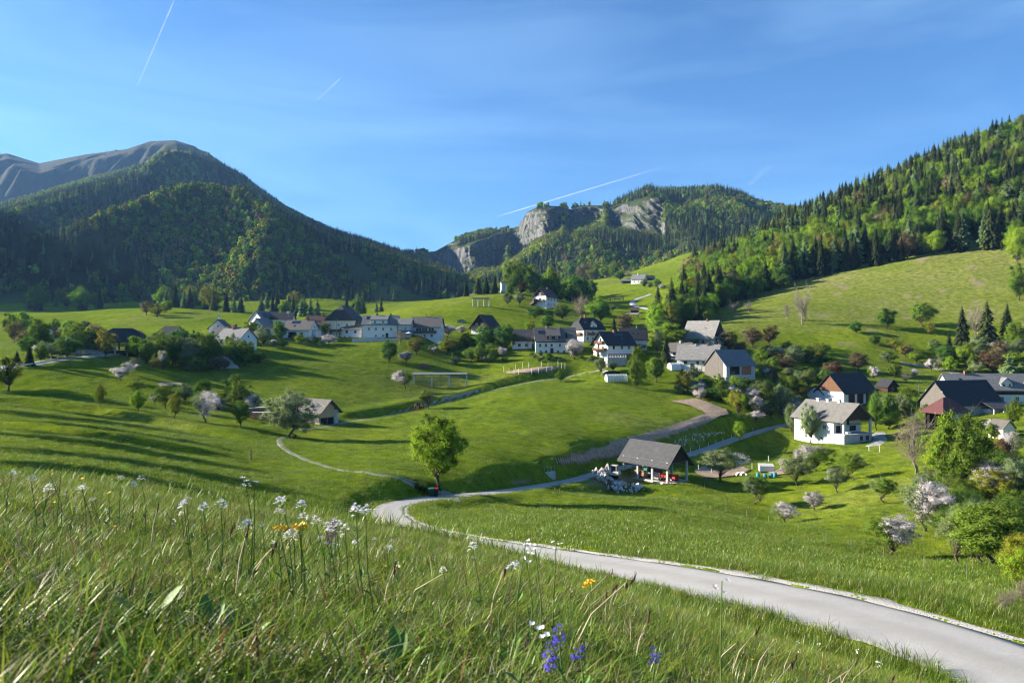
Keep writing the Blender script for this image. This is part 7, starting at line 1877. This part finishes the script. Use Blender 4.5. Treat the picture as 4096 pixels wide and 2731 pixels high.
for i in range(34):
    y=rg.uniform(1.7,3.8); u=rg.uniform(-20,930); x=(u-512)/F*y
    stalk(x,y,rg.uniform(.11,.19),rg.uniform(-.02,.14),rg.uniform(-.04,.04),"pale dry grass stalk leaning in the foreground meadow",rg.random()<.6)
# ------------------------------------------------------------------ small things of the village and fields
def at_px(u,v,hint=None): return ray(u,v,hint)
# bee house on the field track
P=at_px(418.5,409.5,195); e=empty("bee_house",P,math.radians(8),"small bee house with red and yellow hive fronts by the field track","bee house")
MB().box(-1.05,1.05,0,1.1,.25,1.85).build("cabinet",W_NWOOD,e)
MB().hexa([(-1.2,-.25,1.85),(1.2,-.25,1.85),(1.2,1.2,1.95),(-1.2,1.2,1.95),(-1.2,-.25,1.93),(1.2,-.25,1.93),(1.2,1.2,2.03),(-1.2,1.2,2.03)]).build("roof",M_BLACK,e)
for i,(c) in enumerate([M_RED,M_YELLOW,M_RED,M_YELLOW]):
    for j in range(2): MB().box(-.98+i*.5,-.53+i*.5,-.05,-.003,.35+j*.74,1.02+j*.74).build("hive_front",[M_RED,M_YELLOW,W_DWOOD][(i+j)%3],e)
for x in (-.95,.95): MB().box(x-.06,x+.06,.1,1.0,-.5,.247).build("leg",W_DWOOD,e)
for x in (-1.5,1.35): MB().box(x-.14,x+.14,.2,.7,.45,.85).build("side_box",W_DWOOD,e)
# refuse bins under the maple
for (u,m,l) in [(431.5,M_GREEN,"dark green refuse bin under the lone maple"),(435.5,M_BLACK,"black refuse bin with red lid under the lone maple")]:
    P=at_px(u,496.5,88); e=empty("refuse_bin",P,.2,l,"bin")
    MB().hexa([(-.24,-.28,.08),(.24,-.28,.08),(.24,.28,.08),(-.24,.28,.08),(-.30,-.36,1.0),(.30,-.36,1.0),(.30,.36,1.0),(-.30,.36,1.0)]).build("body",plain("bin_"+str(u),(0.01,0.06,0.03) if m is M_GREEN else (0.015,0.015,0.017),.5),e)
    MB().hexa([(-.32,-.40,1.003),(.32,-.40,1.003),(.32,.38,1.003),(-.32,.38,1.003),(-.28,-.34,1.09),(.28,-.34,1.09),(.28,.34,1.11),(-.28,.34,1.11)]).build("lid",M_RED if m is M_BLACK else M_GREEN,e)
    for x in (-.26,.26): MB().tube([(x-.03,.3,.1),(x+.03,.3,.1)],.1,10).build("wheel",M_TYRE,e)
# greenhouse by the tall pear, and the plastic tunnel of the farm
def tunnel(name,label,P,rz,L,r,mat,h=1.0):
    e=empty(name,P,rz,label,"greenhouse"); n=10; pts=[(math.cos(math.pi*k/n)*r,math.sin(math.pi*k/n)*r*1.05+.4) for k in range(n+1)]; pts=[(r,-.4)]+pts+[(-r,-.4)]
    V_=[];F_=[]
    m=MB(); vs=[(x,-L/2,z) for x,z in pts]+[(x,L/2,z) for x,z in pts]; k=len(pts)
    m._add(vs,[(i,i+1,k+i+1,k+i) for i in range(k-1)]+[tuple(range(k)),tuple(range(k,2*k))]); m.build("cover",mat,e)
    for i in range(int(L/.9)+1):
        y=-L/2+i*L/int(L/.9); MB().tube([(x*1.012,y,z*1.012) for x,z in pts],.035,5,False).build("hoop",M_FRAME,e)
    MB().tube([(0,-L/2,r*1.05+.43),(0,L/2,r*1.05+.43)],.035,5).build("ridge_bar",M_FRAME,e)
    MB().box(-.5,.5,-L/2-.04,-L/2+.02,-.3,1.6).build("door",M_FRAME,e)
M_POLY=plain("polycarbonate_sheet",(0.62,0.68,0.68),.25,spec=.6,var=.1,alpha=.62)
tunnel("greenhouse","low translucent arched greenhouse on the field edge",at_px(616,380,234),math.radians(-78),6.6,1.5,M_POLY)
tunnel("plastic_tunnel","small pale plastic tunnel left of the white farm building",at_px(674,368.5,250),math.radians(-70),3.6,1.5,M_SHEET)
P=at_px(612,374.5,241); e=empty("covered_log_pile",P,.1,"log pile under a black and white sheet behind the greenhouse","log pile")
MB().prism([(-2.9,-.3),(2.9,-.3),(2.5,1.0),(1.2,1.35),(-1.4,1.3),(-2.5,.9)],'y',0,1.6).build("sheet",M_BLACK,e)
for i in range(7): MB().tube([(-2.4+i*.8,-.18,.1),(-2.4+i*.8,1.7,.1)],.2,8).build("log",M_LOG,e)
MB().prism([(-2.7,.85),(-1.3,1.33),(-1.2,1.42),(-2.75,.95)],'y',-.02,1.62).build("white_flap",M_FRAME,e)
# white mobile coop, barrels and hoops
P=at_px(767,472,156); e=empty("mobile_coop",P,math.radians(-8),"white box coop with sheet roof on the orchard terrace","coop")
MB().box(-1.5,1.5,0,2.0,.25,1.35).build("box",M_SHEET,e); MB().hexa([(-1.6,-.1,1.35),(1.6,-.1,1.35),(1.6,2.1,1.65),(-1.6,2.1,1.65),(-1.6,-.1,1.40),(1.6,-.1,1.40),(1.6,2.1,1.70),(-1.6,2.1,1.70)]).build("roof",W_CONC,e)
for x in (-1.2,1.2): MB().box(x-.08,x+.08,.1,1.9,-.3,.25).build("runner",W_DWOOD,e)
for i,(u,v) in enumerate([(758,477),(765,478),(771,477.5),(775,476.5)]):
    P=at_px(u,v,150); e=empty("water_barrel",P,0,["leftmost","second","third","rightmost"][i]+" teal barrel in front of the white coop","barrel")
    MB().tube([(0,0,0),(0,0,.1),(0,0,.5),(0,0,.9),(0,0,.98)],[.34,.38,.41,.38,.33],12).build("drum",M_TEAL,e); MB().tube([(0,0,.985),(0,0,1.02)],.12,8).build("bung",M_BLACK,e)
for i,u in enumerate((740,745)):
    P=at_px(u,475.5-i*.3,152); e=empty("white_hoop_cloche",P,.3*i,["left","right"][i]+" white hooped cover beside the coop","cloche")
    n=8; m=MB(); vs=[(math.cos(math.pi*k/n)*.7,y,math.sin(math.pi*k/n)*.75) for y in (0,.9) for k in range(n+1)]; m._add(vs,[(k,k+1,n+2+k,n+1+k) for k in range(n)]); m.build("cover",M_FRAME,e)
    for y in (-.01,.91): MB().tube([(math.cos(math.pi*k/n)*.71,y,math.sin(math.pi*k/n)*.76) for k in range(n+1)],.02,4).build("hoop",M_METAL,e)
# stacked firewood rows and the red slide near the wooden barn
for i,(u,v,L,rz,l) in enumerate([(258,415,5.2,.95,"left firewood row behind the big pear tree"),(264.5,420,5.0,.25,"right firewood row behind the big pear tree"),(287,425,3.6,.3,"firewood row half hidden by the pear crown")]):
    e=empty("firewood_row",at_px(u,v,160),rz,l,"firewood"); log_ends(e,-L/2,L/2,-.3,1.7,0,1.0,.13,30+i,name="split_logs"); MB().box(-L/2-.1,L/2+.1,-.15,1.15,1.72,1.78).build("cover_sheet",W_CONC,e)
    for x in (-L/2-.08,L/2+.08): MB().box(x-.06,x+.06,.3,.5,-.4,1.9).build("end_post",W_DWOOD,e)
P=at_px(250,420,158); e=empty("garden_slide",P,.4,"orange red garden slide beside the firewood rows","slide")
MB().hexa([(-.9,-.25,.9),(1.3,-.25,.05),(1.3,.25,.05),(-.9,.25,.9),(-.9,-.25,1.0),(1.3,-.25,.15),(1.3,.25,.15),(-.9,.25,1.0)]).build("chute",M_ORANGE,e)
for y in (-.28,.28): MB().bar((-.9,y,1.08),(1.3,y,.22),.05,.16).build("side_wall",M_ORANGE,e); MB().bar((-.95,y,1.2),(-1.25,y,-.1),.06).build("ladder_leg",M_STEEL,e)
for k in range(3): MB().bar((-1.0-.07*k,-.28,.9-.3*k),(-1.0-.07*k,.28,.9-.3*k),.04).build("rung",M_STEEL,e)
# parked car on the hill meadow
P=at_px(461.5,322.3,340); e=empty("parked_car",P,math.radians(8),"blue-grey car parked on the hill meadow","car")
M_CAR=plain("blue_grey_car_paint",(0.10,0.14,0.20),.3,spec=.6,var=.05)
MB().prism([(-2.1,.3),(2.1,.3),(2.1,.75),(1.2,.9),(.7,1.45),(-.9,1.45),(-1.7,.95),(-2.1,.85)],'y',-.85,.85).build("body",M_CAR,e)
MB().prism([(-1.5,.93),(1.1,.93),(.62,1.36),(-.85,1.36)],'y',-.88,-.84).build("side_window",M_GLASS,e)
for x in (-1.3,1.3):
    for y in (-.8,.8): wheel(e,x,y,.32,.2)
for y in (-.6,.6): MB().box(2.09,2.13,y-.15,y+.15,.6,.75).build("headlight",M_FRAME,e)
# parasol on the terrace
P=at_px(409,339,279); e=empty("parasol",P,0,"white parasol on the terrace beside the balcony house","parasol")
m=MB(); m._add([(0,0,2.9)]+[(math.cos(k*math.pi/4)*1.4,math.sin(k*math.pi/4)*1.4,2.3) for k in range(8)],[(0,1+k,1+(k+1)%8) for k in range(8)]); m.build("canopy",M_FRAME,e); MB().tube([(0,0,-.5),(0,0,2.9)],.04,6).build("pole",M_METAL,e)
# low concrete garden wall below the big white house
a,b=at_px(352,342,278),at_px(398,340.5,278); e=empty("garden_wall",(a+b)/2,math.atan2(b.y-a.y,b.x-a.x),"long grey concrete garden wall below the big white house","wall"); L=(b-a).length
for i in range(6): MB().box(-L/2+i*L/6+.01,-L/2+(i+1)*L/6-.01,0,.25,-1.5,1.15).build("panel",W_CONC,e)
MB().box(-L/2,L/2,-.04,.29,1.15,1.24).build("coping",W_CONC,e)
for i in range(16): MB().box(-L/2+i*L/16,-L/2+i*L/16+.06,.08,.14,1.24,1.9).build("fence_post",M_METAL,e)
# posts: garden plot, orchard fence, pasture
def post(u,v,d,h,label,group,mat=None,w=.09,name="fence_post"):
    P=at_px(u,v,d); e=empty(name,P,random.uniform(0,1),label,"post",group)
    MB().hexa([(-w/2,-w/2,-.4),(w/2,-w/2,-.4),(w/2,w/2,-.4),(-w/2,w/2,-.4),(-w*.42,-w*.42,h),(w*.42,-w*.42,h),(w*.42,w*.42,h),(-w*.42,w*.42,h)]).build("shaft",mat or M_FRAME,e); MB().box(-w*.6,w*.6,-w*.6,w*.6,h,h+.05).build("cap",mat or M_FRAME,e)
for (u,v) in [(503.8,371.6),(509,373),(514,373.7),(518.5,374),(531.5,374),(538.5,373),(546.5,372.3),(552,371.6),(515.4,369),(522.5,368.3),(528.7,367.6),(541.3,366.8),(548,366.2),(558,366.4),(561.5,368.2),(565,368.4)]:
    post(u,v,250,1.9,"white stake around the fenced garden plot","stakes around the garden plot")
for (u,v,d) in [(690.5,452.5,180),(699.5,449.6,184),(708.5,446.6,189),(716,444,193),(723,441.5,197),(731.5,438.7,201),(745,434,207),(753,431,210)]:
    post(u,v,d,1.1,"slim pale fence post along the right side of the driveway","fence posts along the driveway")
for (u,v,d) in [(698.5,470.5,160),(711.5,473,156),(752,468.5,160),(764,468,162),(869,451,170),(879.5,451.5,170),(846,443.5,178),(768.5,461,168)]:
    post(u,v,d,1.3,"short white post between the orchard trees","white posts in the orchard")
for (u,v,d) in [(704.5,488,138),(714,498.5,128),(726,508.5,118),(746.5,516,110),(768.5,523,104),(798,531.5,92),(826,540,84),(851,548.5,76),(883.5,557,68),(924,570,60),(967,580.5,54)]:
    post(u,v,d,1.0,"thin grey electric fence stake crossing the lower meadow","electric fence stakes",M_METAL,.03)
post(251,459.5,105,1.4,"lone dark fence post on the left slope","single posts",W_DWOOD,.14)
# guard rail, delineators, lamp and sign on the left road
pts=[at_px(u,v,d) for u,v,d in [(18,367.6,178),(30,366,182),(45,363.6,187),(60,361,192),(72,359,198),(82,357.6,203)]]
e=empty("guard_rail",pts[0],0,"grey steel guard rail along the left village road","guard rail"); o=pts[0]
L=spline([tuple(p-o) for p in pts],2.0)
for i in range(len(L)-1):
    a_,b_=Vector(L[i]),Vector(L[i+1]); MB().bar(a_+Vector((0,0,.62)),b_+Vector((0,0,.62)),.06,.32).build("rail_beam",M_METAL,e)
    if i%2==0: MB().bar(a_+Vector((0,.08,-.6)),a_+Vector((0,.08,.78)),.10).build("post",M_METAL,e)
M_WSTRIPE=plain("white_plastic",(0.75,0.75,0.73),.6,var=.05)
for i,(u,v) in enumerate([(28,365),(51,360.5),(57.5,359.3),(62,358.5),(69,357.4)]):
    P=at_px(u,v,196); e=empty("road_delineator",P,0,"red and white striped delineator by the left road works","delineator","delineators at the road works")
    MB().box(-.14,.14,-.04,.04,0,1.15).build("board",M_WSTRIPE,e)
    for k in range(3): MB().hexa([(-.15,-.05,.15+k*.36),(.15,-.05,.27+k*.36),(.15,.05,.27+k*.36),(-.15,.05,.15+k*.36),(-.15,-.05,.30+k*.36),(.15,-.05,.42+k*.36),(.15,.05,.42+k*.36),(-.15,.05,.30+k*.36)]).build("stripe",M_RED,e)
P=at_px(66,358.5,200); e=empty("street_lamp",P,0,"thin grey street lamp standing by the left gravel heap","street lamp")
MB().tube([(0,0,-.5),(0,0,5.6)],[.08,.05],8).build("pole",M_METAL,e); MB().bar((0,0,5.55),(1.0,0,5.75),.07).build("arm",M_METAL,e); MB().box(.7,1.3,-.12,.12,5.66,5.76).build("lamp_head",M_METAL,e)
P=at_px(83,357.3,204); e=empty("road_sign",P,0,"yellow road sign at the end of the guard rail","sign")
MB().tube([(0,0,-.5),(0,0,1.8)],.035,6).build("post",M_METAL,e); MB().box(-.45,.45,-.06,-.03,1.3,1.9).build("board",M_YELLOW,e)
# little culvert with railing by the road
P=at_px(546.5,473.5,136); e=empty("culvert_head",P,math.radians(25),"small concrete culvert head with thin railing by the road","culvert")
MB().box(-1.8,1.8,0,.35,-1.5,.35).build("head_wall",W_CONC,e); MB().box(-1.8,-1.5,.36,1.8,-1.5,.3).build("wing_wall",W_CONC,e); MB().box(1.5,1.8,.36,1.8,-1.5,.3).build("wing_wall",W_CONC,e)
for i in range(6): MB().tube([(-1.7+i*.68,.15,.3),(-1.7+i*.68,.15,1.25)],.025,5).build("railing_post",M_METAL,e)
MB().tube([(-1.75,.15,1.22),(1.75,.15,1.22)],.025,5).build("handrail",M_METAL,e)
# crash barrier and stacked material on the hilltop lane
a,b=at_px(467,290.5,470),at_px(488,288.5,478); e=empty("lane_barrier",a,math.atan2(b.y-a.y,b.x-a.x),"white low barrier along the hilltop lane","barrier"); L=(b-a).length
for i in range(5): MB().box(i*L/5+.03,(i+1)*L/5-.03,0,.2,.2,.9).build("panel",M_FRAME,e); MB().box(i*L/5,i*L/5+.15,-.02,.22,-.8,.95).build("post",M_METAL,e)
for i,(u,c,w,l) in enumerate([(490.5,M_FRAME,2.0,"white wrapped bale pile beside the transformer tower"),(494,W_NWOOD,1.8,"left wood pile beside the transformer tower"),(497.5,M_LOG,1.6,"right orange wood pile beside the transformer tower")]):
    P=at_px(u,292,462); e=empty("material_pile",P,0,l,"pile")
    for k in range(5): MB().tube([(-w/2+(k%3)*w/3+(.2 if k>2 else 0),0,.25+.45*(k//3)),(-w/2+(k%3)*w/3+(.2 if k>2 else 0),2.2,.25+.45*(k//3))],.30,8).build("bale" if i==0 else "log",c,e)
P=at_px(31*2.35+4,328.5,392); e=empty("log_stack",at_px(77.5,328.5,380),.1,"dark log stack in the left valley","log stack")
for k in range(8): MB().tube([(-2.4,.5*(k%4),.25+.42*(k//4)),(2.4+.2*(k%2),.5*(k%4),.25+.42*(k//4))],.24,8).build("log",W_DWOOD,e)
h=V("valley_hut","small dark hut half hidden among the left valley trees",(47,337,330),20,4.5,5,2.6,2.2,'y',W_WHITE,R_DARK,cat='hut'); h.win('f',0,1.2,.8,.8)
# power poles and wires of the village
def pole(u,v,d,h,l):
    P=at_px(u,v,d); e=empty("power_pole",P,0,l,"pole"); MB().tube([(0,0,-.5),(0,0,h)],[.13,.09],7).build("shaft",W_GWOOD,e); MB().bar((-.7,0,h-.35),(.7,0,h-.35),.10).build("cross_arm",W_GWOOD,e)
    for x in (-.6,0,.6): MB().tube([(x,0,h-.3),(x,0,h-.08)],.05,6).build("insulator",M_FRAME,e)
pole(336.5,338,284,7.5,"timber power pole in front of the small white house"); pole(919,407,215,8,"timber power pole between the right barns"); pole(528,350,280,6.5,"timber power pole behind the black-fenced house")

# ------------------------------------------------------------------ contrails high in the sky
def contrail_mat(name,a):
    m,n,l=newmat(name); o=n.new("ShaderNodeOutputMaterial"); tr=n.new("ShaderNodeBsdfTransparent"); d=n.new("ShaderNodeBsdfDiffuse"); t=n.new("ShaderNodeBsdfTranslucent"); d.inputs[0].default_value=(.95,.95,.95,1); t.inputs[0].default_value=(.95,.95,.95,1)
    mx=n.new("ShaderNodeMixShader"); mx.inputs[0].default_value=.5; l.new(d.outputs[0],mx.inputs[1]); l.new(t.outputs[0],mx.inputs[2])
    at=n.new("ShaderNodeVertexColor"); at.layer_name="Tone"; sp=n.new("ShaderNodeSeparateColor"); l.new(at.outputs[0],sp.inputs[0])
    lw=n.new("ShaderNodeLayerWeight"); lw.inputs[0].default_value=.35; iv=n.new("ShaderNodeMath"); iv.operation='SUBTRACT'; iv.inputs[0].default_value=1; l.new(lw.outputs['Facing'],iv.inputs[1])
    no=n.new("ShaderNodeTexNoise"); no.inputs['Scale'].default_value=.012; no.inputs['Detail'].default_value=4; geo=n.new("ShaderNodeNewGeometry"); l.new(geo.outputs['Position'],no.inputs['Vector'])
    p1=n.new("ShaderNodeMath"); p1.operation='MULTIPLY'; l.new(iv.outputs[0],p1.inputs[0]); l.new(sp.outputs[0],p1.inputs[1])
    p2=n.new("ShaderNodeMath"); p2.operation='MULTIPLY'; l.new(p1.outputs[0],p2.inputs[0]); l.new(no.outputs['Fac'],p2.inputs[1])
    p3=n.new("ShaderNodeMath"); p3.operation='MULTIPLY'; l.new(p2.outputs[0],p3.inputs[0]); p3.inputs[1].default_value=a
    ms=n.new("ShaderNodeMixShader"); l.new(p3.outputs[0],ms.inputs[0]); l.new(tr.outputs[0],ms.inputs[1]); l.new(mx.outputs[0],ms.inputs[2]); l.new(ms.outputs[0],o.inputs[0]); return m
M_TRAIL=contrail_mat("contrail_ice",1.0)
def contrail(label,u0,v0,u1,v1,w0,w1,f0,f1,dist=12000.0):
    a,b=Vector(((u0-512)/F*dist,dist,(341-v0)/F*dist)),Vector(((u1-512)/F*dist*1.15,dist*1.15,(341-v1)/F*dist*1.15))
    N,k=60,10; ax=(b-a).normalized(); s=ax.cross(Vector((0,1,0))).normalized(); t=s.cross(ax); vs=[];tn=[]
    for i in range(N+1):
        q=i/N; p=a+(b-a)*q; r=(w0+(w1-w0)*q)/F*dist*.5*(1+.25*float(fbm(np.array([q*30.]),np.array([u0])  ,3,3)[0])); r*= min(1,q*12+.05)
        for j in range(k): vs.append(p+(s*math.cos(2*math.pi*j/k)+t*math.sin(2*math.pi*j/k))*r); tn.append((f0+(f1-f0)*q)*min(1,(1-q)*4+.0))
    fs=[(i*k+j,i*k+(j+1)%k,(i+1)*k+(j+1)%k,(i+1)*k+j) for i in range(N) for j in range(k)]
    me=np_mesh("contrail",np.array([tuple(v) for v in vs]),np.array(fs),M_TRAIL,True); vert_color(me,np.repeat(np.array(tn)[:,None],3,1),"Tone")
    o=link_mesh("contrail",me); return tag(o,label,"contrail")
contrail("long thin contrail falling from the top left edge",176,-4,130,103,1.3,1.8,.42,.05)
contrail("short bright contrail left of the sky's middle",341.5,77,312,105,1.2,1.6,.6,.06)
contrail("contrail rising to the right behind the cliff top",496,216.5,672,164,1.1,2.6,.46,.05)
contrail("faint broad contrail at the right above the forest",749,185,775,160,4.0,7.0,.16,.06)
# ------------------------------------------------------------------ the hazy air of the valley
m, n, l = newmat("haze_air")
o_ = n.new("ShaderNodeOutputMaterial"); pv = n.new("ShaderNodeVolumePrincipled")
pv.inputs['Color'].default_value = (0.26, 0.52, 1.0, 1); pv.inputs['Density'].default_value = 0.000052
pv.inputs['Anisotropy'].default_value = 0.2
l.new(pv.outputs[0], o_.inputs['Volume'])
hz = MB().box(-4200, 4200, -120, 4300, -60, 960).build("haze", m)
tag(hz, kind="stuff")
